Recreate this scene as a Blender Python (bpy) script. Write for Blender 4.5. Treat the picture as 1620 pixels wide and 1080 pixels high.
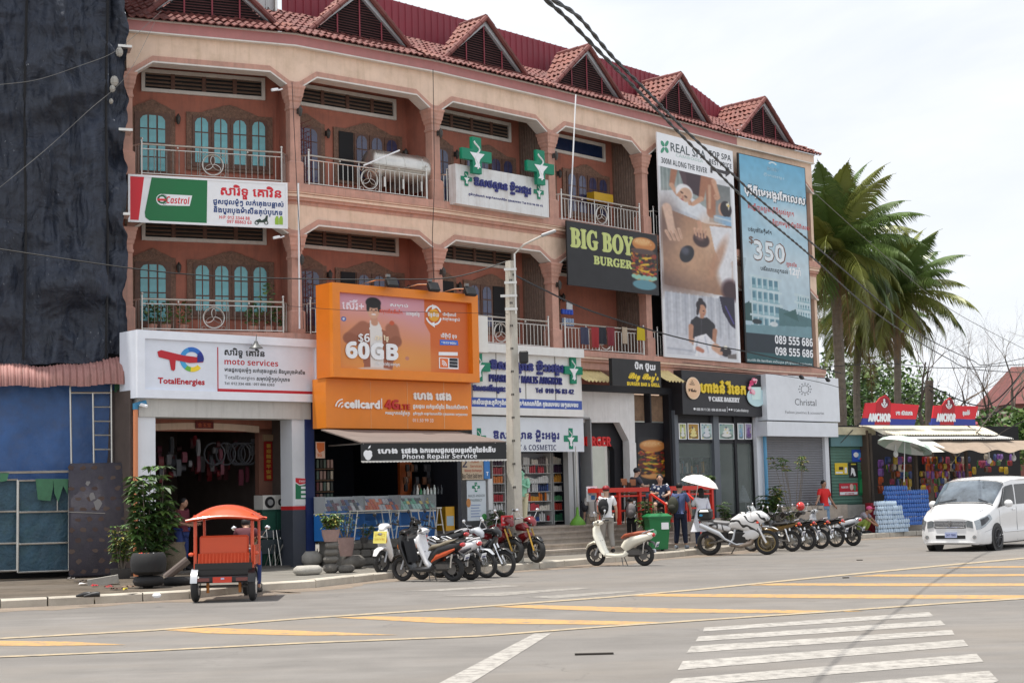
import bpy,bmesh,math,random
import numpy as np
from mathutils import Vector,Matrix,Euler
R=math.radians
random.seed(7)
for _o in list(bpy.data.objects):bpy.data.objects.remove(_o)
sc=bpy.context.scene
col=sc.collection
# camera
F_PX,CAM_Z=2475.0,1.75
PITCH,ROLL=math.atan(242.0/F_PX),-0.025
cam_d=bpy.data.cameras.new('camera');cam_d.sensor_width=36;cam_d.lens=36*F_PX/1620
cam_d.clip_start=0.1;cam_d.clip_end=3000
cam_o=bpy.data.objects.new('camera',cam_d);col.objects.link(cam_o)
CAM_R=(Matrix.Rotation(R(90)+PITCH,3,'X')@Matrix.Rotation(ROLL,3,'Z'))
cam_o.matrix_world=Matrix.Translation((0,0,CAM_Z))@CAM_R.to_4x4()
sc.camera=cam_o
# light
SUN=Vector((-0.22,-0.03,0.975)).normalized()
w=bpy.data.worlds.new('World');sc.world=w;w.use_nodes=True
nt=w.node_tree;nt.nodes.clear()
wo=nt.nodes.new('ShaderNodeOutputWorld');bg=nt.nodes.new('ShaderNodeBackground')
sky=nt.nodes.new('ShaderNodeTexSky');sky.sky_type='NISHITA';sky.sun_disc=False
sky.sun_elevation=math.asin(SUN.z);sky.sun_rotation=math.atan2(SUN.x,SUN.y)
sky.air_density=1.0;sky.dust_density=2.0
tc=nt.nodes.new('ShaderNodeTexCoord');mp=nt.nodes.new('ShaderNodeMapping')
mp.inputs['Scale'].default_value=(1.0,1.0,2.6);mp.inputs['Rotation'].default_value=(0,0,0.6)
n1=nt.nodes.new('ShaderNodeTexNoise');n1.inputs['Scale'].default_value=3.2;n1.inputs['Detail'].default_value=8
n1.inputs['Roughness'].default_value=.55;n1.inputs['Distortion'].default_value=.4
cr=nt.nodes.new('ShaderNodeValToRGB')
cr.color_ramp.elements[0].position=.34;cr.color_ramp.elements[0].color=(.72,.72,.72,1)
cr.color_ramp.elements[1].position=.62;cr.color_ramp.elements[1].color=(.98,.98,.98,1)
n2=nt.nodes.new('ShaderNodeTexNoise');n2.inputs['Scale'].default_value=2.1;n2.inputs['Detail'].default_value=6
cr2=nt.nodes.new('ShaderNodeValToRGB')
cr2.color_ramp.elements[0].position=.3;cr2.color_ramp.elements[0].color=(6.9,7.2,7.75,1)
cr2.color_ramp.elements[1].position=.66;cr2.color_ramp.elements[1].color=(7.85,7.95,8.15,1)
mx=nt.nodes.new('ShaderNodeMixRGB')
L=nt.links.new
L(tc.outputs['Generated'],mp.inputs['Vector']);L(mp.outputs[0],n1.inputs['Vector']);L(mp.outputs[0],n2.inputs['Vector'])
L(n1.outputs['Fac'],cr.inputs[0]);L(n2.outputs['Fac'],cr2.inputs[0])
L(cr.outputs[0],mx.inputs[0]);L(sky.outputs[0],mx.inputs[1]);L(cr2.outputs[0],mx.inputs[2])
L(mx.outputs[0],bg.inputs[0]);bg.inputs[1].default_value=0.095
L(bg.outputs[0],wo.inputs[0])
sun_d=bpy.data.lights.new('sun','SUN');sun_d.energy=3.6;sun_d.angle=R(0.9);sun_d.color=(1,.95,.87)
sun_o=bpy.data.objects.new('sun',sun_d);col.objects.link(sun_o)
sun_o.rotation_euler=SUN.to_track_quat('Z','Y').to_euler();sun_o.location=(-20,10,60)
sc.view_settings.view_transform='Standard';sc.view_settings.look='None'
sc.view_settings.exposure=0.58;sc.view_settings.gamma=1
sc.cycles.max_bounces=6;sc.cycles.diffuse_bounces=3;sc.cycles.glossy_bounces=3
sc.cycles.transmission_bounces=4;sc.cycles.transparent_max_bounces=12
sc.cycles.sample_clamp_indirect=6
# picture geometry -> places
def ray(px,py):
 return CAM_R@Vector(((px-810)/F_PX,(540-py)/F_PX,-1.0))
def on_z(px,py,z=0.0):
 d=ray(px,py);t=(z-CAM_Z)/d.z
 return Vector((d.x*t,d.y*t,z))
def at_depth(px,py,D):
 d=ray(px,py);t=D/d.y
 return Vector((d.x*t,D,CAM_Z+d.z*t))
class Frame:
 """upright local frame: x along, y into the building, z up"""
 def __init__(s,p,ang):
  s.p=Vector((p[0],p[1],0));s.ang=ang
  s.d=Vector((math.cos(ang),math.sin(ang),0));s.n=Vector((s.d.y,-s.d.x,0))
  s.M=Matrix.Translation(s.p)@Matrix.Rotation(ang,4,'Z')
 def uz(s,px,py,off=0.0):
  d=ray(px,py);o=Vector((0,0,CAM_Z));q=s.p+s.n*off
  t=(q-o).dot(s.n)/d.dot(s.n);h=o+d*t
  return(h-s.p).dot(s.d),h.z
 def u(s,px,py,off=0.0):return s.uz(px,py,off)[0]
 def z(s,px,py,off=0.0):return s.uz(px,py,off)[1]
 def w(s,u,off=0.0,z=0.0):return s.p+s.d*u+s.n*off+Vector((0,0,z))
 def shifted(s,u=0,off=0):return Frame(s.p+s.d*u+s.n*off,s.ang)
# materials
MATS={}
def mat(name,c=(.5,.5,.5),rough=.6,metal=0.,var=.12,scale=3.,bump=0.,bscale=40.,streak=0.,dirt=0.,dirtcol=(.12,.10,.08),spec=.5,coat=0.,alpha=1.,emit=0.,trans=0.,sheen=0.):
 if name in MATS:return MATS[name]
 m=bpy.data.materials.new(name);m.use_nodes=True;MATS[name]=m
 t=m.node_tree;b=t.nodes['Principled BSDF']
 b.inputs['Base Color'].default_value=(*c,1);b.inputs['Roughness'].default_value=rough
 b.inputs['Metallic'].default_value=metal;b.inputs['Specular IOR Level'].default_value=spec
 b.inputs['Coat Weight'].default_value=coat;b.inputs['Alpha'].default_value=alpha
 b.inputs['Coat Roughness'].default_value=.08
 b.inputs['Transmission Weight'].default_value=trans
 if emit:
  b.inputs['Emission Color'].default_value=(*c,1);b.inputs['Emission Strength'].default_value=emit
 cur=None
 def coords(sx=1,sz=1):
  a=t.nodes.new('ShaderNodeTexCoord');q=t.nodes.new('ShaderNodeMapping');q.inputs['Scale'].default_value=(sx,sx,sz)
  t.links.new(a.outputs['Object'],q.inputs[0]);return q.outputs[0]
 if var>0:
  n=t.nodes.new('ShaderNodeTexNoise');n.inputs['Scale'].default_value=scale;n.inputs['Detail'].default_value=6;n.inputs['Roughness'].default_value=.65
  t.links.new(coords(),n.inputs['Vector'])
  r=t.nodes.new('ShaderNodeMapRange');r.inputs['From Min'].default_value=.28;r.inputs['From Max'].default_value=.72
  r.inputs['To Min'].default_value=1-var;r.inputs['To Max'].default_value=1+var
  t.links.new(n.outputs['Fac'],r.inputs['Value'])
  x=t.nodes.new('ShaderNodeVectorMath');x.operation='SCALE';x.inputs[0].default_value=c
  t.links.new(r.outputs[0],x.inputs['Scale']);cur=x.outputs[0]
  rr=t.nodes.new('ShaderNodeMapRange');rr.inputs['To Min'].default_value=max(.02,rough-.12);rr.inputs['To Max'].default_value=min(1,rough+.12)
  t.links.new(n.outputs['Fac'],rr.inputs['Value']);t.links.new(rr.outputs[0],b.inputs['Roughness'])
 def blend(fac,colr):
  nonlocal cur
  k=t.nodes.new('ShaderNodeMixRGB');k.inputs[1].default_value=(*c,1);k.inputs[2].default_value=(*colr,1)
  t.links.new(fac,k.inputs[0])
  if cur:t.links.new(cur,k.inputs[1])
  cur=k.outputs[0]
 for amt,sx,sz,lo,hi in((streak,5.,.35,.5,.78),(dirt,1.3,1.3,.48,.8)):
  if amt>0:
   n=t.nodes.new('ShaderNodeTexNoise');n.inputs['Scale'].default_value=1.6;n.inputs['Detail'].default_value=8;n.inputs['Roughness'].default_value=.7
   t.links.new(coords(sx,sz),n.inputs['Vector'])
   r=t.nodes.new('ShaderNodeMapRange');r.inputs['From Min'].default_value=lo;r.inputs['From Max'].default_value=hi
   r.inputs['To Max'].default_value=amt
   t.links.new(n.outputs['Fac'],r.inputs['Value']);blend(r.outputs[0],dirtcol)
 if cur:t.links.new(cur,b.inputs['Base Color'])
 if bump>0:
  n=t.nodes.new('ShaderNodeTexNoise');n.inputs['Scale'].default_value=bscale;n.inputs['Detail'].default_value=5
  t.links.new(coords(),n.inputs['Vector'])
  q=t.nodes.new('ShaderNodeBump');q.inputs['Strength'].default_value=bump;q.inputs['Distance'].default_value=.03
  t.links.new(n.outputs['Fac'],q.inputs['Height']);t.links.new(q.outputs[0],b.inputs['Normal'])
 return m
def vcmat(name='printed_sheet',rough=.45):
 if name in MATS:return MATS[name]
 m=bpy.data.materials.new(name);m.use_nodes=True;MATS[name]=m
 t=m.node_tree;b=t.nodes['Principled BSDF'];b.inputs['Roughness'].default_value=rough
 a=t.nodes.new('ShaderNodeVertexColor');a.layer_name='print';t.links.new(a.outputs[0],b.inputs['Base Color'])
 return m
def flat(r,g,b,rough=.5,**k):
 """plain paint or ink; r,g,b are 0-255 sRGB of the ink itself"""
 lin=lambda v:(v/255/12.92)if v/255<=.04045 else((v/255+.055)/1.055)**2.4
 k.setdefault('var',.05)
 return mat('paint_%d_%d_%d_%d'%(r,g,b,int(rough*100)),(lin(r),lin(g),lin(b)),rough,**k)
# mesh builder
class MB:
 def __init__(s,M=None):s.v=[];s.f=[];s.mi=[];s.M=M;s.cur=0;s.sm=[];s.smooth=False
 def add(s,vs,fs,M=None):
  b=len(s.v);T=s.M
  if M is not None:T=(T@M)if T is not None else M
  if T is not None:vs=[T@Vector(q)for q in vs]
  s.v+=[tuple(q)for q in vs]
  for f in fs:s.f.append(tuple(i+b for i in f));s.mi.append(s.cur);s.sm.append(s.smooth)
  return s
 def box(s,x0,x1,y0,y1,z0,z1,M=None):
  return s.add([(x0,y0,z0),(x1,y0,z0),(x1,y1,z0),(x0,y1,z0),(x0,y0,z1),(x1,y0,z1),(x1,y1,z1),(x0,y1,z1)],[(0,3,2,1),(4,5,6,7),(0,1,5,4),(1,2,6,5),(2,3,7,6),(3,0,4,7)],M)
 def cbox(s,c,d,M=None,rot=None):
  T=Matrix.Translation(c)
  if rot:T=T@Euler(rot).to_matrix().to_4x4()
  if M is not None:T=M@T
  return s.box(-d[0]/2,d[0]/2,-d[1]/2,d[1]/2,-d[2]/2,d[2]/2,T)
 def bevbox(s,c,d,b=.02,rot=None):
  """box with chamfered vertical and horizontal edges"""
  T=Matrix.Translation(c)
  if rot:T=T@Euler(rot).to_matrix().to_4x4()
  X,Y,Z=d[0]/2,d[1]/2,d[2]/2
  def ring(x,y,z):return[(-x+b,-y,z),(x-b,-y,z),(x,-y+b,z),(x,y-b,z),(x-b,y,z),(-x+b,y,z),(-x,y-b,z),(-x,-y+b,z)]
  rs=[[(q[0]*(X-b)/X,q[1]*(Y-b)/Y,-Z)for q in ring(X,Y,0)],ring(X,Y,-Z+b),ring(X,Y,Z-b),[(q[0]*(X-b)/X,q[1]*(Y-b)/Y,Z)for q in ring(X,Y,0)]]
  vs=sum(rs,[]);fs=[tuple(range(7,-1,-1)),tuple(range(24,32))]
  for k in range(3):
   for i in range(8):j=(i+1)%8;fs.append((k*8+i,k*8+j,k*8+8+j,k*8+8+i))
  return s.add(vs,fs,T)
 def quad(s,a,b,c,d):return s.add([a,b,c,d],[(0,1,2,3)])
 def cyl(s,p0,p1,r0,r1=None,n=8,caps=True):
  r1=r0 if r1 is None else r1
  p0=Vector(p0);p1=Vector(p1);a=(p1-p0)
  if a.length<1e-6:return s
  a.normalize();t=Vector((0,0,1))if abs(a.z)<.9 else Vector((1,0,0))
  x=a.cross(t).normalized();y=a.cross(x)
  vs=[];
  for p,r in((p0,r0),(p1,r1)):
   for i in range(n):
    q=2*math.pi*i/n;vs.append(p+x*(r*math.cos(q))+y*(r*math.sin(q)))
  fs=[(i,(i+1)%n,n+(i+1)%n,n+i)for i in range(n)]
  if caps:fs+=[tuple(range(n-1,-1,-1)),tuple(range(n,2*n))]
  return s.add(vs,fs)
 def tube(s,pts,r,n=6,closed=False,caps=True):
  pts=[Vector(p)for p in pts];N=len(pts);vs=[];up=None
  for i,p in enumerate(pts):
   a=pts[(i+1)%N]if(closed or i<N-1)else p
   b=pts[i-1]if(closed or i>0)else p
   t=(a-b).normalized()
   if up is None:up=t.orthogonal().normalized()
   up=(up-t*up.dot(t));up=up.normalized()if up.length>1e-5 else t.orthogonal().normalized()
   x=t.cross(up);rr=r[i]if isinstance(r,(list,tuple))else r
   for k in range(n):
    q=2*math.pi*k/n;vs.append(p+up*(rr*math.cos(q))+x*(rr*math.sin(q)))
  fs=[]
  for i in range(N if closed else N-1):
   j=(i+1)%N
   for k in range(n):l=(k+1)%n;fs.append((i*n+k,j*n+k,j*n+l,i*n+l))
  if caps and not closed:fs+=[tuple(range(n)),tuple((N-1)*n+k for k in range(n-1,-1,-1))]
  return s.add(vs,fs)
 def lathe(s,prof,c=(0,0,0),n=16,M=None,capb=True,capt=True):
  vs=[];fs=[];
  for r,z in prof:
   for i in range(n):q=2*math.pi*i/n;vs.append((c[0]+r*math.cos(q),c[1]+r*math.sin(q),c[2]+z))
  for k in range(len(prof)-1):
   for i in range(n):j=(i+1)%n;fs.append((k*n+i,k*n+j,k*n+n+j,k*n+n+i))
  if capb and prof[0][0]>1e-4:fs.append(tuple(range(n-1,-1,-1)))
  if capt and prof[-1][0]>1e-4:fs.append(tuple((len(prof)-1)*n+i for i in range(n)))
  return s.add(vs,fs,M)
 def ell(s,c,r,n=12,m=8,M=None,rot=None):
  T=Matrix.Translation(c)
  if rot:T=T@Euler(rot).to_matrix().to_4x4()
  if M is not None:T=M@T
  vs=[(0,0,-r[2])]
  for k in range(1,m):
   a=math.pi*k/m-math.pi/2
   for i in range(n):q=2*math.pi*i/n;vs.append((r[0]*math.cos(a)*math.cos(q),r[1]*math.cos(a)*math.sin(q),r[2]*math.sin(a)))
  vs.append((0,0,r[2]));fs=[]
  for i in range(n):j=(i+1)%n;fs.append((0,1+j,1+i));fs.append((len(vs)-1,len(vs)-1-n+i,len(vs)-1-n+j))
  for k in range(m-2):
   for i in range(n):j=(i+1)%n;b=1+k*n;fs.append((b+i,b+j,b+n+j,b+n+i))
  return s.add(vs,fs,T)
 def prism(s,poly,a0,a1,axis='y',M=None):
  """poly in the plane across axis: axis y -> (x,z); x -> (y,z); z -> (x,y)"""
  n=len(poly)
  def P(p,a):return{'y':(p[0],a,p[1]),'x':(a,p[0],p[1]),'z':(p[0],p[1],a)}[axis]
  vs=[P(p,a0)for p in poly]+[P(p,a1)for p in poly]
  ar=sum(poly[i][0]*poly[(i+1)%n][1]-poly[(i+1)%n][0]*poly[i][1]for i in range(n))
  fl=(ar>0)!=(axis=='y')
  fs=[]
  for i in range(n):
   j=(i+1)%n;fs.append((i,j,n+j,n+i)if fl else(n+i,n+j,j,i))
  fs+=[tuple(range(n-1,-1,-1)),tuple(range(n,2*n))]if fl else[tuple(range(n)),tuple(range(2*n-1,n-1,-1))]
  return s.add(vs,fs,M)
 def loft(s,rings,caps=True,closed=True):
  n=len(rings[0]);vs=[q for r in rings for q in r];fs=[]
  for k in range(len(rings)-1):
   for i in range(n if closed else n-1):j=(i+1)%n;fs.append((k*n+i,k*n+j,k*n+n+j,k*n+n+i))
  if caps and closed:fs+=[tuple(range(n-1,-1,-1)),tuple((len(rings)-1)*n+i for i in range(n))]
  return s.add(vs,fs)
 def grid(s,fn,nu,nv):
  vs=[fn(i/nu,j/nv)for j in range(nv+1)for i in range(nu+1)]
  fs=[(j*(nu+1)+i,j*(nu+1)+i+1,(j+1)*(nu+1)+i+1,(j+1)*(nu+1)+i)for j in range(nv)for i in range(nu)]
  return s.add(vs,fs)
 def torus(s,c,R_,r,axis='y',n=20,m=6,M=None):
  vs=[];fs=[]
  for i in range(n):
   a=2*math.pi*i/n
   for k in range(m):
    b=2*math.pi*k/m;q=R_+r*math.cos(b);h=r*math.sin(b)
    p={'y':(q*math.cos(a),h,q*math.sin(a)),'z':(q*math.cos(a),q*math.sin(a),h),'x':(h,q*math.cos(a),q*math.sin(a))}[axis]
    vs.append((c[0]+p[0],c[1]+p[1],c[2]+p[2]))
  for i in range(n):
   for k in range(m):j=(i+1)%n;l=(k+1)%m;fs.append((i*m+k,j*m+k,j*m+l,i*m+l))
  return s.add(vs,fs,M)
 def mesh(s,name,smooth=None):
  me=bpy.data.meshes.new(name);me.from_pydata(s.v,[],s.f)
  if any(s.mi):me.polygons.foreach_set('material_index',s.mi)
  if smooth is not None:
   me.polygons.foreach_set('use_smooth',[True]*len(s.f));me.set_sharp_from_angle(angle=R(smooth))
  me.update();return me
def root_of(p):
 while p.parent:p=p.parent
 return p
def link_mesh(name,me,mats,parent=None,world=False,loc=None):
 o=bpy.data.objects.new(name,me);col.objects.link(o)
 for m in(mats if isinstance(mats,(list,tuple))else[mats]):
  if len(me.materials)<len(mats if isinstance(mats,(list,tuple))else[mats]):me.materials.append(m)
 if parent is not None:
  o.parent=parent
 return o
def part(name,mb,mats,parent=None,smooth=None,stuff=False,label=None):
 """link a builder as one object; when the parent's root sits away from the origin and the builder is in world
    coordinates (mb.world), bring it into the root's frame"""
 if parent is not None and getattr(mb,'world',False):
  r=root_of(parent);inv=Matrix.Translation(-Vector(r.location));mb.v=[tuple(inv@Vector(q))for q in mb.v]
 me=mb.mesh(name,smooth);o=link_mesh(name,me,mats,parent)
 if stuff:o['kind']='stuff'
 if label:o['label']=label
 return o
def WB(fr=None):
 m=MB(fr.M.copy()if fr else None);m.world=True;return m
def tag(o,label=None,cat=None,group=None,kind=None):
 if label:o['label']=label
 if cat:o['category']=cat
 if group:o['group']=group
 if kind:o['kind']=kind
 return o
def thing(name,label,cat,loc=(0,0,0),rz=0.,group=None):
 o=bpy.data.objects.new(name,None);col.objects.link(o);o.location=loc;o.rotation_euler=(0,0,rz);o.empty_display_size=.2
 return tag(o,label,cat,group)
KIDS={}
def copy_thing(src,loc,rz=0.,label=None,group=None,scale=None,recolor=None):
 def rec(o,par):
  c=o.copy();col.objects.link(c);c.parent=par
  if recolor and c.type=='MESH' and o.name.split('.')[0]in recolor:
   c.data=c.data.copy();c.data.materials.clear();c.data.materials.append(recolor[o.name.split('.')[0]])
  for k in o.children:rec(k,c)
  return c
 r=rec(src,None);r.location=loc;r.rotation_euler=(0,0,rz)
 if scale:r.scale=(scale,)*3 if not isinstance(scale,(tuple,list))else scale
 if label:r['label']=label
 if group:r['group']=group
 return r
def set_base(root,p):
 root.location=p
# lettering
GL={}
BOLD={}
for i in range(26):
 BOLD[chr(65+i)]=chr(0x1D5D4+i);BOLD[chr(97+i)]=chr(0x1D5EE+i)
for i in range(10):BOLD[chr(48+i)]=chr(0x1D7EC+i)
ITAL={}
for i in range(26):
 ITAL[chr(65+i)]=chr(0x1D63C+i);ITAL[chr(97+i)]=chr(0x1D656+i)
for i in range(10):ITAL[chr(48+i)]=chr(0x1D7EC+i)
SERIF={}
for i in range(26):
 SERIF[chr(65+i)]=chr(0x1D400+i);SERIF[chr(97+i)]=chr(0x1D41A+i)
for i in range(10):SERIF[chr(48+i)]=chr(0x1D7CE+i)
SCRIPT={}
for i in range(26):
 SCRIPT[chr(65+i)]=chr(0x1D4D0+i);SCRIPT[chr(97+i)]=chr(0x1D4EA+i)
STYLES={'bold':BOLD,'ital':ITAL,'serif':SERIF,'script':SCRIPT,'':{}}
def _txt_mesh(s,ext):
 c=bpy.data.curves.new('t','FONT');c.body=s;c.size=1;c.extrude=ext;c.resolution_u=2
 o=bpy.data.objects.new('t',c);me=bpy.data.meshes.new_from_object(o)
 v=[tuple(q.co)for q in me.vertices];f=[tuple(p.vertices)for p in me.polygons]
 bpy.data.objects.remove(o);bpy.data.curves.remove(c);bpy.data.meshes.remove(me)
 return v,f
_HX={}
def glyph(ch,ext):
 k=(ch,ext)
 if k in GL:return GL[k]
 v,f=_txt_mesh(ch,ext)if ch.strip()else([],[])
 if ch==' ':adv=.27
 elif '\u17b7'<=ch<='\u17bd' or ch in '\u17c6\u17c9\u17ca\u17cb\u17cc\u17cd\u17cf\u17d0\u17d1':adv=0.
 else:
  a=max(q[0]for q in _txt_mesh(ch+'H',0)[0]);
  if 'H' not in _HX:_HX['H']=max(q[0]for q in _txt_mesh('H',0)[0])
  adv=a-_HX['H']
 GL[k]=(v,f,adv);return GL[k]
def visual(s):
 """Khmer in the order it is drawn: list of (char, mode) with mode 0 normal, 1 subscript"""
 out=[];i=0
 K=lambda c:'\u1780'<=c<='\u17b3'
 while i<len(s):
  c=s[i]
  if K(c):
   cl=[(c,0)];i+=1;pre=[];post=[]
   while i<len(s)and(s[i]=='\u17d2' or '\u17b6'<=s[i]<='\u17d1'):
    if s[i]=='\u17d2' and i+1<len(s):cl.append((s[i+1],1));i+=2;continue
    d=s[i];i+=1
    if d in '\u17c1\u17c2\u17c3':pre.append((d,0))
    elif d in '\u17c4\u17c5':pre.append(('\u17c1',0));post.append(('\u17b6',0))
    elif d=='\u17be':pre.append(('\u17c1',0));post.append(('\u17b8',0))
    elif d in '\u17bf\u17c0':pre.append(('\u17c1',0))
    else:post.append((d,0))
   out+=pre+cl+post
  else:out.append((c,0));i+=1
 return out
def text_geo(s,style='',ext=0.):
 mp_=STYLES[style];x=0;vs=[];fs=[];last=0.;lastx=0.
 for ch,mode in visual(s):
  ch=mp_.get(ch,ch);v,f,adv=glyph(ch,ext);b=len(vs)
  if mode==1:
   if v:
    gx=(min(q[0]for q in v)+max(q[0]for q in v))/2
    cx=lastx+last/2
    vs+=[(cx+(q[0]-gx)*.6,q[1]*.42-.30,q[2])for q in v]
    fs+=[tuple(i+b for i in g)for g in f]
  else:
   vs+=[(x+q[0],q[1],q[2])for q in v];fs+=[tuple(i+b for i in g)for g in f]
   if adv>0:lastx=x;last=adv
   x+=adv
 return vs,fs,x
def lettering(s,fr,off,box,color,parent,style='',ext=0.,fat=0.,name='lettering',slant=0.,by='cap',thick=True):
 """fit s into box=(u0,z0,u1,z1) in frame fr at distance off in front of it. z0..z1 is the height of the letters"""
 vs,fs,adv=text_geo(s,style,0.)
 if not vs:return None
 u0,z0,u1,z1=box
 xs=[q[0]for q in vs];x0,x1=min(xs),max(xs)
 if by=='cap':y0,y1=0.,.70
 elif by=='x':y0,y1=0.,.55
 else:ys=[q[1]for q in vs];y0,y1=min(ys),max(ys)
 mb=WB(fr);sx=(u1-u0)/(x1-x0);sy=(z1-z0)/(y1-y0)
 layers=[(0,0,0)]
 if fat:layers+=[(fat,0,.0012),(fat/2,fat/2,.0024),(fat/2,-fat/2,.0036)]
 for dx,dz,dd in layers:
  o=off+.003+dd+ext
  mb.add([(u0+(q[0]-x0)*sx+dx+slant*(q[1]-y0)*sy,-o,z0+(q[1]-y0)*sy+dz)for q in vs],fs)
 if ext:
  from collections import Counter
  cnt=Counter();
  for f in fs:
   for a,b in zip(f,f[1:]+f[:1]):cnt[(a,b)]+=1
  P=lambda i,o:(u0+(vs[i][0]-x0)*sx+slant*(vs[i][1]-y0)*sy,-o,z0+(vs[i][1]-y0)*sy)
  for(a,b)in list(cnt):
   if(b,a)not in cnt:mb.add([P(a,off),P(b,off),P(b,off+.003+ext),P(a,off+.003+ext)],[(0,1,2,3)])
 return part(name,mb,color,parent)
print('LIB OK')
# building frames from the eaves
EAVE_Z=13.45
_eave=[(203,34),(462,58),(682,100),(864,143),(1011,180),(1157,219),(1279,248)]
COLP=[on_z(x,y,EAVE_Z)for x,y in _eave]
COLP[0]=COLP[1]-(COLP[1]-COLP[0]).normalized()*4.15
BAYS=[]
for a,b in zip(COLP[:-1],COLP[1:]):
 d=b-a;fr=Frame(a,math.atan2(d.y,d.x));fr.L=math.hypot(d.x,d.y);BAYS.append(fr)
B1,B2,B3,B4,B5,B6=BAYS
for k,b in enumerate(BAYS):print('bay',k+1,[round(t,2)for t in b.p],round(math.degrees(b.ang),1),round(b.L,2))
# ground, road, pavement
def ground_mat(name,c,var,scale,dirtcol,dirt,bump=.15,bscale=60,fine=.10,cracks=False):
 m=bpy.data.materials.new(name);m.use_nodes=True;t=m.node_tree;b=t.nodes['Principled BSDF']
 b.inputs['Roughness'].default_value=.9;b.inputs['Specular IOR Level'].default_value=.25
 g=t.nodes.new('ShaderNodeNewGeometry');L=t.links.new
 def noise(s,det=6,sx=1,sy=1,ro=.6):
  q=t.nodes.new('ShaderNodeMapping');q.inputs['Scale'].default_value=(sx,sy,1);L(g.outputs['Position'],q.inputs[0])
  n=t.nodes.new('ShaderNodeTexNoise');n.inputs['Scale'].default_value=s;n.inputs['Detail'].default_value=det;n.inputs['Roughness'].default_value=ro
  L(q.outputs[0],n.inputs['Vector']);return n.outputs['Fac']
 def rng(f,a,b_,c_,d):
  r=t.nodes.new('ShaderNodeMapRange');r.inputs[1].default_value=a;r.inputs[2].default_value=b_;r.inputs[3].default_value=c_;r.inputs[4].default_value=d
  L(f,r.inputs[0]);return r.outputs[0]
 def mul(a,b_):
  k=t.nodes.new('ShaderNodeMath');k.operation='MULTIPLY';L(a,k.inputs[0]);L(b_,k.inputs[1]);return k.outputs[0]
 f=mul(rng(noise(scale),.3,.7,1-var,1+var),rng(noise(90,2),.3,.7,1-fine,1+fine))
 f=mul(f,rng(noise(1.2,5,.25,2.2),.35,.7,1-var*.7,1+var*.5))
 x=t.nodes.new('ShaderNodeVectorMath');x.operation='SCALE';x.inputs[0].default_value=c;L(f,x.inputs['Scale'])
 k=t.nodes.new('ShaderNodeMixRGB');L(x.outputs[0],k.inputs[1]);k.inputs[2].default_value=(*dirtcol,1)
 L(rng(noise(.22,7,.5,1.4,.7),.47,.68,0,dirt),k.inputs[0]);cur=k.outputs[0]
 if cracks:
  v=t.nodes.new('ShaderNodeTexVoronoi');v.feature='DISTANCE_TO_EDGE';v.inputs['Scale'].default_value=.33
  q=t.nodes.new('ShaderNodeVectorMath');q.operation='ADD';n=t.nodes.new('ShaderNodeTexNoise');n.inputs['Scale'].default_value=1.5;n.inputs['Detail'].default_value=5
  L(g.outputs['Position'],n.inputs['Vector']);L(n.outputs['Color'],q.inputs[0]);L(g.outputs['Position'],q.inputs[1]);L(q.outputs[0],v.inputs['Vector'])
  k2=t.nodes.new('ShaderNodeMixRGB');k2.inputs[2].default_value=(.06,.055,.05,1);L(cur,k2.inputs[1])
  L(mul(rng(v.outputs['Distance'],.0,.006,.5,0),rng(noise(.3,3),.45,.6,0,1)),k2.inputs[0]);cur=k2.outputs[0]
 if cracks:
  v3=t.nodes.new('ShaderNodeTexVoronoi');v3.inputs['Scale'].default_value=1.1;L(g.outputs['Position'],v3.inputs['Vector']);k3=t.nodes.new('ShaderNodeMixRGB');k3.inputs[2].default_value=(.085,.078,.07,1);L(cur,k3.inputs[1]);L(mul(rng(v3.outputs['Distance'],.03,.12,.75,0),rng(noise(.5,3),.48,.62,0,1)),k3.inputs[0]);cur=k3.outputs[0]
  k4=t.nodes.new('ShaderNodeMixRGB');k4.inputs[2].default_value=(.125,.118,.112,1);L(cur,k4.inputs[1]);L(mul(rng(noise(.16,4,.35,1.6),.50,.64,0,.5),rng(noise(22,3),.3,.7,.5,1)),k4.inputs[0]);cur=k4.outputs[0]
  k5=t.nodes.new('ShaderNodeMixRGB');k5.inputs[2].default_value=(.30,.285,.265,1);L(cur,k5.inputs[1]);L(rng(noise(38,2),.66,.74,0,.5),k5.inputs[0]);cur=k5.outputs[0]
 L(cur,b.inputs['Base Color'])
 bp=t.nodes.new('ShaderNodeBump');bp.inputs['Strength'].default_value=bump;bp.inputs['Distance'].default_value=.02
 L(noise(bscale,4),bp.inputs['Height']);L(bp.outputs[0],b.inputs['Normal'])
 return m
M_road=ground_mat('asphalt',(.190,.179,.168),.12,1.1,(.225,.198,.170),.7,fine=.22,cracks=True)
M_pave=ground_mat('pavement_concrete',(.20,.19,.17),.18,1.5,(.20,.16,.12),.6,.3,30)
M_dirt=ground_mat('dirt',(.105,.085,.065),.3,2.5,(.17,.15,.13),.6,.6,18,.25)
M_kerb=ground_mat('kerb_concrete',(.52,.48,.41),.15,2.0,(.26,.22,.18),.6,.25,40)
mb=MB();mb.box(-600,600,-60,900,-.5,0)
tag(part('road',mb,M_road),kind='structure')
KPX=[(-60,965),(0,962),(150,955),(300,947),(414,934.5),(500,929),(560,922),(622,914.5),(720,907),(812,903),(932,892),(1053,882.6),(1115,876),(1240,864),(1364,852),(1450,846),(1640,833)]
KERB=[on_z(x,y,0)for x,y in KPX]
d0=(KERB[1]-KERB[0]).normalized();KERB.insert(0,KERB[0]-d0*30)
d1=(KERB[-1]-KERB[-2]).normalized();KERB.append(KERB[-1]+d1*60)
def kerb_normal(i):
 a=KERB[max(0,i-1)];b=KERB[min(len(KERB)-1,i+1)];d=(b-a).normalized();return Vector((-d.y,d.x,0))
KH=.15
inner=[KERB[i]+kerb_normal(i)*.22 for i in range(len(KERB))]
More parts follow.
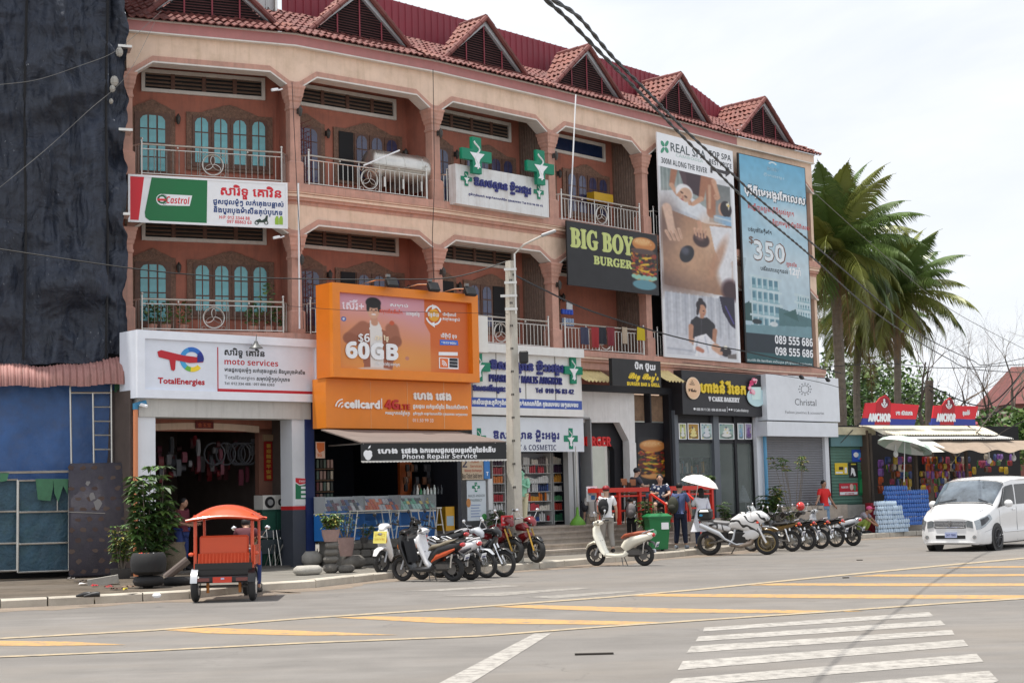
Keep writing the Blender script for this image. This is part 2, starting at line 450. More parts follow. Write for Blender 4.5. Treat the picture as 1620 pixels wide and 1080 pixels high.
mb=MB();n=len(KERB)
vs=[(p.x,p.y,KH)for p in inner]+[(inner[-1].x+60,inner[-1].y+300,KH),(inner[0].x-60,inner[0].y+300,KH)]
fs=[tuple(range(len(vs)))]
mb.add(vs,fs);tag(part('pavement',mb,M_pave),kind='structure')
ks=bpy.data.objects.new('kerb',None);col.objects.link(ks);tag(ks,kind='structure')
pos=[];acc=0
stone_i=0
for i in range(1,len(KERB)-2):
 a,b=KERB[i],KERB[i+1];ln=(b-a).length;k=max(1,int(round(ln/1.0)));dd=(b-a)/k
 ang=math.atan2(dd.y,dd.x)
 for j in range(k):
  p=a+dd*j;mb=MB(Matrix.Translation((p.x,p.y,0))@Matrix.Rotation(ang,4,'Z'))
  l=dd.length;s_=.012+random.random()*.008;h=KH+random.uniform(-.006,.01)+.006
  mb.add([(s_,0,-.02),(l-s_,0,-.02),(l-s_,.24,-.02),(s_,.24,-.02),(s_,0,h-.025),(l-s_,0,h-.025),(l-s_,.24,h),(s_,.24,h),(s_,.03,h),(l-s_,.03,h)],[(0,3,2,1),(0,1,5,4),(4,5,9,8),(8,9,6,7),(1,2,6,9,5),(2,3,7,6),(3,0,4,8,7)])
  part('kerb_stone',mb,M_kerb,ks)
q=[on_z(x,y,KH+.004)for x,y in[(-80,948),(215,938),(300,930),(300,895),(210,893),(-80,895)]]
def blob(points,z,jit=.12,sub=5):
 out=[]
 for i,a in enumerate(points):
  b=points[(i+1)%len(points)]
  for k in range(sub):t=k/sub;p=a.lerp(b,t);out.append((p.x+random.uniform(-jit,jit),p.y+random.uniform(-jit,jit),z))
 return out
mb=MB();vs=blob(q,KH+.004);mb.add(vs,[tuple(range(len(vs)))])
tag(part('dirt_ground',mb,M_dirt),kind='structure')
M_dust=ground_mat('road_dust',(.235,.19,.15),.16,1.8,(.19,.165,.145),.6)
mb=MB();g=random.Random(3);vs=[]
for a,b in zip(KERB[1:-2],KERB[2:-1]):
 n_=max(1,int((b-a).length/.25));d=(b-a).normalized();nn=Vector((d.y,-d.x,0))
 for k in range(n_):p=a.lerp(b,k/n_);w_=.35+.9*abs(math.sin(p.x*.9))*g.uniform(.5,1)+g.uniform(0,.15);e=p+nn*w_;vs+=[(p.x,p.y,.003),(e.x,e.y,.003)]
mb.add(vs,[(2*i,2*i+1,2*i+3,2*i+2)for i in range(len(vs)//2-1)]);tag(part('road_dust',mb,M_dust),kind='structure')
# painted markings (worn)
def worn(name,c,thr=.5,base=(.190,.179,.168)):
 m=ground_mat(name,c,.08,2.0,base,.0);t=m.node_tree;b=t.nodes['Principled BSDF'];Lk=t.links.new
 g=t.nodes.new('ShaderNodeNewGeometry');n=t.nodes.new('ShaderNodeTexNoise');n.inputs['Scale'].default_value=6;n.inputs['Detail'].default_value=9;n.inputs['Roughness'].default_value=.75
 Lk(g.outputs['Position'],n.inputs['Vector']);r=t.nodes.new('ShaderNodeMapRange');r.inputs[1].default_value=thr;r.inputs[2].default_value=thr+.18;r.inputs[3].default_value=.12;r.inputs[4].default_value=.9
 Lk(n.outputs['Fac'],r.inputs[0]);k=t.nodes.new('ShaderNodeMixRGB');k.inputs[2].default_value=(*base,1)
 src=b.inputs['Base Color'].links[0].from_socket;Lk(src,k.inputs[1]);Lk(r.outputs[0],k.inputs[0]);Lk(k.outputs[0],b.inputs['Base Color'])
 return m
M_yel=worn('yellow_road_paint',(.52,.31,.115),.47)
M_yel2=worn('faded_yellow_road_paint',(.46,.37,.24),.44,base=(.24,.215,.19))
M_wht=worn('white_road_paint',(.42,.40,.37),.45)
M_wht2=worn('faded_white_road_paint',(.33,.31,.28),.42)
def marking(pxs,m,z=.004,name='road_marking'):
 ps=[on_z(x,y,z)for x,y in pxs];mb=MB();mb.add([tuple(p)for p in ps],[tuple(range(len(ps)))])
 tag(part(name,mb,m),kind='structure')
for q in([(-60,1012),(110,1014),(200,1019),(60,1021),(-60,1020)],[(250,995),(330,992),(480,997),(630,1003.5),(480,1004.5),(330,1001)],[(530,976),(590,974),(820,978),(1080,984),(980,987.5),(700,985)],[(780,959),(835,956),(1080,962),(1370,966),(1250,969),(1000,968)],[(985,942),(1040,938.5),(1300,939.5),(1680,941),(1680,947),(1300,945.5)],[(1180,925),(1225,922),(1450,922),(1680,922),(1680,926),(1450,926.5)],[(1345,911),(1390,908),(1680,907),(1680,910),(1480,911.5)],[(1490,898),(1530,895.5),(1680,894),(1680,896.5)]):
 marking(q,M_yel)
def line(pts,wpx,m,z=.008,name='road_marking'):
 up=[(x,y-wpx/2)for x,y in pts];dn=[(x,y+wpx/2)for x,y in reversed(pts)]
 ps=[on_z(x,y,z)for x,y in up+dn];k=len(pts);mb=MB();N=2*k
 mb.add([tuple(p)for p in ps],[(i,N-1-i,N-2-i,i+1)for i in range(k-1)]);tag(part(name,mb,m),kind='structure')
line([(-60,1013),(0,1009),(240,996),(480,977),(700,963),(960,944),(1100,932),(1300,912),(1500,893),(1680,877)],2.2,M_yel2)
line([(-60,1042),(0,1038),(240,1028),(480,1016),(760,1005),(960,990),(1290,968),(1500,953),(1680,942)],2.2,M_yel2)
for q in([(1114,992),(1470,967.5),(1477,974),(1112,998)],[(1105,1006),(1488,980.5),(1496,988),(1100,1014)],[(1094,1021),(1506,995.5),(1510,1003),(1086,1032)],[(1080,1045),(1524,1011),(1532,1021),(1072,1059)],[(1066,1073),(1545,1033),(1556,1046),(1050,1088)],[(1340,1080),(1565,1060),(1580,1076),(1540,1092),(1200,1120)],[(690,1082),(846,1001),(872,1001),(742,1082)],[(830,944),(965,935),(1020,934),(880,946)],[(700,942),(915,929),(935,930),(790,942)],[(640,934),(800,925),(830,926),(700,934)]):
 marking(q,M_wht if q[0][1]>960 else M_wht2)
for(x,y,w_,lab)in((940,1035,.42,'dark flattened strip lying on the road before the crossing'),(1338,914,.12,'small dark scrap on the road right of the parked scooters'),(1360,886,.14,'thin dark leaf scrap lying on the road near the row of scooters')):
 p=on_z(x,y,0);mb=MB();mb.box(-w_/2,w_/2,-.03,.03,.003,.02);o=part('road_scrap',mb,flat(60,55,50,.9));o.location=p;tag(o,lab,'litter')
# terraced shophouse building
M_terra=mat('terracotta_wall',(.42,.155,.105),.85,var=.14,scale=2,streak=.5,dirt=.45,dirtcol=(.17,.09,.075))
M_pink=mat('pink_render',(.56,.31,.24),.8,var=.14,scale=3,streak=.65,dirt=.5,dirtcol=(.25,.17,.14))
M_pinkf=mat('dusky_pink_fascia',(.47,.20,.19),.75,var=.12,scale=2,streak=.3,dirt=.3,dirtcol=(.30,.18,.16))
M_cream=mat('cream_render',(.80,.60,.465),.85,var=.08,scale=2,streak=.42,dirt=.42,dirtcol=(.42,.30,.17))
M_white=mat('white_trim',(.72,.69,.64),.75,var=.08,streak=.3,dirt=.3,dirtcol=(.4,.33,.27))
M_wood=mat('brown_wood',(.13,.065,.045),.6,var=.3,scale=9)
M_carve=mat('carved_wood',(.20,.115,.08),.75,var=.4,scale=14,bump=.8,bscale=30)
M_steel=mat('stainless_steel',(.62,.60,.56),.32,metal=.85,var=.15)
M_dark=mat('dark_interior',(.012,.012,.014),.8,var=.2)
M_louv=mat('louvre_wood',(.22,.15,.11),.7,var=.2)
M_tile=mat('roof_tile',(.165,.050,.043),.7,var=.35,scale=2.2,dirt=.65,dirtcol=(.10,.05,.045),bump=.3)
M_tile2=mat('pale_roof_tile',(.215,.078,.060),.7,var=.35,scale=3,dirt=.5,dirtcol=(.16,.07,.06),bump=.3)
M_redm=mat('red_corrugated_steel',(.24,.028,.045),.55,var=.12,scale=.8,streak=.3,dirtcol=(.12,.03,.035))
M_whm=mat('pale_corrugated_steel',(.52,.53,.53),.5,var=.08,scale=1,streak=.3,dirtcol=(.3,.3,.3))
M_barge=mat('grey_bargeboard',(.50,.53,.56),.6,var=.08,streak=.2)
M_cyan=mat('cyan_curtained_glass',(.13,.42,.46),.12,var=.22,scale=2.5,coat=.5)
M_violet=mat('dark_violet_glass',(.05,.055,.12),.12,var=.4,scale=4,coat=.5)
M_slab=mat('balcony_floor',(.30,.25,.21),.9,var=.2)
M_lamp=mat('wall_lamp_metal',(.05,.045,.04),.5)
REC=1.1
bld=thing('shophouse_terrace','long three storey terracotta and cream terrace with pink columns, balconies and red tiled dormers','building',(-5.4,38.8,0))
def cpart(name,mb,m,parent=bld,**k):return part(name,mb,m,parent,**k)
STO=[(5.85,8.35,8.62),(9.62,12.14,12.44)]
for bi,fr in enumerate(BAYS):
 L_=fr.L;a0=BAYS[bi-1].ang if bi else fr.ang;a1=BAYS[bi+1].ang if bi<5 else fr.ang
 m0=math.tan((fr.ang-a0)/2);m1=math.tan((a1-fr.ang)/2)
 U0=lambda off:-m0*off;U1=lambda off:L_+m1*off
 mb=WB(fr);o_=-REC
 mb.add([(U0(o_),REC,0),(U1(o_),REC,0),(U1(o_),REC,13.4),(U0(o_),REC,13.4),(U0(o_),REC+.2,0),(U1(o_),REC+.2,0),(U1(o_),REC+.2,13.4),(U0(o_),REC+.2,13.4)],[(0,1,2,3),(5,4,7,6),(3,2,6,7)])
 if bi in(1,2,3,4,5)or bi==0:
  cpart('wall',WB(fr).add([(U0(o_),REC,4.9),(U1(o_),REC,4.9),(U1(o_),REC,13.4),(U0(o_),REC,13.4)],[(0,1,2,3)]),M_terra)
 for z_f,z_s,z_m in STO:
  prof=[(.30,z_f),(.30,z_f-.20),(.24,z_f-.22),(.24,z_f-.27),(.20,z_f-.30),(.20,z_f-.40),(.12,z_f-.42),(.12,z_f-.50)]
  if z_f<6:prof=[(.34,z_f),(.34,z_f-.16),(.27,z_f-.2),(.27,z_f-.30),(.20,z_f-.33),(.20,z_f-.52)]
  mb=WB(fr);vs=[]
  for o,z in prof+[(-REC,prof[-1][1]),(-REC,z_f)]:vs+=[(U0(o),-o,z),(U1(o),-o,z)]
  k=len(vs)//2
  cpart('floor_slab',mb.add(vs,[(2*i,2*((i+1)%k),2*((i+1)%k)+1,2*i+1)for i in range(k)]+[tuple(2*i for i in range(k-1,-1,-1)),tuple(2*i+1 for i in range(k))]),M_pink)
  for o,z,t in((.215,z_f-.29,.035),(.25,z_f-.215,.02))if z_f>6 else((.29,z_f-.19,.03),):
   mb=WB(fr);O=o+.03
   mb.add([(U0(O),-O,z-t),(U1(O),-O,z-t),(U1(O),-O,z+t),(U0(O),-O,z+t),(U0(.15),-.15,z-t),(U1(.15),-.15,z-t),(U1(.15),-.15,z+t),(U0(.15),-.15,z+t)],[(0,1,2,3),(1,0,4,5),(3,2,6,7)]);cpart('moulding',mb,M_cream)
 for(z_f,z_s,z_m),ztop in zip(STO,(9.12,13.14)):
  ub=[(0,z_s),(.12,z_s+.02),(.62,z_m+.06),(L_-.62,z_m+.06),(L_-.12,z_s+.02),(L_,z_s)]
  def arch(offs,drop0,drop1,name,m,o_out,o_in):
   lo=[(u,z+drop0)for u,z in ub];hi=[(u,z+drop1)for u,z in ub]if drop1 is not None else[(u,ztop)for u,z in ub]
   mb=WB(fr);n_=len(ub)
   vs=[(u+(U0(o_out)if i==0 else(U1(o_out)-L_ if i==n_-1 else 0)),-o_out,z)for i,(u,z)in enumerate(lo)]+[(u+(U0(o_out)if i==0 else(U1(o_out)-L_ if i==n_-1 else 0)),-o_out,z)for i,(u,z)in enumerate(hi)]
   vs+=[(u,-o_in,z)for u,z in lo]+[(u,-o_in,z)for u,z in hi]
   fs=[]
   for i in range(n_-1):
    fs+=[(i,i+1,n_+i+1,n_+i),(2*n_+i,2*n_+i+1,i+1,i),(n_+i,n_+i+1,3*n_+i+1,3*n_+i),(3*n_+i,3*n_+i+1,2*n_+i+1,2*n_+i)]
   mb.add(vs,fs);cpart(name,mb,m)
  arch(0,0,None,'cream_beam',M_cream,.10,-.16)
  arch(0,-.035,.10,'pink_trim',M_pink,.15,-.20)
  arch(0,-.075,-.035,'white_trim',M_white,.18,-.23)
  zc=ztop-.08 if ztop>10 else 9.10
  mb=WB(fr);mb.add([(U0(-.1),.1,zc),(U1(-.1),.1,zc),(U1(-REC),REC,zc),(U0(-REC),REC,zc)],[(0,1,2,3)]);cpart('soffit',mb,M_terra)
 def band(o,oi,z0,z1,name,m):
  mb=WB(fr);vs=[]
  for a,z in((o,z0),(o,z1),(oi,z1),(oi,z0)):vs+=[(U0(a),-a,z),(U1(a),-a,z)]
  mb.add(vs,[(0,1,3,2),(2,3,5,4),(6,7,1,0),(4,5,7,6)]+([(0,2,4,6)]if bi==0 else[])+([(1,7,5,3)]if bi==5 else[]));cpart(name,mb,m)
 band(.22,-.1,13.17,13.43,'fascia',M_pinkf if bi<5 else M_cream)
 band(.26,.0,13.43,13.465,'fascia_edge',M_white)
 band(.25,.0,13.135,13.17,'fascia_edge',M_white)
 if bi<6:
  for z_f,zt in((5.85,9.1),(9.62,13.05)):
   mb=WB(fr);mb.box(L_-.07,L_+.03,.14,REC,z_f,zt);cpart('partition',mb,M_terra if bi<2 else M_louv)
   if bi>=2:
    mb=WB(fr)
    for q in range(9):y=.16+q*.1;mb.box(L_-.10,L_-.072,y,y+.055,z_f+.05,zt-.5)
    cpart('screen_slat',mb,mat('grey_bamboo',(.22,.16,.13),.8,var=.3,scale=8),stuff=True)
def column(P_,ang,z_f,z_s,parts_parent=bld):
 T=Matrix.Translation(P_)@Matrix.Rotation(ang,4,'Z')
 def ring(h,z):return[(-h,-h,z),(h,-h,z),(h,h,z),(-h,h,z)]
 mb=MB(T);mb.world=True
 mb.loft([ring(.19,z_f),ring(.19,z_f+.55),ring(.14,z_f+.60),ring(.135,z_s-.62)]);c_=cpart('column',mb,M_pink)
 mb=MB(T);mb.world=True
 mb.loft([ring(*q)for q in((.135,z_s-.62),(.16,z_s-.60),(.16,z_s-.55),(.145,z_s-.53),(.145,z_s-.42),(.17,z_s-.38),(.175,z_s-.32),(.20,z_s-.27),(.20,z_s-.22),(.215,z_s-.16),(.22,z_s-.10),(.245,z_s-.05),(.245,z_s))])
 part('capital',mb,M_pink,c_)
angs=[BAYS[0].ang]+[(BAYS[i].ang+BAYS[i+1].ang)/2 for i in range(5)]+[BAYS[5].ang]
for i,(p,a)in enumerate(zip(COLP,angs)):
 if i>=5:continue
 for(z_f,z_s,z_m)in STO:
  column(Vector((p.x,p.y,0)),a,z_f,z_s)
def medallion(mb,u,y,z,r=.24):
 mb.torus((u,y,z),r,.014,'y',22,5);mb.torus((u,y,z),r*.90,.007,'y',20,4)
 for k in range(3):
  a=R(90+120*k);pts=[]
  for q in range(12):
   b=2*math.pi*q/12;x0,z0=r*.42+r*.42*math.cos(b),r*.20*math.sin(b)
   pts.append((u+x0*math.cos(a)-z0*math.sin(a),y,z+x0*math.sin(a)+z0*math.cos(a)))
  mb.tube(pts,.009,4,closed=True)
 for sx in(-1,1):
  for sz in(-1,1):mb.torus((u+sx*r*.92,y,z+sz*r*1.0),.05,.008,'y',10,4)
def railing(fr,z_f,u0,u1,off=.16,med=True,name='railing'):
 zt=z_f+.78;zb=z_f+.06;zm=z_f+.66
 rl=WB(fr);rl.tube([(u0,-off,zt),(u1,-off,zt)],.024,6);r_=cpart(name,rl,M_steel)
 q=WB(fr);q.tube([(u0,-off,zm),(u1,-off,zm)],.014,5);q.tube([(u0,-off,zb),(u1,-off,zb)],.016,5);part('lower_rail',q,M_steel,r_)
 for u in(u0,u1):
  q=WB(fr);q.cyl((u,-off,z_f),(u,-off,zt+.10),.024,n=7);q.ell((u,-off,zt+.13),(.035,.035,.035),8,5);part('post',q,M_steel,r_)
 for u in(u0,u1):
  q=WB(fr);s_=-1 if u==u0 else 1
  q.tube([(u,-off,zt),(u+s_*.18,-off+.2,zt-.02)],.02,5);q.tube([(u,-off,zb),(u+s_*.18,-off+.2,zb)],.014,5)
  for k in(1,2):q.cyl((u+s_*.06*k,-off+.066*k,zb),(u+s_*.06*k,-off+.066*k,zt),.010,n=4)
  part('rail_return',q,M_steel,r_)
 uc=(u0+u1)/2;q=WB(fr);n_=int((u1-u0)/.145)
 for k in range(1,n_):
  u=u0+(u1-u0)*k/n_
  if med and abs(u-uc)<.29:continue
  q.cyl((u,-off,zb),(u,-off,zm),.010,n=4,caps=False)
 for u in(uc-.32,uc+.32):q.cyl((u,-off,zb),(u,-off,zt),.012,n=4,caps=False)
 for k in(.25,.75):q.ell((u0+(u1-u0)*k,-off-.02,(zt+zm)/2),(.03,.03,.03),6,4)
 part('baluster_infill',q,M_steel,r_,stuff=True)
 q=WB(fr);medallion(q,uc,-off,(zm+zb)/2,.26);part('medallion',q,M_steel,r_)
 return r_
for bi,fr in enumerate(BAYS[:5]):
 for z_f,_,_ in STO:railing(fr,z_f,.35,fr.L-.35)
def louvre_vent(fr,u0,z0,u1,z1,m_in=M_dark,blue=False):
 y=REC
 q=WB(fr);t=.09
 for a in((u0,u1,z0,z0+t),(u0,u1,z1-t,z1)):q.box(a[0],a[1],y-.07,y+.0,a[2],a[3])
 for a in((u0,u0+t,z0+t,z1-t),(u1-t,u1,z0+t,z1-t)):q.box(a[0],a[1],y-.07,y,a[2],a[3])
 v=cpart('louvred_vent',q,M_white)
 b=WB(fr);b.box(u0+t,u1-t,y-.012,y-.004,z0+t,z1-t);part('vent_backing',b,M_dark if not blue else mat('blue_dark_glass',(.015,.03,.08),.2),v)
 if not blue:
  for k in(1,2,3):
   uu=u0+(u1-u0)*k/4;b=WB(fr);b.box(uu-.05,uu+.05,y-.055,y-.013,z0+t,z1-t);part('mullion',b,M_wood,v)
  nS=4
  for k in range(4):
   ua=u0+(u1-u0)*k/4+(.05 if k else t+.02);ub_=u0+(u1-u0)*(k+1)/4-(.05 if k<3 else t+.02)
   for j in range(nS):
    zz=z0+t+.03+(z1-z0-2*t)*(j+.35)/nS
    b=WB(fr);b.add([(ua,y-.05,zz-.012),(ub_,y-.05,zz-.012),(ub_,y-.014,zz+.035),(ua,y-.014,zz+.035),(ua,y-.05,zz-.002),(ub_,y-.05,zz-.002),(ub_,y-.014,zz+.045),(ua,y-.014,zz+.045)],[(0,1,2,3),(7,6,5,4),(4,5,1,0),(3,2,6,7),(0,3,7,4),(1,5,6,2)]);part('slat',b,M_louv,v)
 return v
PANE={}
def pane_part(fr,u,z,w_,h,m,parent,archd=0):
 k=(round(w_,3),round(h,3),archd,m.name)
 if k not in PANE:
  mb=MB()
  poly=[(-w_/2,-h/2),(w_/2,-h/2),(w_/2,h/2-(h*.35 if archd in(1,3)else 0)),(0,h/2),(-w_/2,h/2-(h*.35 if archd in(-1,3)else 0))]
  if archd==1:poly[3:]=[(w_*.1,h/2-h*.08),(-w_/2,h/2)]
  if archd==-1:poly[2:]=[(w_/2,h/2),(-w_*.1,h/2-h*.08),(-w_/2,h/2-h*.35)]
  mb.prism(poly,-.006,.006,'y');me=mb.mesh('pane');me.materials.append(m);PANE[k]=me
 o=bpy.data.objects.new('pane',PANE[k]);col.objects.link(o);o.parent=parent
 p=fr.w(u,-(REC-.085),z)-Vector(root_of(parent).location);o.location=p;o.rotation_euler=(0,0,fr.ang)
def arch_poly(u0,u1,z0,z1,rise,sh):
 """carved surround outline with a lobed top"""
 c=(u0+u1)/2;w_=(u1-u0)/2;top=[]
 for k in range(13):
  t=-1+2*k/12;a=abs(t)
  top.append((c+t*w_,z1+(0 if a>sh else rise*(1-(a/sh)**2.2))+(.03*math.cos(t*9)if a<sh else 0)))
 return[(u0,z0),(u1,z0)]+top[::-1]
def wdoor(fr,z_f,u0,u1,m,dark=False,parent=bld):
 q=WB(fr);q.prism(arch_poly(u0-.13,u1+.13,z_f,z_f+1.98,.20,.72),REC-.05,REC-.002,'y');d=cpart('carved_door_surround',q,M_carve)
 q=WB(fr);q.box(u0,u1,REC-.075,REC-.05,z_f,z_f+1.86);dd=part('door_leaf',q,M_wood if not dark else M_dark,d)
 if not dark:
  n_=3;w_=(u1-u0-.22)/n_
  for i in range(n_):
   for j in range(4):
    h=.33;pane_part(fr,u0+.11+w_*(i+.5),z_f+.42+(h+.03)*(j+.5)-.05,w_-.045,h,m,d,(0 if j<3 else(-1,0,1)[i]))
 return d
def wwindow(fr,z_f,u0,u1,m,casements=4,parent=bld,open_=None):
 z0=z_f+.55;z1=z_f+1.86
 q=WB(fr);q.prism(arch_poly(u0-.13,u1+.13,z0-.08,z1+.10,.22,.62),REC-.05,REC-.002,'y');d=cpart('carved_window_surround',q,M_carve)
 cw=(u1-u0)/casements
 for c in range(casements):
  a=u0+c*cw+.02;b=a+cw-.04
  q=WB(fr);q.box(a,b,REC-.078,REC-.052,z0,z1)
  part('casement',q,M_dark if c==open_ else M_wood,d)
  if c==open_:continue
  for i in range(2):
   w_=(b-a-.09)/2
   for j in range(3 if True else 4):
    h=.36;pane_part(fr,a+.045+w_*(i+.5),z0+.12+(h+.035)*(j+.5)-.02,w_-.03,h,m,d,0 if j<2 else(-1 if i==0 else 1))
 return d
def wall_lamp(fr,u,z,y=REC):
 q=WB(fr);q.box(u-.03,u+.03,y-.04,y,z-.1,z+.04);q.cyl((u,y-.03,z+.0),(u,y-.13,z+.05),.012,n=5)
 q.lathe([(.03,-.18),(.055,-.1),(.065,.0),(.03,.06),(.0,.10)],(u,y-.13,z),7);cpart('wall_lamp',q,M_lamp)
for bi,fr in enumerate(BAYS[:4]):
 s_=fr.L-4.15
 for si,(z_f,z_s,z_m)in enumerate(STO):
  gm=M_cyan if bi==0 else M_violet
  louvre_vent(fr,.55+s_,z_f+2.40,3.70+s_,z_f+2.98,blue=(bi==3 and si==1))
  wdoor(fr,z_f,.38+s_,1.26+s_,gm,dark=(bi==2 and si==0 or bi==3))
  if bi<3 or si==1:wwindow(fr,z_f,1.80+s_,3.76+s_,gm,open_=(0 if bi==1 else(2 if bi==2 and si==0 else None)))
  wall_lamp(fr,1.45+s_,z_f+1.78)
  if bi:wall_lamp(fr,.05,z_f+1.9,-.14)
  if bi==1:wall_lamp(fr,fr.L-.2,z_f+1.55)
# roof
def tiles(fr_pts,name,m,period=.19,row=.33,parent=bld,amp=.028):
 """fr_pts: eave-left, eave-right, top-right, top-left as world points: rows of barrel tiles"""
 A,B,C,D=[Vector(p)for p in fr_pts];up=((D-A)+(C-B))/2;nr=max(1,int(round(up.length/row)))
 nrm=(B-A).cross(D-A).normalized()
 if nrm.z<0:nrm=-nrm
 mb=MB();mb.world=True
 for r in range(nr):
  t0,t1=r/nr,min(1,(r+1.12)/nr)
  a0,b0=A.lerp(D,t0),B.lerp(C,t0);a1,b1=A.lerp(D,t1),B.lerp(C,t1)
  n_=max(1,int(round((b0-a0).length/period)));seg=4*n_
  vs=[]
  jit=[random.uniform(-.012,.012)for _ in range(n_+1)]
  for k in range(seg+1):
   t=k/seg;h=amp*math.cos(2*math.pi*k/4)+jit[k//4]
   p0=a0.lerp(b0,t)+nrm*(h+.055);p1=a1.lerp(b1,t)+nrm*(h+.012);p2=a0.lerp(b0,t)+nrm*(h+.02)
   vs+=[p2,p0-up.normalized()*jit[k//4],p1]
  mb.add(vs,[f for k in range(seg)for f in((3*k,3*k+3,3*k+4,3*k+1),(3*k+1,3*k+4,3*k+5,3*k+2))])
 return part(name,mb,m,parent,smooth=50,stuff=True)
def caps(pts,name,r=.10,seglen=.36,parent=bld):
 for a,b in zip(pts[:-1],pts[1:]):
  a,b=Vector(a),Vector(b);n_=max(1,int((b-a).length/seglen));
  for k in range(n_):
   p,q=a.lerp(b,k/n_),a.lerp(b,min(1,(k+1.1)/n_));m_=MB();m_.world=True
   m_.cyl(p,q,r*1.08,r*.92,7);part(name,m_,M_tile,parent,smooth=40)
M_lv=mat('maroon_louvre',(.085,.028,.028),.6,var=.2);SL=math.tan(R(30));BACK=1.9
for bi,fr in enumerate(BAYS):
 L_=fr.L;a0=BAYS[bi-1].ang if bi else fr.ang;a1=BAYS[bi+1].ang if bi<5 else fr.ang
 m0=math.tan((fr.ang-a0)/2);m1=math.tan((a1-fr.ang)/2)
 o0,o1=.36,-BACK;z0=13.44;z1=z0+(o0-o1)*SL
 P4=[fr.w(-m0*o0,o0,z0),fr.w(L_+m1*o0,o0,z0),fr.w(L_+m1*o1,o1,z1),fr.w(-m0*o1,o1,z1)]
 if bi==5:P4[1]=fr.w(L_+.25,o0,z0);P4[2]=fr.w(L_-.9,o1,z1)
 mb=MB();mb.world=True;mb.add([tuple(p)for p in P4],[(0,1,2,3)]);cpart('roof_deck',mb,M_tile)
 tiles([p+Vector((0,0,.01))for p in P4],'roof_tiles',M_tile if bi%2 else M_tile)
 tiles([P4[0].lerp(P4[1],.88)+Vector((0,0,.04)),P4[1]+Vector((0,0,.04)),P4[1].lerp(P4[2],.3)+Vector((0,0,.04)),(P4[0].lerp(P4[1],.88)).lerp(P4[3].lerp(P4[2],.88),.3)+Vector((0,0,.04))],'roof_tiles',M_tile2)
 c=(L_/2+.12,)[0];hw,hh=1.42,1.22;of=-.42;zb=z0+(o0-of)*SL-.05
 bk=of-(.7,.75,.9,1.1,1.4,1.7)[bi]
 q=WB(fr);q.add([(c-hw,-of,zb),(c+hw,-of,zb),(c,-of,zb+hh)],[(0,1,2)]);dm=cpart('dormer',q,M_dark)
 for sgn in(-1,1):
  q=WB(fr);a=Vector((c+sgn*(hw+.10),0,zb));b=Vector((c,0,zb+hh+.09));w_=Vector((0,0,.13))
  q.add([(a.x,-of-.10,a.z-.04),(b.x,-of-.10,b.z-.11),(b.x,-of-.10,b.z+.05),(a.x+0,-of-.10,a.z+.09),(a.x,-of+.0,a.z-.04),(b.x,-of+.0,b.z-.11),(b.x,-of+.0,b.z+.05),(a.x,-of,a.z+.09)],[(0,1,2,3),(3,2,6,7),(1,0,4,5),(0,3,7,4)]);part('bargeboard',q,M_barge,dm)
 for k in range(1,17):
  zz=zb+hh*k/17.5;w_=hw*(1-k/17.5)-.04
  if w_<.06:continue
  q=WB(fr);q.add([(c-w_,-of-.05,zz-.022),(c+w_,-of-.05,zz-.022),(c+w_,-of-.01,zz+.022),(c-w_,-of-.01,zz+.022)],[(0,1,2,3)]);part('louvre',q,M_lv,dm)
 for du in(-.7,0,.7):
  q=WB(fr);q.box(c+du-.02,c+du+.02,-of-.065,-of-.051,zb,zb+hh*(1-abs(du)/hw)-.03);part('louvre_post',q,M_redm,dm)
 hwR=hw+.30;zbR=zb-.12;zap=zb+hh+.20
 ofr=of+.18
 for sgn in(-1,1):
  A=fr.w(c+sgn*hwR,ofr,zbR);B_=fr.w(c+sgn*hwR,-1.1,zbR+.1);C_=fr.w(c,bk,zap);D_=fr.w(c,ofr,zap)
  bkf=-(zbR-z0)/SL+o0-.25
  B_=fr.w(c+sgn*hwR,bkf-(.0,.0,.1,.3,.6,.9)[bi],zbR)
  pts=[A,B_,C_,D_]if sgn>0 else[B_,A,D_,C_]
  m_=MB();m_.world=True;m_.add([tuple(p-Vector((0,0,.03)))for p in pts],[(0,1,2,3)]);part('dormer_deck',m_,M_tile,dm)
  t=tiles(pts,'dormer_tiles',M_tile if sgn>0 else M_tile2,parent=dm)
  caps([A,D_],'rake_tile',.075,.30,dm)
 caps([D_,fr.w(c,bk,zap)],'ridge_tile',.09,.4,dm)
fr=B6;mb=WB(fr);mb.box(fr.L-.15,fr.L,-.08,9,4.9,13.4);cpart('end_wall',mb,M_cream)
mb=WB(fr);mb.box(0,fr.L-.16,.3,.42,5.3,13.1);cpart('wall',mb,M_terra)
mb=WB(B5);mb.box(.1,B5.L,.3,.42,5.3,13.1);cpart('wall',mb,M_dark)
def corrug(name,P,Q,z0,zt0,zt1,m,pitch=.24,parent=bld,depth=.03):
 P=Vector(P);Q=Vector(Q);d=Q-P;n_=int(d.length/pitch);nrm=Vector((d.y,-d.x,0)).normalized();mb=MB();mb.world=True;vs=[]
 for k in range(n_):
  for t,h in((0,0),(.72,0),(.78,depth),(.94,depth)):
   q=P+d*((k+t)/n_)+nrm*h;f=(k+t)/n_
   vs+=[(q.x,q.y,z0),(q.x,q.y,zt0+(zt1-zt0)*f)]
 N=len(vs)//2;mb.add(vs,[(2*i,2*i+2,2*i+3,2*i+1)for i in range(N-1)]);return part(name,mb,m,parent)
RW=1.9
def rear(px,py,k):fr=BAYS[k];u,z=fr.uz(px,py,-RW);return fr.w(u,-RW,0),z
pts=[(445,-52,1),(622,-3,1),(800,49,2),(905,78,3),(1000,108,4),(1096,139,4)]
pw=[rear(*p)for p in pts];zt=sum(p[1]for p in pw[1:])/5
print('rear z',[round(p[1],2)for p in pw])
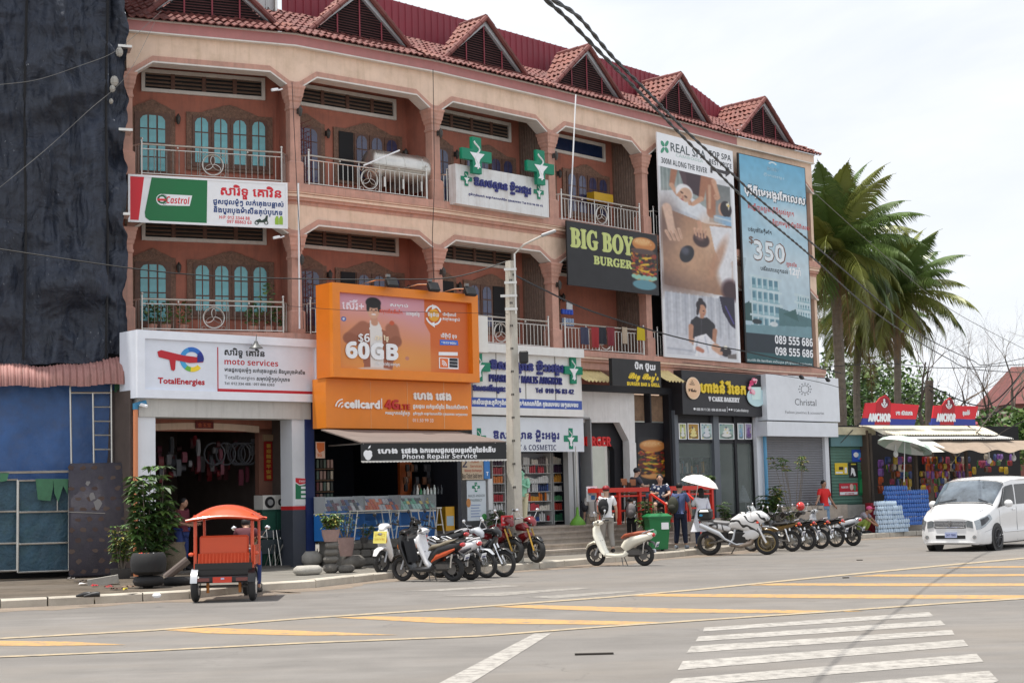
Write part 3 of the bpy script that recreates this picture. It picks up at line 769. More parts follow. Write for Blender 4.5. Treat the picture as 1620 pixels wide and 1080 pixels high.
for a,b in zip(pw[:-1],pw[1:]):corrug('corrugated_wall',a[0],b[0],13.6,zt,zt,M_redm)
e_=rear(1150,178,4);corrug('corrugated_wall',pw[-1][0],e_[0],13.6,zt,e_[1],M_redm)
mb=MB();mb.world=True;e0=e_[0]
a=B1.w(.25,-1.6);b=B1.w(4.05,-1.6);b2=pw[0][0]
corrug('pale_corrugated_wall',a,b+(b-a)*.02,13.9,17,17,M_whm,.2)
mb=MB();mb.world=True;mb.cyl((b.x+.1,b.y-.05,13.6),(b.x+.1,b.y-.05,17),.05,n=6);cpart('rain_pipe',mb,M_steel)
# signs
def frame_at(px,D,ang,py=700):
 p=at_depth(px,py,D);return Frame((p.x,p.y),R(ang))
class Sign:
 """a flat board in frame fr; corners are TL, TR, BR, BL pixels of the photograph"""
 def __init__(s,name,label,cat,fr,off,tl,tr,br,bl,thick,m,group=None,base_m=None,part_name=None,border=None,bm=None,bw=.1,bd=.03,parent=None):
  s.fr=fr;s.off=off
  a,b,c,d=[fr.uz(*q,off)for q in(tl,tr,br,bl)]
  s.u0=(a[0]+d[0])/2;s.u1=(b[0]+c[0])/2;s.z1=(a[1]+b[1])/2;s.z0=(c[1]+d[1])/2
  s.root=parent or thing(name,label,cat,fr.w((s.u0+s.u1)/2,off-thick/2,s.z0),group=group)
  q=WB(fr);q.box(s.u0,s.u1,-off,-off+thick,s.z0,s.z1);s.board=part(part_name or 'sign_board',q,m,s.root)
  if bm:
   for nm,a in(('frame_rail',(s.u0,s.u1,s.z1-bw,s.z1)),('frame_rail',(s.u0,s.u1,s.z0,s.z0+bw)),('frame_rail',(s.u0,s.u0+bw,s.z0+bw,s.z1-bw)),('frame_rail',(s.u1-bw,s.u1,s.z0+bw,s.z1-bw))):
    q=WB(fr);q.box(a[0],a[1],-off-bd,-off+.002,a[2],a[3]);part(nm,q,bm,s.root)
 def text(s,t,xl,yt,yb,xr,m,style='',ext=0.,fat=0.,by='cap',off=None,name='lettering',slant=0.,lift=.0):
  o=s.off+lift
  u0,z0=s.fr.uz(xl,yb,o);z1=s.fr.z(xl,yt,o);u1=s.fr.u(xr,yb,o)
  return lettering(t,s.fr,o,(u0,z0,u1,z1),m,s.root,style,ext,fat,name,slant,by)
 def poly(s,pts,m,lift=.004,name='print_shape',d=None,thick=.003):
  q=WB(s.fr);P=[s.fr.uz(x,y,s.off+lift)for x,y in pts];q.prism(P,-s.off-lift-thick,-s.off-lift+.001,'y');return part(name,q,m,s.root)
 def rect(s,xl,yt,yb,xr,m,lift=.004,name='print_shape',thick=.003):
  a=s.fr.uz(xl,yt,s.off);b=s.fr.uz(xl,yb,s.off);u1=s.fr.u(xr,yb,s.off)
  q=WB(s.fr);q.box(a[0],u1,-s.off-lift-thick,-s.off-lift+.001,b[1],a[1]);return part(name,q,m,s.root)
 def disc(s,cx,cy,rx,ry,m,lift=.006,name='print_shape',n=22,thick=.003,a0=0,a1=360,inner=0):
  c=s.fr.uz(cx,cy,s.off);k=abs(s.fr.u(cx+10,cy,s.off)-c[0])/10;kz=abs(s.fr.z(cx,cy-10,s.off)-c[1])/10
  A=[R(a0+(a1-a0)*i/n)for i in range(n+(0 if a1-a0==360 and not inner else 1))]
  if inner:poly=None
  q=WB(s.fr);Y0,Y1=-s.off-lift-thick,-s.off-lift+.001
  if not inner:q.prism([(c[0]+rx*k*math.cos(a),c[1]+ry*kz*math.sin(a))for a in A],Y0,Y1,'y')
  else:
   for a,b in zip(A[:-1],A[1:]):
    q.prism([(c[0]+rx*k*f*math.cos(t),c[1]+ry*kz*f*math.sin(t))for t,f in((a,inner),(a,1),(b,1),(b,inner))],Y0,Y1,'y')
  return part(name,q,m,s.root)
 def picture(s,xl,yt,yb,xr,canvas,lift=.003,name='printed_picture'):
  a=s.fr.uz(xl,yt,s.off);b=s.fr.uz(xl,yb,s.off);u1=s.fr.u(xr,yb,s.off)
  return picture(canvas,s.fr,s.off+lift,a[0],b[1],u1,a[1],s.root,name)
def picture(cv,fr,off,u0,z0,u1,z1,parent,name='printed_picture',label=None):
 im=cv.px if isinstance(cv,Canvas)else cv;H,W=im.shape[:2]
 us=np.linspace(u0,u1,W);zs=np.linspace(z1,z0,H);U,Z=np.meshgrid(us,zs)
 P=np.stack([U,np.full_like(U,-off),Z],-1).reshape(-1,3);M=np.array(fr.M);P=P@M[:3,:3].T+M[:3,3]
 P=P-np.array(root_of(parent).location)if parent else P
 idx=np.arange(H*W).reshape(H,W);f=np.stack([idx[1:,:-1],idx[1:,1:],idx[:-1,1:],idx[:-1,:-1]],-1).reshape(-1,4)
 me=bpy.data.meshes.new(name);me.vertices.add(len(P));me.vertices.foreach_set('co',P.astype('f').ravel())
 me.loops.add(f.size);me.loops.foreach_set('vertex_index',f.ravel().astype('i'));me.polygons.add(len(f));me.polygons.foreach_set('loop_start',np.arange(0,f.size,4).astype('i'))
 me.update(calc_edges=True)
 at=me.color_attributes.new('print','FLOAT_COLOR','POINT');c=np.clip(im,0,1);lin=np.where(c<=.04045,c/12.92,((c+.055)/1.055)**2.4)*.82
 at.data.foreach_set('color',np.concatenate([lin,np.ones((H,W,1))],-1).astype('f').ravel())
 me.materials.append(vcmat());o=bpy.data.objects.new(name,me);col.objects.link(o);o.parent=parent
 return o
class Canvas:
 def __init__(s,w_,h,c=(255,255,255)):
  s.w=w_;s.h=h;s.px=np.ones((h,w_,3))*np.array(c)/255.;s.Y,s.X=np.mgrid[0:h,0:w_];s.X=(s.X+.5)/w_;s.Y=(s.Y+.5)/h
 def put(s,a,c):a=np.clip(a,0,1)[...,None];s.px=s.px*(1-a)+a*np.array(c)/255.;return s
 def grad(s,c0,c1,x0=0,y0=0,x1=1,y1=1,ang=0):
  t=np.clip(((s.Y-y0)/(y1-y0))*math.cos(ang)+((s.X-x0)/(x1-x0))*math.sin(ang),0,1)[...,None]
  m=((s.X>=x0)&(s.X<x1)&(s.Y>=y0)&(s.Y<y1))[...,None];s.px=np.where(m,(1-t)*np.array(c0)/255.+t*np.array(c1)/255.,s.px);return s
 def ell(s,cx,cy,rx,ry,c,soft=.15,rot=0,a=1):
  dx,dy=s.X-cx,(s.Y-cy);q,w_=math.cos(rot),math.sin(rot);asp=s.h/s.w
  x=dx*q+dy*asp*w_;y=(-dx*w_+dy*asp*q)/asp
  d=np.sqrt((x/rx)**2+(y/ry)**2);return s.put(np.clip((1+soft/2-d)/max(soft,1e-3),0,1)*a,c)
 def poly(s,pts,c,a=1):
  m=np.zeros_like(s.X,bool);n=len(pts)
  for i in range(n):
   (xa,ya),(xb,yb)=pts[i],pts[(i+1)%n]
   if ya==yb:continue
   k=((ya>s.Y)!=(yb>s.Y))&(s.X<(xb-xa)*(s.Y-ya)/(yb-ya)+xa);m^=k
  return s.put(m*1.*a,c)
 def limb(s,x0,y0,x1,y1,r0,r1,c,soft=.3,a=1):
  asp=s.h/s.w;dx,dy=x1-x0,(y1-y0)*asp;t=np.clip(((s.X-x0)*dx+(s.Y-y0)*asp*dy)/(dx*dx+dy*dy),0,1)
  d=np.hypot(s.X-x0-t*dx,(s.Y-y0)*asp-t*dy);r=r0+(r1-r0)*t;return s.put(np.clip((1+soft/2-d/r)/soft,0,1)*a,c)
 def noise(s,amt,n=12,seed=1,x0=0,y0=0,x1=1,y1=1):
  g=np.random.RandomState(seed);k=g.rand(n*2+2,n+2);yy=s.Y*(n*2);xx=s.X*n;i,j=yy.astype(int),xx.astype(int);fy,fx=yy-i,xx-j
  v=k[i,j]*(1-fy)*(1-fx)+k[i+1,j]*fy*(1-fx)+k[i,j+1]*(1-fy)*fx+k[i+1,j+1]*fy*fx
  m=((s.X>=x0)&(s.X<x1)&(s.Y>=y0)&(s.Y<y1));s.px=np.clip(s.px*(1+amt*(v-.5)*m)[...,None],0,1);return s
 def blur(s,k=1):
  for _ in range(k):
   p=np.pad(s.px,((1,1),(1,1),(0,0)),'edge');s.px=(p[:-2,1:-1]+p[2:,1:-1]+p[1:-1,:-2]+p[1:-1,2:]+2*p[1:-1,1:-1])/6
  return s
def burger(cv,cx,cy,rx,ry,seed=3):
 g=random.Random(seed)
 cv.ell(cx,cy+ry*.80,rx*.95,ry*.22,(196,128,66),.1);cv.ell(cx,cy+ry*.84,rx*.8,ry*.12,(224,160,92),.5)
 y=cy+ry*.62
 for lay in range(4):
  for k in range(44):
   x=cx+g.uniform(-1,1)*rx;c=g.choice([(86,38,22),(60,26,18),(190,120,30),(226,178,40),(120,40,26),(150,60,30),(66,84,30),(176,40,30),(40,20,16)])
   cv.ell(x,y+g.uniform(-.13,.13)*ry,rx*g.uniform(.07,.24),ry*g.uniform(.025,.085),c,.3,g.uniform(-.4,.4))
  cv.ell(cx+g.uniform(-.3,.3)*rx,y-ry*.10,rx*.5,ry*.05,(236,190,50),.3,g.uniform(-.2,.2));y-=ry*.30
 cv.ell(cx,cy-ry*.68,rx*.98,ry*.32,(206,132,66),.08);cv.ell(cx-rx*.15,cy-ry*.78,rx*.7,ry*.16,(236,176,110),.6)
 for k in range(30):cv.ell(cx+g.uniform(-.7,.7)*rx,cy-ry*(.68+g.uniform(0,.22)),rx*.03,ry*.015,(250,226,180),.4)
 return cv
W_=flat(238,240,243);BLK=flat(28,28,30);RED=flat(196,28,44);GRN=flat(0,128,96);BLU=flat(34,42,120)
# ---- oil brand sign on the first balcony
S=Sign('oil_brand_sign','long green, red and white oil dealer sign hung under the top balcony','sign',B1,.42,(203,277),(455,288),(455,361),(202,352),.05,W_,bm=W_,bw=.05,bd=.015)
cg=flat(18,112,62);cr_=flat(214,38,52)
S.poly([(204.5,279),(228,280),(219,350),(204,350)],cr_);S.poly([(240,280.5),(328,284),(327,353),(238,350),(230,344),(229,336)],cg)
S.poly([(255,307),(304,309.5),(300,326),(258,325)],W_,.008);S.disc(256.5,316,9.5,9,W_,.008);S.disc(256,315.5,7.5,7,flat(16,104,60),.012);S.disc(256,315.5,4.5,4.2,W_,.016)
S.poly([(249,314),(262,314.6),(262,318),(249,317.5)],cr_,.02)
S.text('Castrol',263,311,321.5,300,cr_,'ital',lift=.010)
S.text('សារិទ្ធ គោវិន',349,295,308,444,cr_,fat=.02);S.text('ជួសជុលម៉ូតូ លក់គ្រឿងបន្លាស់',337,315,322,448,flat(30,66,130),fat=.012)
S.text('និងប្តូរប្រេងម៉ាស៊ីនគ្រប់ប្រភេទ',338,328,335.5,446,flat(30,66,130),fat=.012)
S.text('H/P: 012 3344 88',347,341,346,395,cr_,'bold');S.text('097 88863 63',359,348,353,398,cr_,'bold')
gd=flat(40,60,50)
for cx in(406,421):S.disc(cx,352.5,3.4,3.2,gd,inner=.6)
S.poly([(404,349),(411,346),(414,349),(420,345),(424,350),(417,352),(407,352)],gd);S.poly([(419,346),(421,341),(424,341),(423,349)],gd)
for cx in(438,444.5):S.poly([(cx-3,346),(cx-1,342),(cx+2,342),(cx+3,346),(cx+3,355.5),(cx-3,355)],flat(150,190,60))
# ---- white fuel brand lightbox over the first shop
TF=frame_at(219,35.0,42.3)
S=Sign('fuel_brand_sign','white framed lightbox with a multicoloured fuel emblem over the motorcycle repair shop','sign',TF,0,(214,519.5),(508,540),(508,635.8),(216,629.6),.75,flat(226,232,243),bm=flat(236,241,250),bw=.19,bd=.07)
TS=S
rd=flat(190,30,46)
S.poly([(249,556),(255,553.5),(290,562),(322,566),(321,573),(300,574),(278,569.5),(277,584),(275,586.5),(271,585),(268,569),(251,564.5)],rd,.012)
for a0,a1,c in((0,45,(30,50,150)),(45,110,(40,110,200)),(110,180,(60,150,215)),(180,232,(70,170,220)),(232,262,(110,180,60)),(262,318,(245,215,50))):
 S.disc(303.5,568.5,19,19.5,flat(*c),.006,a0=a0,a1=a1,inner=.62,n=10)
S.poly([(312,562),(322,563),(322,572),(312,573)],flat(30,40,130),.016)
S.text('TotalEnergies',249.5,597,606,323,rd,'',fat=.015)
S.rect(343.5,549,620,345.5,rd);S.rect(345,614.5,620.5,497,rd)
S.text('សារិទ្ធ គោវិន',355,552,561,418,flat(40,44,48),fat=.012);S.text('moto services',355,567,576,440,rd,'bold')
S.text('មានជួសជុលម៉ូតូ លក់គ្រឿងបន្លាស់ និងប្តូរប្រេងម៉ាស៊ីន',355,581.5,587,482,flat(60,62,66),fat=.006)
S.text('TotalEnergies',355,593,599,403,flat(60,62,66));S.text('សម្រាប់ម៉ូតូគ្រប់ប្រភេទ',406,596,601.5,458,flat(60,62,66),fat=.006)
S.text('Tel: 012 334 488 / 097 888 6363',355,604,608,434,flat(70,72,76),'bold')
p=TF.w(TF.u(405,545,.25),.25,TF.z(405,551,.25));q=MB();q.lathe([(.17,0),(.15,.03),(.07,.09),(.04,.17),(.0,.18)],n=14);q.cyl((0,0,.17),(0,.1,.34),.012,n=5)
h=part('horn_speaker',q,flat(90,92,92,.4),None,smooth=40);h.location=p;tag(h,'small grey horn speaker hanging over the white fuel brand lightbox','speaker')
# ---- orange phone network billboard
OF=frame_at(517,37.3,42.5)
org=flat(232,132,28,.45,coat=.15);orgd=flat(222,118,24,.45)
S=Sign('orange_billboard','big orange two tier billboard advertising 60GB with a smiling man in a brown shirt','billboard',OF,0,(517,444.5),(751,470),(753.6,605),(526,597),.55,orgd,bm=org,bw=.22,bd=.13)
low=Sign('x','','',OF,-.22,(515,599),(746,606),(746,679),(516,677),.55,org,parent=S.root,part_name='lower_board')
for x in(586,644,702):
 low.rect(x,604,678,x+.9,flat(236,190,140),.003,'panel_joint')
cv=Canvas(210,130);cv.grad((222,160,200),(238,150,66),ang=.25);cv.ell(.35,.15,.5,.45,(232,176,196),1.4,a=.6);cv.ell(.15,.8,.35,.45,(240,150,70),1.2,a=.7)
cv.poly([(.66,0),(1,0),(1,1),(.70,1),(.70,.48),(.655,.33)],(226,112,44));cv.ell(.42,.88,.3,.2,(244,170,90),1.2,a=.8)
cv.poly([(.17,.50),(.20,.44),(.255,.37),(.32,.45),(.36,.48),(.40,.42),(.44,.50),(.41,.98),(.20,.98),(.19,.68)],(170,104,78))
cv.limb(.20,.45,.10,.60,.05,.045,(176,110,84));cv.limb(.10,.60,.20,.66,.045,.03,(160,96,70));cv.limb(.41,.45,.44,.62,.05,.04,(176,110,84));cv.limb(.44,.6,.37,.67,.04,.03,(160,96,70))
cv.poly([(.25,.35),(.245,.45),(.25,1),(.345,1),(.335,.45),(.31,.36)],(245,240,236));cv.limb(.278,.30,.282,.38,.022,.026,(214,158,130))
cv.ell(.275,.225,.045,.105,(228,176,148),.15);cv.ell(.275,.125,.056,.07,(24,20,22),.15);cv.ell(.235,.19,.012,.05,(28,22,24),.2);cv.ell(.318,.19,.012,.05,(28,22,24),.2)
cv.ell(.262,.215,.007,.008,(30,20,20),.3);cv.ell(.293,.215,.007,.008,(30,20,20),.3);cv.ell(.277,.275,.017,.012,(250,236,232),.3);cv.ell(.277,.245,.006,.014,(206,146,120),.4)
cv.ell(.41,.37,.018,.03,(214,96,60),.2);cv.ell(.52,.82,.015,.025,(210,140,120),.3);cv.ell(.06,.36,.018,.03,(70,110,190),.2);cv.ell(.06,.36,.009,.014,(240,240,250),.2);cv.ell(.28,.985,.12,.03,(235,220,205),.3)
S.picture(530,459,583,741,cv)
S.text('ស៊េរី+',541,476,488,575,flat(240,226,236),fat=.015);S.text('សម្រាប់',617,480,484,645,W_,fat=.01);S.text('សម្រាប់អ៊ីនធើណិត',600,489,494,636,flat(230,90,60),fat=.01);S.text('លេខទូរស័ព្ទ',642,493,498,663,W_,fat=.01)
S.text('$6',567,527,540,585,W_,'bold',lift=.03);S.text('/30 ថ្ងៃ',593,531,537,614,flat(250,232,200),fat=.01,lift=.02)
S.text('60GB',546.5,541,565,628,W_,'bold',fat=.035,lift=.02,ext=.01)
S.text('(1ថ្ងៃ 2GB 30ថ្ងៃ សម្រាប់អ្នក)',594,573,577,632,W_,fat=.006)
S.disc(685.5,498.5,13,16,W_,.01,a0=20,a1=165,inner=.82);S.disc(685.5,498.5,13,16,W_,.01,a0=200,a1=345,inner=.82)
S.poly([(684,481),(691,486.5),(683,490)],W_,.012);S.poly([(687,509),(680,512.5),(688,518)],W_,.012);S.disc(686,498.5,8.5,10,flat(232,170,50),.008)
S.text('ទិន្នន័យ',676.5,494.5,499.5,694,W_,fat=.008,lift=.014);S.text('ដើមអ្វីទៅលើ',700,495,499,721,W_,fat=.008);S.text('គម្រោងបន្ទាប់',700,502,506,727,W_,fat=.008)
S.text('ដើម្បីប្រើ ចុច',697,528,533,722,W_,fat=.01);S.poly([(696,537),(724,538.5),(725,546),(696,545.5)],flat(50,110,210),.008);S.text('*1615*600#',698,539.8,543.2,722,W_,'bold',lift=.012)
S.poly([(694,556.5),(724,557),(724,562.5),(694,562)],W_,.008);S.rect(694,565,582.5,725,W_,.008);S.rect(695.5,566.5,581,708.5,flat(226,112,44),.012)
for k,r_ in enumerate((3,5,7)):S.disc(698.5,578.5,r_*1.1,r_*1.3,W_,.016,a0=0,a1=90,inner=1-.55/r_*2,n=8)
for k in range(3):S.rect(710.5,566.5+5*k,570.8+5*k,723.5,flat(30,36,44),.012)
wl=flat(246,244,240)
for k,r_ in enumerate((4,8.5,13)):
 low.disc(530.5+11.5,645.5,r_*1.0,r_*1.15,wl,.02,a0=95,a1=170,inner=1-1.6/r_,n=9,thick=.02,name='emblem_arc')
low.text('cellcard',543.5,632,644.5,598.5,wl,'',ext=.03,fat=.03);low.rect(601.8,630,646.5,603.2,wl,.02,thick=.02)
low.text('4G',608,632.5,646.5,629,flat(196,44,40),'bold',ext=.03,fat=.02);low.text('LTE',631,639,647.5,647.5,flat(196,44,40),'',ext=.03,fat=.01)
low.text('មានរហូតភាពដ៏ខ្លាំងក្លា',609,650.5,655,648,wl,fat=.008)
low.text('ហេង ផេង',653,620,631,711,wl,ext=.03,fat=.035);low.text('ជួសជុល លក់ទូរស័ព្ទដៃ និងលក់ស៊ីមកាត',653,639.5,645,739,wl,fat=.012)
low.text('ភូមិវត្តបូព៌ា សង្កាត់សាលាកំរើក ក្រុងសៀមរាប ខេត្តសៀមរាប',653,652,655.5,739,wl,fat=.008);low.text('011.50 99 33',653,661.5,667,685.5,wl)
for(x,y)in((620,447),(686,454),(744,461)):
 p=OF.w(OF.u(x,y,.35),.35,OF.z(x,y,.35));t=thing('floodlight',{620:'black floodlight over the smiling man, leftmost on the orange billboard',686:'black floodlight over the middle of the orange billboard',744:'black floodlight at the top right corner of the orange billboard'}[x],'floodlight',p,R(42.5),'floodlights on the orange billboard')
 q=MB();q.bevbox((0,0,0),(.34,.12,.26),.03,rot=(R(-25),0,0));part('housing',q,BLK,t);q=MB();q.cbox((0,.075,-.03),(.27,.01,.19),rot=(R(-25),0,0));part('lens',q,flat(60,62,66,.15),t)
 q=MB();q.tube([(0,.05,.08),(-.1,.5,.12),(-.2,1.1,.05)],.014,5);part('bracket',q,M_steel,t);q=MB();q.box(-.16,-.06,-.02,.05,.13,.2);part('driver_box',q,flat(120,122,122),t)
q=WB(OF);u,z=OF.uz(752,500,-.1);q.box(u,u+.34,-.0,.5,z-.95,z);part('side_box',q,flat(225,225,220),None)
tag(bpy.data.objects['side_box'],'white boxed unit sticking out beside the orange billboard','sign box');bpy.data.objects['side_box'].name='side_sign_box'
# ---- balcony pharmacy sign with green crosses
def cross(S,cx,cy,w_,h,m,lift,thick,name='green_cross',rod=True,a=.30):
 c=S.fr.uz(cx,cy,S.off+lift);k=abs(S.fr.u(cx+10,cy,S.off+lift)-c[0])/10;kz=abs(S.fr.z(cx,cy-10,S.off+lift)-c[1])/10
 X,Z=w_*k/2,h*kz/2;x,z=X*a,Z*a
 P=[(-x,-Z),(x,-Z),(x,-z),(X,-z),(X,z),(x,z),(x,Z),(-x,Z),(-x,z),(-X,z),(-X,-z),(-x,-z)]
 q=WB(S.fr);q.prism([(c[0]+a_,c[1]+b)for a_,b in P],-S.off-lift-thick,-S.off-lift,'y');o=part(name,q,m,S.root)
 y=-S.off-lift-thick-.006;q=WB(S.fr);pts=[]
 for i in range(15):
  t=i/14;pts.append((c[0]+X*.20*math.sin(t*11)*(.5+.5*t),y,c[1]-Z*.75+1.5*Z*t))
 q.tube(pts,X*.045,4);q.prism([(c[0]-X*.5,c[1]+Z*.12),(c[0]+X*.5,c[1]+Z*.12),(c[0]+X*.18,c[1]-Z*.22),(c[0]+X*.1,c[1]-Z*.5),(c[0]+X*.22,c[1]-Z*.66),(c[0]-X*.22,c[1]-Z*.66),(c[0]-X*.1,c[1]-Z*.5),(c[0]-X*.18,c[1]-Z*.22)],y-.004,y+.004,'y')
 part('cup_and_snake',q,W_,o);return o
db=flat(34,40,118,.4)
S=Sign('pharmacy_balcony_sign','weathered white pharmacy box sign with two raised green crosses on the top balcony','sign',B3,.55,(721,257),(868,287),(868,343.5),(721,322),.28,mat('weathered_white',(.74,.75,.75),.6,var=.06,streak=.4,dirt=.35,dirtcol=(.3,.2,.13)))
cross(S,750,247,46,57,GRN,.12,.12);cross(S,851,266,42,54,GRN,.12,.12);cross(S,737.5,283,17,22,GRN,.01,.02);cross(S,852,304,15,22,GRN,.01,.02)
S.text('ឱសថស្ថាន ម្លិះអង្គរ',749,281,293,838,db,ext=.03,fat=.03);S.text('ភូមិវត្តដំណាក់ សង្កាត់សាលាកំរើក ក្រុងសៀមរាប Tel 010 96 83 42',741,305.5,308.5,858,db,fat=.008)
# ---- main pharmacy fascia
PF=frame_at(747,41.75,44.5)
pm=mat('pharmacy_cladding',(.78,.78,.76),.5,var=.04,streak=.2,dirt=.15,dirtcol=(.5,.42,.32))
S=Sign('pharmacy_sign','tall white pharmacy fascia with raised blue lettering and two green crosses above the white banner','sign',PF,0,(750,557),(919,564),(921,646),(746,645),.5,pm)
for a in(((750,542),(924,552),(924,564),(750,557)),((744,644),(923,647),(924,658),(744,656))):Sign('x','','',PF,.16,*a,.7,pm,parent=S.root,part_name='cladding_strip')
for x in(785,831,878):S.rect(x,558,644,x+.6,flat(150,148,142),.001,'cladding_joint')
cross(S,905,586,28,42,GRN,.02,.07);cross(S,755,580,36,46,GRN,.02,.07)
S.text('ឱសថស្ថាន ម្លិះអង្គរ',774,570,583,888,db,ext=.05,fat=.045);S.text('PHARMACY MALIS ANGKOR',773,592,603.5,888,db,'bold',ext=.05)
S.text('ឱសថការីឈ្មោះ ម៉ាលីន',747,609.5,617.5,822,db,ext=.03,fat=.03);S.text('Tel  010 96 83 42',847,613.5,621,907,db,'bold',ext=.03)
S.rect(745,628,643,920.5,flat(60,88,168),.004);S.text('អាស័យដ្ឋាន:ភូមិវត្តដំណាក់ សង្កាត់សាលាកំរើក ក្រុងសៀមរាប ខេត្តសៀមរាប',747,632,638.5,914,W_,fat=.02,lift=.01)
bm_=mat('banner_vinyl',(.70,.75,.80),.5,var=.04,dirt=.1)
S2=Sign('pharmacy_banner','white vinyl pharmacy and cosmetic banner tied under the pharmacy fascia','banner',PF,.05,(747,660),(922,660),(925,716),(747,712),.012,bm_)
for y_ in(0,):
 for cx in(758,903):cross(S2,cx,693.5,22,33,GRN,.003,.004)
S2.text('ឱសថស្ថាន ម្លិះអង្គរ',780,682,693,884,db,fat=.03);S2.text('PHARMACY & COSMETIC',775,703,711.5,880,flat(50,56,96),'bold')
# ---- burger banner on the balcony
lime=flat(196,206,128)
S=Sign('burger_banner','black balcony banner with lime BIG BOY BURGER lettering and a tall stacked burger','banner',B4,.50,(897,348),(1041,373),(1041,467),(898,450.6),.05,flat(24,24,28,.5))
S.text('BIG BOY',902,360,389,1000,lime,'serif',fat=.06);S.text('BURGER',939,404.5,417,999,lime,'serif',fat=.03)
cv=Canvas(60,110,(24,24,28));burger(cv,.52,.42,.46,.40,4);cv.ell(.5,.28,.46,.05,(90,70,66),.3)
for k in range(9):cv.ell(.1+.1*k,.74+.02*(k%2),.10,.035,(150,205,185),.3)
cv.ell(.5,.88,.46,.09,(96,150,165),.15);cv.blur(1);S.picture(997,371,458,1040,cv)
# ---- spa banner
S=Sign('spa_banner','tall white spa banner with massage photographs covering the fifth balcony','banner',B5,.42,(1038,208),(1160,240),(1171,572),(1052,566),.04,flat(236,238,242))
lf=flat(70,150,120)
for a in(45,135,225,315):
 c=(1051.5,232.5);pts=[]
 for i in range(12):
  t=2*math.pi*i/12;x,y=5.8+4.6*math.cos(t),2.6*math.sin(t);pts.append((c[0]+(x*math.cos(R(a))-y*math.sin(R(a)))*.8,c[1]-(x*math.sin(R(a))+y*math.cos(R(a)))*1.25))
 S.poly(pts,lf)
S.text('REAL SPA',1061,225.5,239,1116,flat(80,92,96),fat=.008);S.text('CAMBODIA',1069,243,247.5,1112,flat(190,210,205),'bold');S.text('300M ALONG THE RIVER',1046,249,257.5,1118,flat(60,66,72),'bold')
S.text('TOP SPA',1122,238,247,1156,flat(60,66,72),'bold');S.text('BEST PRICE',1122,251.5,259,1157,flat(60,66,72),'bold')
S.poly([(1124,264),(1148,271),(1148,267),(1156,274),(1148,280),(1148,276),(1127,270),(1127,274),(1124,273)],flat(56,52,56),.006)
cv=Canvas(130,330,(236,238,242));sk=(216,166,136);sk2=(176,118,88);skd=(150,98,76);D_=(38,28,36)
def hand(x,y,dx,dy,c,n=4,l=.05,r=.011,sp=.022):
 px_,py_=-dy,dx;k_=math.hypot(dx,dy*2.5)
 for q_ in range(n):o=(q_-(n-1)/2)*sp;a=1-.12*abs(q_-1);cv.limb(x+px_*o*1.2,y+py_*o*.4,x+dx*l*a+px_*o,y+dy*l*a*.4+py_*o*.4,r,r*.8,c,.3);cv.limb(x+px_*o*1.2+.006,y+py_*o*.4+.003,x+dx*l*a+px_*o+.006,y+dy*l*a*.4+py_*o*.4+.003,r*.3,r*.2,skd,.8,.5)
cv.grad((128,142,140),(182,190,188),.03,.0,.66,.24)
for k in range(12):cv.put(((cv.X>.05+k*.055)&(cv.X<.07+k*.055)&(cv.Y<.13)&(cv.Y>0))*.4,(206,212,210))
cv.poly([(.03,.13),(.3,.105),(.66,.185),(.66,.262),(.03,.215)],(232,236,242));cv.limb(.05,.20,.5,.25,.03,.03,(206,212,222),.8);cv.poly([(.27,0),(.64,.0),(.57,.125),(.36,.10)],(64,40,50));cv.poly([(.27,0),(.36,0),(.38,.1),(.34,.09)],(84,58,66))
cv.limb(.22,-.02,.17,.09,.045,.032,sk2);cv.limb(.17,.09,.24,.135,.032,.022,sk);cv.limb(.62,-.01,.56,.13,.05,.036,sk2);cv.limb(.56,.13,.44,.17,.034,.024,sk)
cv.ell(.335,.115,.115,.045,(244,244,246),.12,.5);cv.ell(.345,.128,.085,.042,(222,180,152),.12,.5);cv.ell(.30,.118,.022,.005,(90,60,50),.5,.5);cv.ell(.35,.137,.022,.005,(90,60,50),.5,.5);cv.ell(.31,.142,.014,.009,(200,140,116),.5);cv.ell(.30,.158,.022,.006,(176,84,80),.4,.4);cv.limb(.26,.165,.36,.185,.03,.035,(238,240,244));hand(.25,.13,.6,.3,sk);hand(.42,.165,-.7,.1,sk)
cv.grad((120,126,126),(170,166,164),.665,.03,.97,.25);cv.limb(.70,.03,.69,.20,.075,.06,sk2);cv.limb(.68,.05,.67,.17,.02,.02,(214,168,138),.9);cv.limb(.74,.02,.80,.10,.035,.025,sk);hand(.78,.10,-.6,.6,sk);cv.ell(.84,.165,.05,.034,sk,.2);cv.ell(.90,.16,.08,.045,D_,.12);cv.ell(.93,.135,.03,.010,(250,246,226),.4,.6);cv.ell(.94,.14,.010,.024,(250,246,226),.4);cv.ell(.935,.138,.012,.006,(236,190,60),.4);cv.poly([(.72,.205),(.97,.20),(.97,.255),(.72,.24)],(150,190,222));cv.limb(.74,.215,.96,.222,.012,.012,(206,226,240),.6)
cv.poly([(.03,.215),(.62,.262),(.97,.25),(.97,.648),(.03,.625)],(176,134,106));cv.ell(.10,.33,.16,.14,(120,92,82),1.3,a=.9);cv.ell(.22,.60,.36,.07,(112,86,78),1.3,a=.9);cv.ell(.42,.46,.28,.14,(206,164,132),1.4,a=.9);cv.ell(.68,.33,.16,.10,(226,186,154),1.2,a=.8);cv.poly([(.66,.27),(.97,.26),(.97,.44),(.84,.50),(.72,.40)],(240,240,244));cv.ell(.86,.50,.12,.10,(238,238,242),.7);cv.ell(.76,.44,.06,.12,(196,146,116),.9,.4,a=.8);cv.ell(.92,.61,.12,.06,(66,36,44),.5)
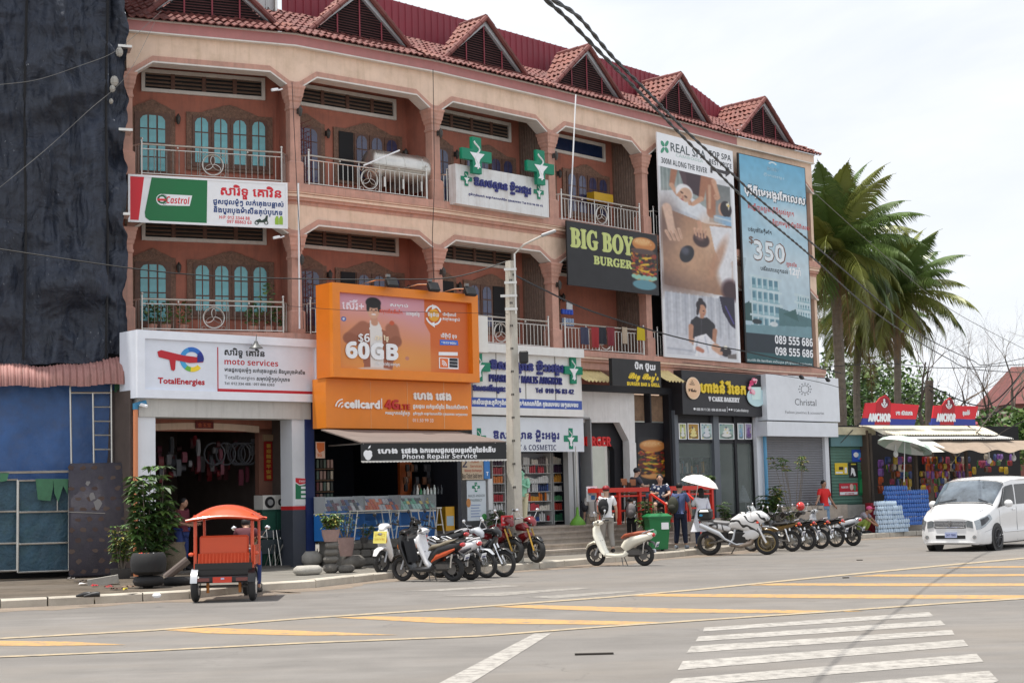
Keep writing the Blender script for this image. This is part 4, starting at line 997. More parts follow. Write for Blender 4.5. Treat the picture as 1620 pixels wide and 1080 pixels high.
cv.limb(.10,.215,.15,.33,.06,.05,(226,190,168));hand(.16,.33,.45,1.1,(226,188,164),l=.12,r=.020,sp=.042);cv.ell(.34,.445,.085,.050,(30,30,40),.12,.5);cv.ell(.32,.43,.05,.02,(86,88,104),.9,.5);cv.ell(.54,.355,.11,.040,(66,42,42),.2,.2);cv.ell(.52,.345,.06,.015,(120,88,84),.9,.2);cv.limb(.52,.262,.53,.31,.03,.026,sk);hand(.53,.30,.05,1,(222,176,148),l=.11,r=.018,sp=.040)
cv.grad((190,194,204),(222,224,232),.03,.66,.97,.985)
for k in range(16):cv.put(((cv.X>.05+k*.058)&(cv.X<.072+k*.058)&(cv.Y>.655)&(cv.Y<.88))*.5,(232,234,240)if k%2 else(164,168,180))
cv.poly([(.76,.65),(.97,.65),(.97,.82),(.90,.80),(.80,.73)],(34,26,52));cv.limb(.84,.70,.95,.79,.008,.008,(90,80,170),.5);cv.ell(.50,.684,.032,.012,D_,.2);cv.ell(.505,.712,.068,.028,D_,.12);cv.ell(.52,.738,.048,.032,(204,150,120),.12);cv.limb(.47,.72,.45,.76,.022,.014,D_);cv.ell(.535,.740,.010,.003,D_,.4);cv.ell(.53,.758,.014,.004,(160,80,76),.4)
cv.limb(.51,.765,.51,.78,.025,.025,(196,142,112));cv.poly([(.36,.80),(.44,.772),(.50,.783),(.58,.772),(.68,.805),(.69,.85),(.64,.915),(.40,.915),(.34,.85)],(36,34,42));cv.limb(.50,.79,.49,.90,.006,.006,(70,68,80),.5);cv.limb(.36,.83,.35,.905,.034,.026,(200,146,116));cv.limb(.68,.84,.655,.92,.032,.024,(190,134,104));hand(.36,.905,.8,.5,sk);hand(.65,.92,-.7,.6,sk)
cv.poly([(.40,.885),(.56,.86),(.66,.90),(.74,.93),(.74,.985),(.36,.985)],(244,244,250));cv.limb(.44,.90,.40,.97,.01,.01,(200,204,216),.7);cv.limb(.54,.88,.58,.96,.01,.01,(206,210,222),.7);cv.poly([(.03,.93),(.36,.915),(.40,.985),(.03,.985)],(216,218,226));cv.limb(.05,.955,.35,.96,.012,.01,(186,190,202),.8);cv.limb(.44,.945,.50,.955,.03,.026,(200,130,106));cv.limb(.68,.93,.75,.95,.055,.05,(220,172,144));cv.ell(.82,.948,.075,.028,D_,.15);cv.ell(.82,.925,.028,.010,(250,246,226),.4);cv.ell(.76,.958,.02,.010,(210,160,132),.3);cv.poly([(.85,.965),(.97,.955),(.97,.985),(.85,.985)],(120,112,110))
cv.noise(.10,40,3,.03,0,.97,.985);cv.blur(1);S.picture(1041,262,562,1168,cv)
# ---- blue housing banner
S=Sign('housing_banner','tall blue housing banner with a white villa and telephone numbers','banner',B6,.42,(1167,241),(1273,266),(1288,579),(1180,573),.05,BLK)
cv=Canvas(110,300);cv.grad((112,186,222),(206,226,236),0,0,1,.5);cv.grad((206,226,236),(180,206,220),0,.5,1,.84);cv.ell(.75,.27,.4,.06,(226,238,244),1.4,a=.8)
def villa(x,y,w_,h,s=1):
 wl_=(206,226,232);sh=(96,142,160)
 cv.poly([(x,y),(x+w_,y+.01),(x+w_,y+h),(x,y+h)],(150,190,202));
 for k in range(4):
  yy=y+h*k/4;cv.poly([(x-.03,yy),(x+w_+.04,yy+.008),(x+w_+.04,yy+.02),(x-.03,yy+.012)],wl_)
  for j in range(5):xx=x+w_*(j+.15)/5;cv.poly([(xx,yy+.02),(xx+w_*.12,yy+.02),(xx+w_*.12,yy+h*.2),(xx,yy+h*.2)],sh)
  for j in range(6):xx=x+w_*j/5.2;cv.poly([(xx,yy+.01),(xx+.018,yy+.01),(xx+.018,yy+h/4),(xx,yy+h/4)],wl_)
cv.poly([(0,.72),(.15,.69),(.3,.73),(.3,.80),(0,.80)],(52,92,92));villa(.10,.575,.42,.25);villa(.78,.64,.2,.15);cv.poly([(.5,.72),(1,.76),(1,.84),(.5,.82)],(84,124,130));cv.poly([(.56,.75),(.76,.72),(.8,.78)],(60,104,104))
cv.poly([(0,.82),(1,.80),(1,.86),(0,.86)],(120,158,168));cv.ell(.17,.80,.07,.012,(40,56,62),.2);cv.ell(.42,.805,.06,.012,(216,226,230),.2);cv.poly([(.05,.50),(.0,.5),(.0,.6)],(180,200,210))
cv.put((cv.Y>.855)*1.,(26,44,56));cv.put((cv.Y>.945)*1.,(40,92,98));cv.noise(.08,26,5);S.picture(1169,243,572,1286,cv)
S.disc(1222,262,7,6,flat(200,220,230),.006,a0=20,a1=160,inner=.6);S.text('BOREY',1214,264,269,1232,flat(210,226,234),'bold');S.text('ព្រឹមរៀអង្គរ',1208,274,277.5,1240,flat(170,205,222),fat=.01)
S.text('បុរីព្រីមៀអង្គរកែលេស',1177,294,305,1272,flat(24,50,66),fat=.10,lift=.0);S.text('បុរីព្រីមៀអង្គរកែលេស',1177,294,305,1272,flat(244,246,248),fat=.035,lift=.008)
rr=flat(198,74,70);S.text('អញ្ជើញទស្សនាបុរីដ៏ស្រស់ស្អាត',1183,322,329,1255,rr,fat=.012);S.text('ទិញភាមប្រូម៉ូសិនដ៏ពិសេស',1222,348,354,1280,rr,fat=.012);S.text('បង់ប្រចាំខែត្រឹមតែ',1183,359.5,365,1220,flat(40,50,58),fat=.012)
S.text('$',1184.5,373,384,1192,flat(110,84,74),'',fat=.01);S.text('350',1192,379.5,409,1241,flat(116,84,72),fat=.10);S.text('350',1192.6,380.2,408.3,1240.4,flat(224,232,236),fat=.05,lift=.012);S.text('/ក្នុង១ខែ',1243,414.5,420,1260,rr,fat=.01)
S.text('បង់រំលោះរហូតដល់',1203,421.5,427,1246,flat(40,50,58),fat=.012);S.text('12ឆ្នាំ',1248,424,434,1266,W_,'bold',fat=.02)
S.text('089 555 686',1226,530.5,543,1285.5,W_,'bold',fat=.01);S.text('098 555 686',1226.5,549,561,1286,W_,'bold',fat=.01);S.text('គេហទំព័រ និង ទំនាក់ទំនង អាស័យដ្ឋាន ភូមិបន្ទាយចាស់ សង្កាត់ស្លក្រាម',1182,567.5,570.5,1284,flat(210,224,226),fat=.006)
# ---- bakery sign
VF=frame_at(1079,48.2,47.0)
yl=flat(238,206,40,.4)
S=Sign('bakery_sign','black cake bakery fascia with raised yellow Khmer letters, round emblem and a pink flowered cake','sign',VF,0,(1078.5,587),(1211,592),(1213.7,658),(1080,656),.9,flat(38,38,43,.5))
S.disc(1095,614,11,17.5,flat(246,220,190),.02,thick=.03,name='emblem_disc');S.disc(1095,614,10,16,flat(236,196,158),.05,thick=.004);S.text('V Cake',1089,614,619,1101.5,flat(60,40,30),'script',lift=.06,fat=.01)
for k in range(3):S.poly([(1091-0+1.6*k,607-3*k),(1099-1.6*k,607.6-3*k),(1099-1.6*k,608.8-3*k),(1091+1.6*k,608.3-3*k)],flat(60,40,30),.058)
S.text('ហាងនំ វីខេក',1106,605,620,1177,yl,ext=.04,fat=.05);S.text('V CAKE BAKERY',1120,627,634,1169,W_,'serif',ext=.02,fat=.015);S.text('📞'[:0]+'088 90 11 38 / 096 60 95 448',1102,645,649,1148,W_,'bold');S.rect(1150,643,651.5,1150.7,W_);S.text('V Cake Bakery',1160.5,646.5,650.5,1184,W_,'bold')
S.disc(1153.6,647.5,1.2,1.6,W_);S.disc(1157.2,647.7,1.2,1.6,W_);S.disc(1098.5,646.5,1.6,1.9,W_)
S.disc(1195,628,14.5,15,flat(196,226,232),.03,thick=.02,name='cake_shape');S.poly([(1188,612),(1204,612),(1203,632),(1190,632)],flat(214,240,238),.055)
g=random.Random(5)
for k in range(26):
 a=g.uniform(80,250);r_=g.uniform(.6,1.0);S.disc(1192+9.5*r_*math.cos(R(a)),613-13*r_*math.sin(R(a)),g.uniform(1.8,3.2),g.uniform(1.8,3.4),flat(*g.choice([(226,70,130),(240,130,170),(206,50,104),(250,190,205)])),.056+.0013*k,'flower_shape',8)
# ---- jewellery sign
CF=frame_at(1212,51.2,45.0)
S=Sign('jewellery_sign','plain white Christal fashion jewelries fascia with a small leaf wreath','sign',CF,0,(1211,592),(1327,598),(1328,666),(1214.6,665),.8,flat(226,230,236,.4))
for k in range(12):
 a=R(k*30);
 for rr_ in(.65,1.0):cx,cy=1273.5+9.5*rr_*math.cos(a),615.5-9*rr_*math.sin(a);S.poly([(cx-.9,cy),(cx,cy-1.6),(cx+1,cy-.2),(cx,cy+1.3)],flat(110,114,120))
S.text('Christal',1257.5,630,640.5,1291.5,flat(96,100,106),'');S.text('Fashion jewelries & accessories',1242.5,649,653.5,1303.5,flat(110,114,120))
for x,y,lab in((1268,596.5,'small black spotlight over the wreath of the white jewellery sign'),(1309.5,600.5,'small black spotlight at the far corner of the white jewellery sign')):
 p=CF.w(CF.u(x,y,.4),.4,CF.z(x,y,.4));t=thing('spotlight',lab,'spotlight',p,R(45),'spotlights on the jewellery sign');q=MB();q.bevbox((0,0,0),(.2,.1,.15),.02,rot=(R(-30),0,R(15)));part('housing',q,BLK,t);q=MB();q.tube([(0,.02,.05),(-.05,.5,.12)],.012,5);part('bracket',q,BLK,t)
# ---- burger bar sign and red letters
GF=frame_at(968,44.6,46.6)
S=Sign('burger_bar_sign','small black burger bar and grill board with yellow script under the balcony','sign',GF,0,(968.5,566),(1046,571.5),(1045,613),(968.5,608.5),.12,BLK)
S.text('ប៊ិក ប៊ូយ',1003.7,574.5,583,1036,W_,fat=.03);S.text("Big Boy's",994,588.5,598,1041,yl,'script',fat=.035);S.text('BURGER BAR & GRILL',992,603.8,609,1043.5,yl,'bold',fat=.01)
RF=frame_at(925,46.0,45)
t=thing('red_burger_lettering','big red BURGER letters mounted over the dark arched entrance','sign',RF.w(.3,0,3.5))
S=type('o',(),{})();u0,z0=RF.uz(916,705);z1=RF.z(925,691);u1=RF.u(964,705)
lettering('BURGER',RF,0,(u0,z0,u1,z1),flat(214,30,30),t,'bold',.06,.02)
# draped building on the left
LF=frame_at(205,36.3,20)
M_net=mat('black_blue_scaffold_net',(.024,.031,.050),.6,var=.45,scale=1.2,streak=.45,dirt=.35,dirtcol=(.075,.095,.14),bump=.4,bscale=18)
def _speck(m):
 t=m.node_tree;b=t.nodes['Principled BSDF'];src=b.inputs['Base Color'].links[0].from_socket
 fa=t.nodes.new('ShaderNodeTexCoord');fm=t.nodes.new('ShaderNodeMapping');fm.inputs['Rotation'].default_value=(0,.55,0);fm.inputs['Scale'].default_value=(1.6,1,1.3);t.links.new(fa.outputs['Object'],fm.inputs[0]);fn=t.nodes.new('ShaderNodeTexNoise');fn.inputs['Scale'].default_value=.8;fn.inputs['Detail'].default_value=5;fn.inputs['Distortion'].default_value=1.2;t.links.new(fm.outputs[0],fn.inputs[0]);fb=t.nodes.new('ShaderNodeBump');fb.inputs['Strength'].default_value=1.;fb.inputs['Distance'].default_value=.22;t.links.new(fn.outputs['Fac'],fb.inputs['Height']);ob=b.inputs['Normal'].links[0].from_node;t.links.new(fb.outputs[0],ob.inputs['Normal'])
 a=t.nodes.new('ShaderNodeTexCoord');q=t.nodes.new('ShaderNodeMapping');q.inputs['Scale'].default_value=(9,9,5);t.links.new(a.outputs['Object'],q.inputs[0])
 n=t.nodes.new('ShaderNodeTexNoise');n.inputs['Scale'].default_value=2.2;n.inputs['Detail'].default_value=3;t.links.new(q.outputs[0],n.inputs[0])
 n2=t.nodes.new('ShaderNodeTexNoise');n2.inputs['Scale'].default_value=.5;t.links.new(a.outputs['Object'],n2.inputs[0])
 r=t.nodes.new('ShaderNodeMapRange');r.inputs[1].default_value=.70;r.inputs[2].default_value=.74;t.links.new(n.outputs['Fac'],r.inputs[0])
 r2=t.nodes.new('ShaderNodeMapRange');r2.inputs[1].default_value=.5;r2.inputs[2].default_value=.6;t.links.new(n2.outputs['Fac'],r2.inputs[0])
 k=t.nodes.new('ShaderNodeMath');k.operation='MULTIPLY';t.links.new(r.outputs[0],k.inputs[0]);t.links.new(r2.outputs[0],k.inputs[1])
 x=t.nodes.new('ShaderNodeMixRGB');x.inputs[2].default_value=(.4,.42,.45,1);t.links.new(src,x.inputs[1]);t.links.new(k.outputs[0],x.inputs[0]);t.links.new(x.outputs[0],b.inputs['Base Color'])
 w1=t.nodes.new('ShaderNodeTexWave');w1.inputs['Scale'].default_value=14;w1.inputs['Distortion'].default_value=1.5;t.links.new(a.outputs['Object'],w1.inputs[0])
 y=t.nodes.new('ShaderNodeMixRGB');y.blend_type='MULTIPLY';y.inputs[0].default_value=.35;t.links.new(x.outputs[0],y.inputs[1]);t.links.new(w1.outputs[0],y.inputs[2]);t.links.new(y.outputs[0],b.inputs['Base Color'])
_speck(M_net)
M_crete=mat('raw_concrete',(.42,.40,.36),.9,var=.2,bump=.4)
M_stone=mat('dark_stone',(.16,.15,.135),.9,var=.3,scale=4,dirt=.5,dirtcol=(.07,.07,.06),bump=.6)
def fbm(x,y,s=1.0,o=3):
 v=0;a=.5
 for k in range(o):
  v+=a*math.sin(x*s*1.7+1.3*k+1.9*math.sin(y*s*.8+k))*math.cos(y*s*1.1+2.1*k+1.4*math.sin(x*s*.9));s*=2.1;a*=.5
 return v
dr=thing('draped_building','building wrapped in torn dark blue scaffold netting at the left edge','building',LF.w(-2,.0))
ztop=19.
def net(u0,u1,z0,off,sag,name='net_panel',m=M_net,edge=.0,nu=60,nz=260,amp=.26,zt=ztop):
 def fn(i,j):
  u=u0+(u1-u0)*i;z=z0+(zt-z0)*j;e=math.sin(math.pi*i)
  y=-off-amp*(fbm(u,z*.45,1.2)*1.2+.35*fbm(u*3,z*.5,2.0)+.30*fbm(u*1.3-z*1.1,z*1.9+u,1.6)+.10*fbm(u*2-z*3,z*4+u*2,2.2))*(.35+e)
  y-=.10*(1-abs(math.sin(u*2.2+1.3*math.sin(z*.5))))**3+.07*(1-abs(math.sin(z*1.6+u*1.1+math.sin(u))))**4
  for zc,ks,dp in sag:
   zz=zc+ks*(u-u0);d=(z-zz)/.35;y+=-dp*math.exp(-d*d)*(.3+e)+dp*.8*math.exp(-((z-zz+.55)/.4)**2)*(.3+e)
  u2=u+edge*fbm(z*1.5,u,1.4)*(i**3);return(u2,y,z+(.10*fbm(u,z,1.3)if j==0 else 0))
 q=WB(LF);q.grid(fn,nu,nz);return part(name,q,m,dr,smooth=180)
uz=lambda x,y,o=0:LF.uz(x,y,o)
uA,uB,uC=uz(38,300)[0],uz(166,300)[0],uz(205,300)[0]
zb=LF.z(100,572)
net(-4.2,uA+.05,zb-.1,.30,[(LF.z(20,190),.05,.12),(LF.z(20,505),0,.08)])
net(uA,uB+.05,zb-.1,.34,[(LF.z(60,183),.42,.22),(LF.z(60,455),.02,.20),(LF.z(60,500),.30,.10),(LF.z(60,110),.25,.06)],edge=.03)
net(uB,uC-.1,zb+.2,.26,[(LF.z(180,205),-.1,.15),(LF.z(180,340),-.3,.2)],edge=.12,nu=20)
q=WB(LF);q.box(-4.2,uC-.15,.12,6,0,19);part('inner_wall',q,M_dark,dr)
for x in(38.5,166.5):
 q=WB(LF);u=uz(x,300)[0];q.tube([(u+.02*math.sin(z),-.40,z)for z in np.arange(zb,19,.6)],.03,5);part('net_seam',q,M_dark,dr)
for x,y,s in((189,82,.09),(181,128,.10),(178,140,.07),(176,160,.05)):
 q=WB(LF);a=uz(x,y,.45);q.ell((a[0],-.42,a[1]),(s,.1,s*1.3),7,5);o=part('concrete_lump',q,M_crete,dr)
q=WB(LF)
for(x,y)in((195,73),(196,205),(192,338)):a=uz(x,y,.4);q=WB(LF);q.box(a[0]-.12,a[0]+.2,-.42,.1,a[1]-.03,a[1]+.03);part('scaffold_bar',q,M_steel,dr)
M_awn=mat('pink_rusty_sheet',(.40,.20,.18),.7,var=.2,scale=2,streak=.75,dirt=.5,dirtcol=(.14,.09,.07))
aw=thing('sheet_awning','faded pink corrugated awning running under the dark netting','awning',LF.w(-2,.6,4.3))
u0,u1=-4.2,LF.u(207,590,.9);n_=28;zt=LF.z(100,574,.5);z0=LF.z(100,609,.95)
for k in range(n_):
 a,b=u0+(u1-u0)*k/n_,u0+(u1-u0)*(k+.97)/n_;lift=.05*math.sin(k*.33)+(.0 if k<24 else.05*(k-23));q=WB(LF)
 def fn(i,j,a=a,b=b,lift=lift):
  th=math.pi/2*(1-j);u=a+(b-a)*i;h=.018*(1 if 0.1<i<.35 or.6<i<.85 else 0)+.02*(i>.93)
  return(u,-.35-(.60+h)*math.cos(math.pi/2*j),z0-.02+(zt-z0+h)*math.sin(math.pi/2*j)**.8+lift*(.3+.7*j)-.02*math.sin(k))
 q.grid(fn,10,8);part('awning_sheet',q,M_awn,aw,smooth=60)
M_tarp=mat('blue_tarpaulin',(.034,.105,.29),.42,var=.3,scale=1.2,dirt=.55,dirtcol=(.07,.08,.12),bump=.4,bscale=9)
M_gtarp=mat('teal_mesh_sheet',(.035,.085,.125),.6,var=.35,scale=3,dirt=.5,dirtcol=(.05,.12,.09),bump=.9,bscale=14)
M_green=mat('green_cloth',(.055,.17,.09),.7,var=.25,scale=4)
def sheet(name,label,fr,x0,y0,x1,y1,off,m,amp=.05,nu=26,nz=26,s=1.5,parent=None,cat='tarpaulin',rag=0,uu=None):
 a=fr.uz(x0,y0,off);b=fr.uz(x1,y1,off)
 if uu:a=(uu,a[1])
 def fn(i,j):
  u=a[0]+(b[0]-a[0])*i;z=b[1]+(a[1]-b[1])*j
  y=-off-amp*(fbm(u*1.6+.4*z,z*.7,s)+.4*fbm(u*5+z*2,z*.6,s))
  return(u,y,z+(rag*fbm(u*3,1,2)if j==0 else 0))
 q=WB(fr);q.grid(fn,nu,nz)
 if parent:return part(name,q,m,parent,smooth=180)
 t=part(name,MB(),m);r=Vector(fr.w((a[0]+b[0])/2,off,b[1]));t.location=r
 q.v=[tuple(Vector(v)-r)for v in q.v];me=q.mesh(name,180);me.materials.append(m);t.data=me;tag(t,label,cat);return t
sheet('blue_tarpaulin','big creased blue tarpaulin hanging below the pink corrugated awning',LF,0,604,205,757,.25,M_tarp,.07,50,30,uu=-4.2)
sheet('green_strip','narrow hanging strip of green cloth beside the steel ladder frame',LF,181,606,200,707,.48,M_green,.04,10,20,cat='cloth')
pf=thing('ladder_scaffold','rusty steel pipe frame with ladder rungs standing before the blue tarpaulin','ladder frame',LF.w(uz(145,700)[0],.5,.15))
for(xa,ya,xb,yb)in((111,608,113,735),(147,622,148.5,735),(176,608,177,735),(111,621,177,621),(148,643.5,176,643.5),(148,666,176,666),(148,688,176,688),(148,710.5,176,710.5)):
 a,b=uz(xa,ya,.55),uz(xb,yb,.55);q=WB(LF);q.tube([(a[0],-.55,a[1]),(b[0],-.55,b[1])],.025 if xa!=xb-28 else.018,6);part('pipe',q,M_steel,pf)
for(x0,x1,lab)in((-60,27,'gate of pipe frame and blue green mesh sheet, cut off by the picture edge'),(29,109,'pipe framed gate with blue green mesh sheet beside the old mattress')):
 a,b=uz(x0,760,.6),uz(x1,902,.6);gt=thing('sheeted_gate',lab,'gate',LF.w((a[0]+b[0])/2,.6,.2),group='sheeted gates')
 for zz in(a[1],a[1]-.70,a[1]-1.40,b[1]):q=WB(LF);q.tube([(a[0],-.62,zz),(b[0],-.62,zz)],.022,6);part('rail',q,M_steel,gt)
 for uu in(a[0],b[0]):q=WB(LF);q.tube([(uu,-.62,b[1]),(uu,-.62,a[1])],.026,6);part('stile',q,M_steel,gt)
 if x0>0:q=WB(LF);uu=uz(91,780,.6)[0];q.tube([(uu,-.63,a[1]-.7),(uu,-.63,a[1])],.016,5);part('stile',q,M_steel,gt)
 q=WB(LF);q.grid(lambda i,j:(a[0]+(b[0]-a[0])*i,-.57-.04*fbm(i*5,j*6,1.5),b[1]+(a[1]-b[1])*j),20,20);part('mesh_sheet',q,M_gtarp,gt,smooth=180)
q=WB(LF);a,b=uz(-60,748.5,.65),uz(108,748.5,.65);q.tube([(a[0],-.65,a[1]),(b[0],-.65,a[1])],.03,6);o=part('top_pipe',q,M_steel);tag(o,'long grey steel pipe lying across the tops of the sheeted gates','pipe')
for pts,lab in(([(56,757),(84,757),(84,770),(80,792),(68,791),(60,790)],'torn green cloth hung on the gate beside the mattress'),([(84,757),(108,757),(107,782),(100,768),(92,794),(86,780)],'ragged grey green rag hung next to the torn green cloth'),([(0,748),(14,748),(11,760),(0,762)],'scrap of dark green cloth over the pipe at the picture edge')):
 q=WB(LF);P=[LF.uz(x,y,.72)for x,y in pts];q.prism(P,-.73,-.705,'y');o=part('torn_cloth',q,M_green);tag(o,lab,'cloth')
M_matt=mat('patterned_mattress',(.055,.05,.065),.85,var=.3,scale=3,dirt=.3,dirtcol=(.16,.15,.14),bump=.3)
a,b=LF.uz(109,732,.9),LF.uz(201,906,.9);q=MB();W2=(b[0]-a[0]);H2=a[1]-.17
mt=thing('old_mattress','dark mattress with brown flower print leaning upright beside the white pillar','mattress',LF.w((a[0]+b[0])/2,.95,.17),LF.ang);mt.rotation_euler=(R(-4),0,LF.ang)
q.bevbox((0,0,H2/2),(W2,.14,H2),.05);part('pad',q,M_matt,mt,smooth=60)
g=random.Random(2)
for i in range(5):
 for j in range(11):
  if g.random()<.15:continue
  q=MB();cx,cz=-W2/2+W2*(i+.5)/5+(.07 if j%2 else-.07),H2*(j+.5)/11;n_=9
  P=[(cx+.065*(1+.35*g.uniform(-1,1))*math.cos(2*math.pi*k/n_),cz+.05*(1+.4*g.uniform(-1,1))*math.sin(2*math.pi*k/n_))for k in range(n_)];q.prism(P,-.073,-.0705,'y');part('flower_print',q,flat(*g.choice([(84,68,62),(78,63,60),(92,78,72)]),.9),mt)
for z_ in(H2*.57,):q=MB();q.tube([(-W2/2,-.08,z_),(W2*.12,-.08,z_-.05)],.01,4);part('seam',q,flat(150,146,140),mt)
for(cx,cz,ww)in((-.12,H2*.70,.1),(-.02,H2*.64,.14),(-.22,H2*.82,.06)):q=MB();q.prism([(cx+ww*math.cos(k)*g.uniform(.4,1),cz+ww*1.2*math.sin(k)*g.uniform(.4,1))for k in np.arange(0,6.2,.7)],-.076,-.0708,'y');part('torn_patch',q,flat(130,128,128,.9),mt)
# rooms behind the shop fronts
def room(name,label,fr,u0,u1,z0,z1,depth,off,mw,mf,wall_c=None,cat='shop'):
 r=thing(name,label,cat,fr.w((u0+u1)/2,off,z0))
 for nm,q4,m in(('floor',(u0,u1,-off,-off+depth,z0-.05,z0),mf),('ceiling',(u0,u1,-off+.0,-off+depth,z1,z1+.05),mw),('back_wall',(u0,u1,-off+depth,-off+depth+.05,z0,z1),mw),('side_wall',(u0-.05,u0,-off,-off+depth,z0-.05,z1),mw),('side_wall',(u1,u1+.05,-off,-off+depth,z0-.05,z1),mw)):
  q=WB(fr);q.box(*q4);part(nm,q,m,r)
 return r
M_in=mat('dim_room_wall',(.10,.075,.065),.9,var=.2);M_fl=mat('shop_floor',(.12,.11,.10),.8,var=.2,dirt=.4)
M_clad=mat('white_aluminium_cladding',(.74,.77,.82),.35,var=.04,streak=.12,dirt=.1,dirtcol=(.45,.42,.4))
# ---- motorcycle repair shop
z0=.19
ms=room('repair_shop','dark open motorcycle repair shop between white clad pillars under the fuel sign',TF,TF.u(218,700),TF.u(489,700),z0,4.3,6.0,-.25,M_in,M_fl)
for xa,xb,base in((217,246,0),(462,488,1)):
 ua,ub=TF.u(xa,700,-.15),TF.u(xb,700,-.15);zs=TF.z(470,806,-.15)
 q=WB(TF);q.box(ua,ub,.15,.65,z0 if not base else zs+.09,TF.z(470,661,-.15));part('pillar',q,M_clad,ms)
 if base:
  q=WB(TF);q.box(ua-.004,ub+.004,.146,.654,zs,zs+.09);part('red_band',q,flat(200,40,44),ms);q=WB(TF);q.box(ua-.004,ub+.004,.146,.654,z0-.04,zs);part('grey_base',q,flat(70,74,84),ms)
q=WB(TF);a=TF.uz(226,632,-.1);b=TF.uz(492,661,-.1);zl=TF.z(300,660,-.1);q.box(a[0]-.1,b[0],.1,.75,zl,TS.z0+.01);part('beam',q,mat('beige_cladding',(.55,.54,.51),.6,var=.08,streak=.3),ms)
P=type('P',(),{})();S=Sign('pillar_poster','green and red oil brand poster stuck on the right pillar of the repair shop','poster',TF,-.14,(467,755),(489.5,757),(489.5,798),(467,797),.01,W_)
S.poly([(467.5,764),(474,768),(489,765),(489,789),(467.5,789)],flat(20,120,80));S.poly([(467.5,755.5),(489,757),(489,763),(474,766),(467.5,762)],cr_)
for y in(769,776,783):S.rect(476,y,y+4,485,W_,.008)
S.text('Castrol',473,759,762.5,487,W_,'ital',lift=.006)
q=WB(TF);yy=1.6
def bandarc(u0,u1,za,zc,t,y0,y1,n=16):
 vs=[]
 for i in range(n+1):
  s_=-1+2*i/n;u=(u0+u1)/2+s_*(u1-u0)/2;z=za+(zc-za)*(1-s_*s_);vs+=[(u,z),(u,z+t)]
 return vs
o_=-1.6;ua,ub=TF.u(220,680,o_),TF.u(410,680,o_);za=TF.z(400,684,o_);zc=TF.z(320,679,o_)
vs=bandarc(ua,ub,za,zc,.16,0,0);N=len(vs)//2
q.add([(u,1.6,z)for u,z in vs]+[(u,1.75,z)for u,z in vs],[(2*i,2*i+2,2*i+3,2*i+1)for i in range(N-1)]+[(2*N+2*i,2*N+2*i+2,2*i+2,2*i)for i in range(N-1)]);part('arched_trim',q,M_cream,ms)
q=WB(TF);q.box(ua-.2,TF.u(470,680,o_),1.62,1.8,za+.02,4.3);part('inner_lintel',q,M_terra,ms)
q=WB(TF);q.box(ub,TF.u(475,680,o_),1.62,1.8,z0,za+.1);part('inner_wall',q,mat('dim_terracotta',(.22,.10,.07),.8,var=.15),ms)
q=WB(TF);a=TF.uz(416,687,o_);q.box(a[0],TF.u(453,690,o_),1.56,1.62,a[1]-.16,a[1]);part('shelf_board',q,mat('brownish_board',(.3,.2,.12),.7),ms)
S=Sign('red_scroll','long red paper scroll with gold characters on the inner wall of the repair shop','scroll',TF,-1.58,(418,698),(431,698.5),(431,760),(418,759.5),.012,flat(150,24,24))
for k,ch in enumerate('喜迎龍年平安福'):S.text(ch,421,702+8.2*k,708+8.2*k,428.5,flat(190,150,64),by='full',fat=.01)
S=Sign('door_plaque','small red plaque with characters at the top of the repair shop arch','plaque',TF,-1.55,(310,666),(338,667),(338,678),(310,677),.03,flat(110,24,20));S.text('金玉堂',313,668.5,675,334,flat(220,110,60),by='full')
g=random.Random(11);PK={}
def packet_mesh(w_,h,m,kind=0):
 k=(round(w_,2),round(h,2),m.name,kind)
 if k in PK:return PK[k]
 q=MB()
 if kind==0:q.loft([[(-w_/2,-.004,0),(w_/2,-.004,0),(w_/2,.004,0),(-w_/2,.004,0)],[(-w_/2*.96,-.03,-h*.25),(w_/2*.96,-.03,-h*.25),(w_/2*.96,.03,-h*.25),(-w_/2*.96,.03,-h*.25)],[(-w_/2*.96,-.035,-h*.7),(w_/2*.96,-.035,-h*.7),(w_/2*.96,.035,-h*.7),(-w_/2*.96,.035,-h*.7)],[(-w_/2,-.004,-h),(w_/2,-.004,-h),(w_/2,.004,-h),(-w_/2,.004,-h)]])
 else:q.torus((0,0,-h/2),h/2,.02,'y',14,5)
 me=q.mesh('packet',60);me.materials.append(m);PK[k]=me;return me
def hang(name,label,cat,group,fr,u,off,z,w_,h,m,kind=0):
 o=bpy.data.objects.new(name,packet_mesh(w_,h,m,kind));col.objects.link(o);o.location=fr.w(u,off,z);o.rotation_euler=(0,0,fr.ang+g.uniform(-.2,.2));tag(o,label,cat,group);return o
for k in range(64):
 x=g.uniform(250,405);y=g.uniform(688,748);off=-g.uniform(1.9,3.6);u,z=TF.uz(x,y,off)
 if u<TF.u(222,700,-1)+.1:continue
 cn,c=g.choice([('red',(96,16,24)),('pink',(104,50,64)),('grey',(66,68,74)),('white',(120,120,124)),('dark red',(56,14,20))])
 hang('hanging_part_bag',cn+' bagged motorcycle spare hanging in the dark repair shop','spare part','spares hanging in the repair shop',TF,u,off,z,g.choice([.09,.13]),g.choice([.16,.25,.4]),flat(*c))
for k in range(8):
 x=g.uniform(330,400);u,z=TF.uz(x,700,-2.0);hang('hanging_tube','grey inner tube hanging in the dark repair shop','inner tube','tubes hanging in the repair shop',TF,u,-2.0,z,.3,.55,flat(70,72,78),1)
cb=thing('counter_cabinet','low dark green cabinet inside the repair shop under two round fronted boxes','cabinet',TF.w(TF.u(440,850,-1.0),-1.0,z0))
a,b=TF.uz(416,806,-.9),TF.uz(461,806,-.9);zc_=a[1]
q=WB(TF);q.box(a[0],b[0],.95,1.5,z0,zc_);part('body',q,flat(30,70,60),cb)
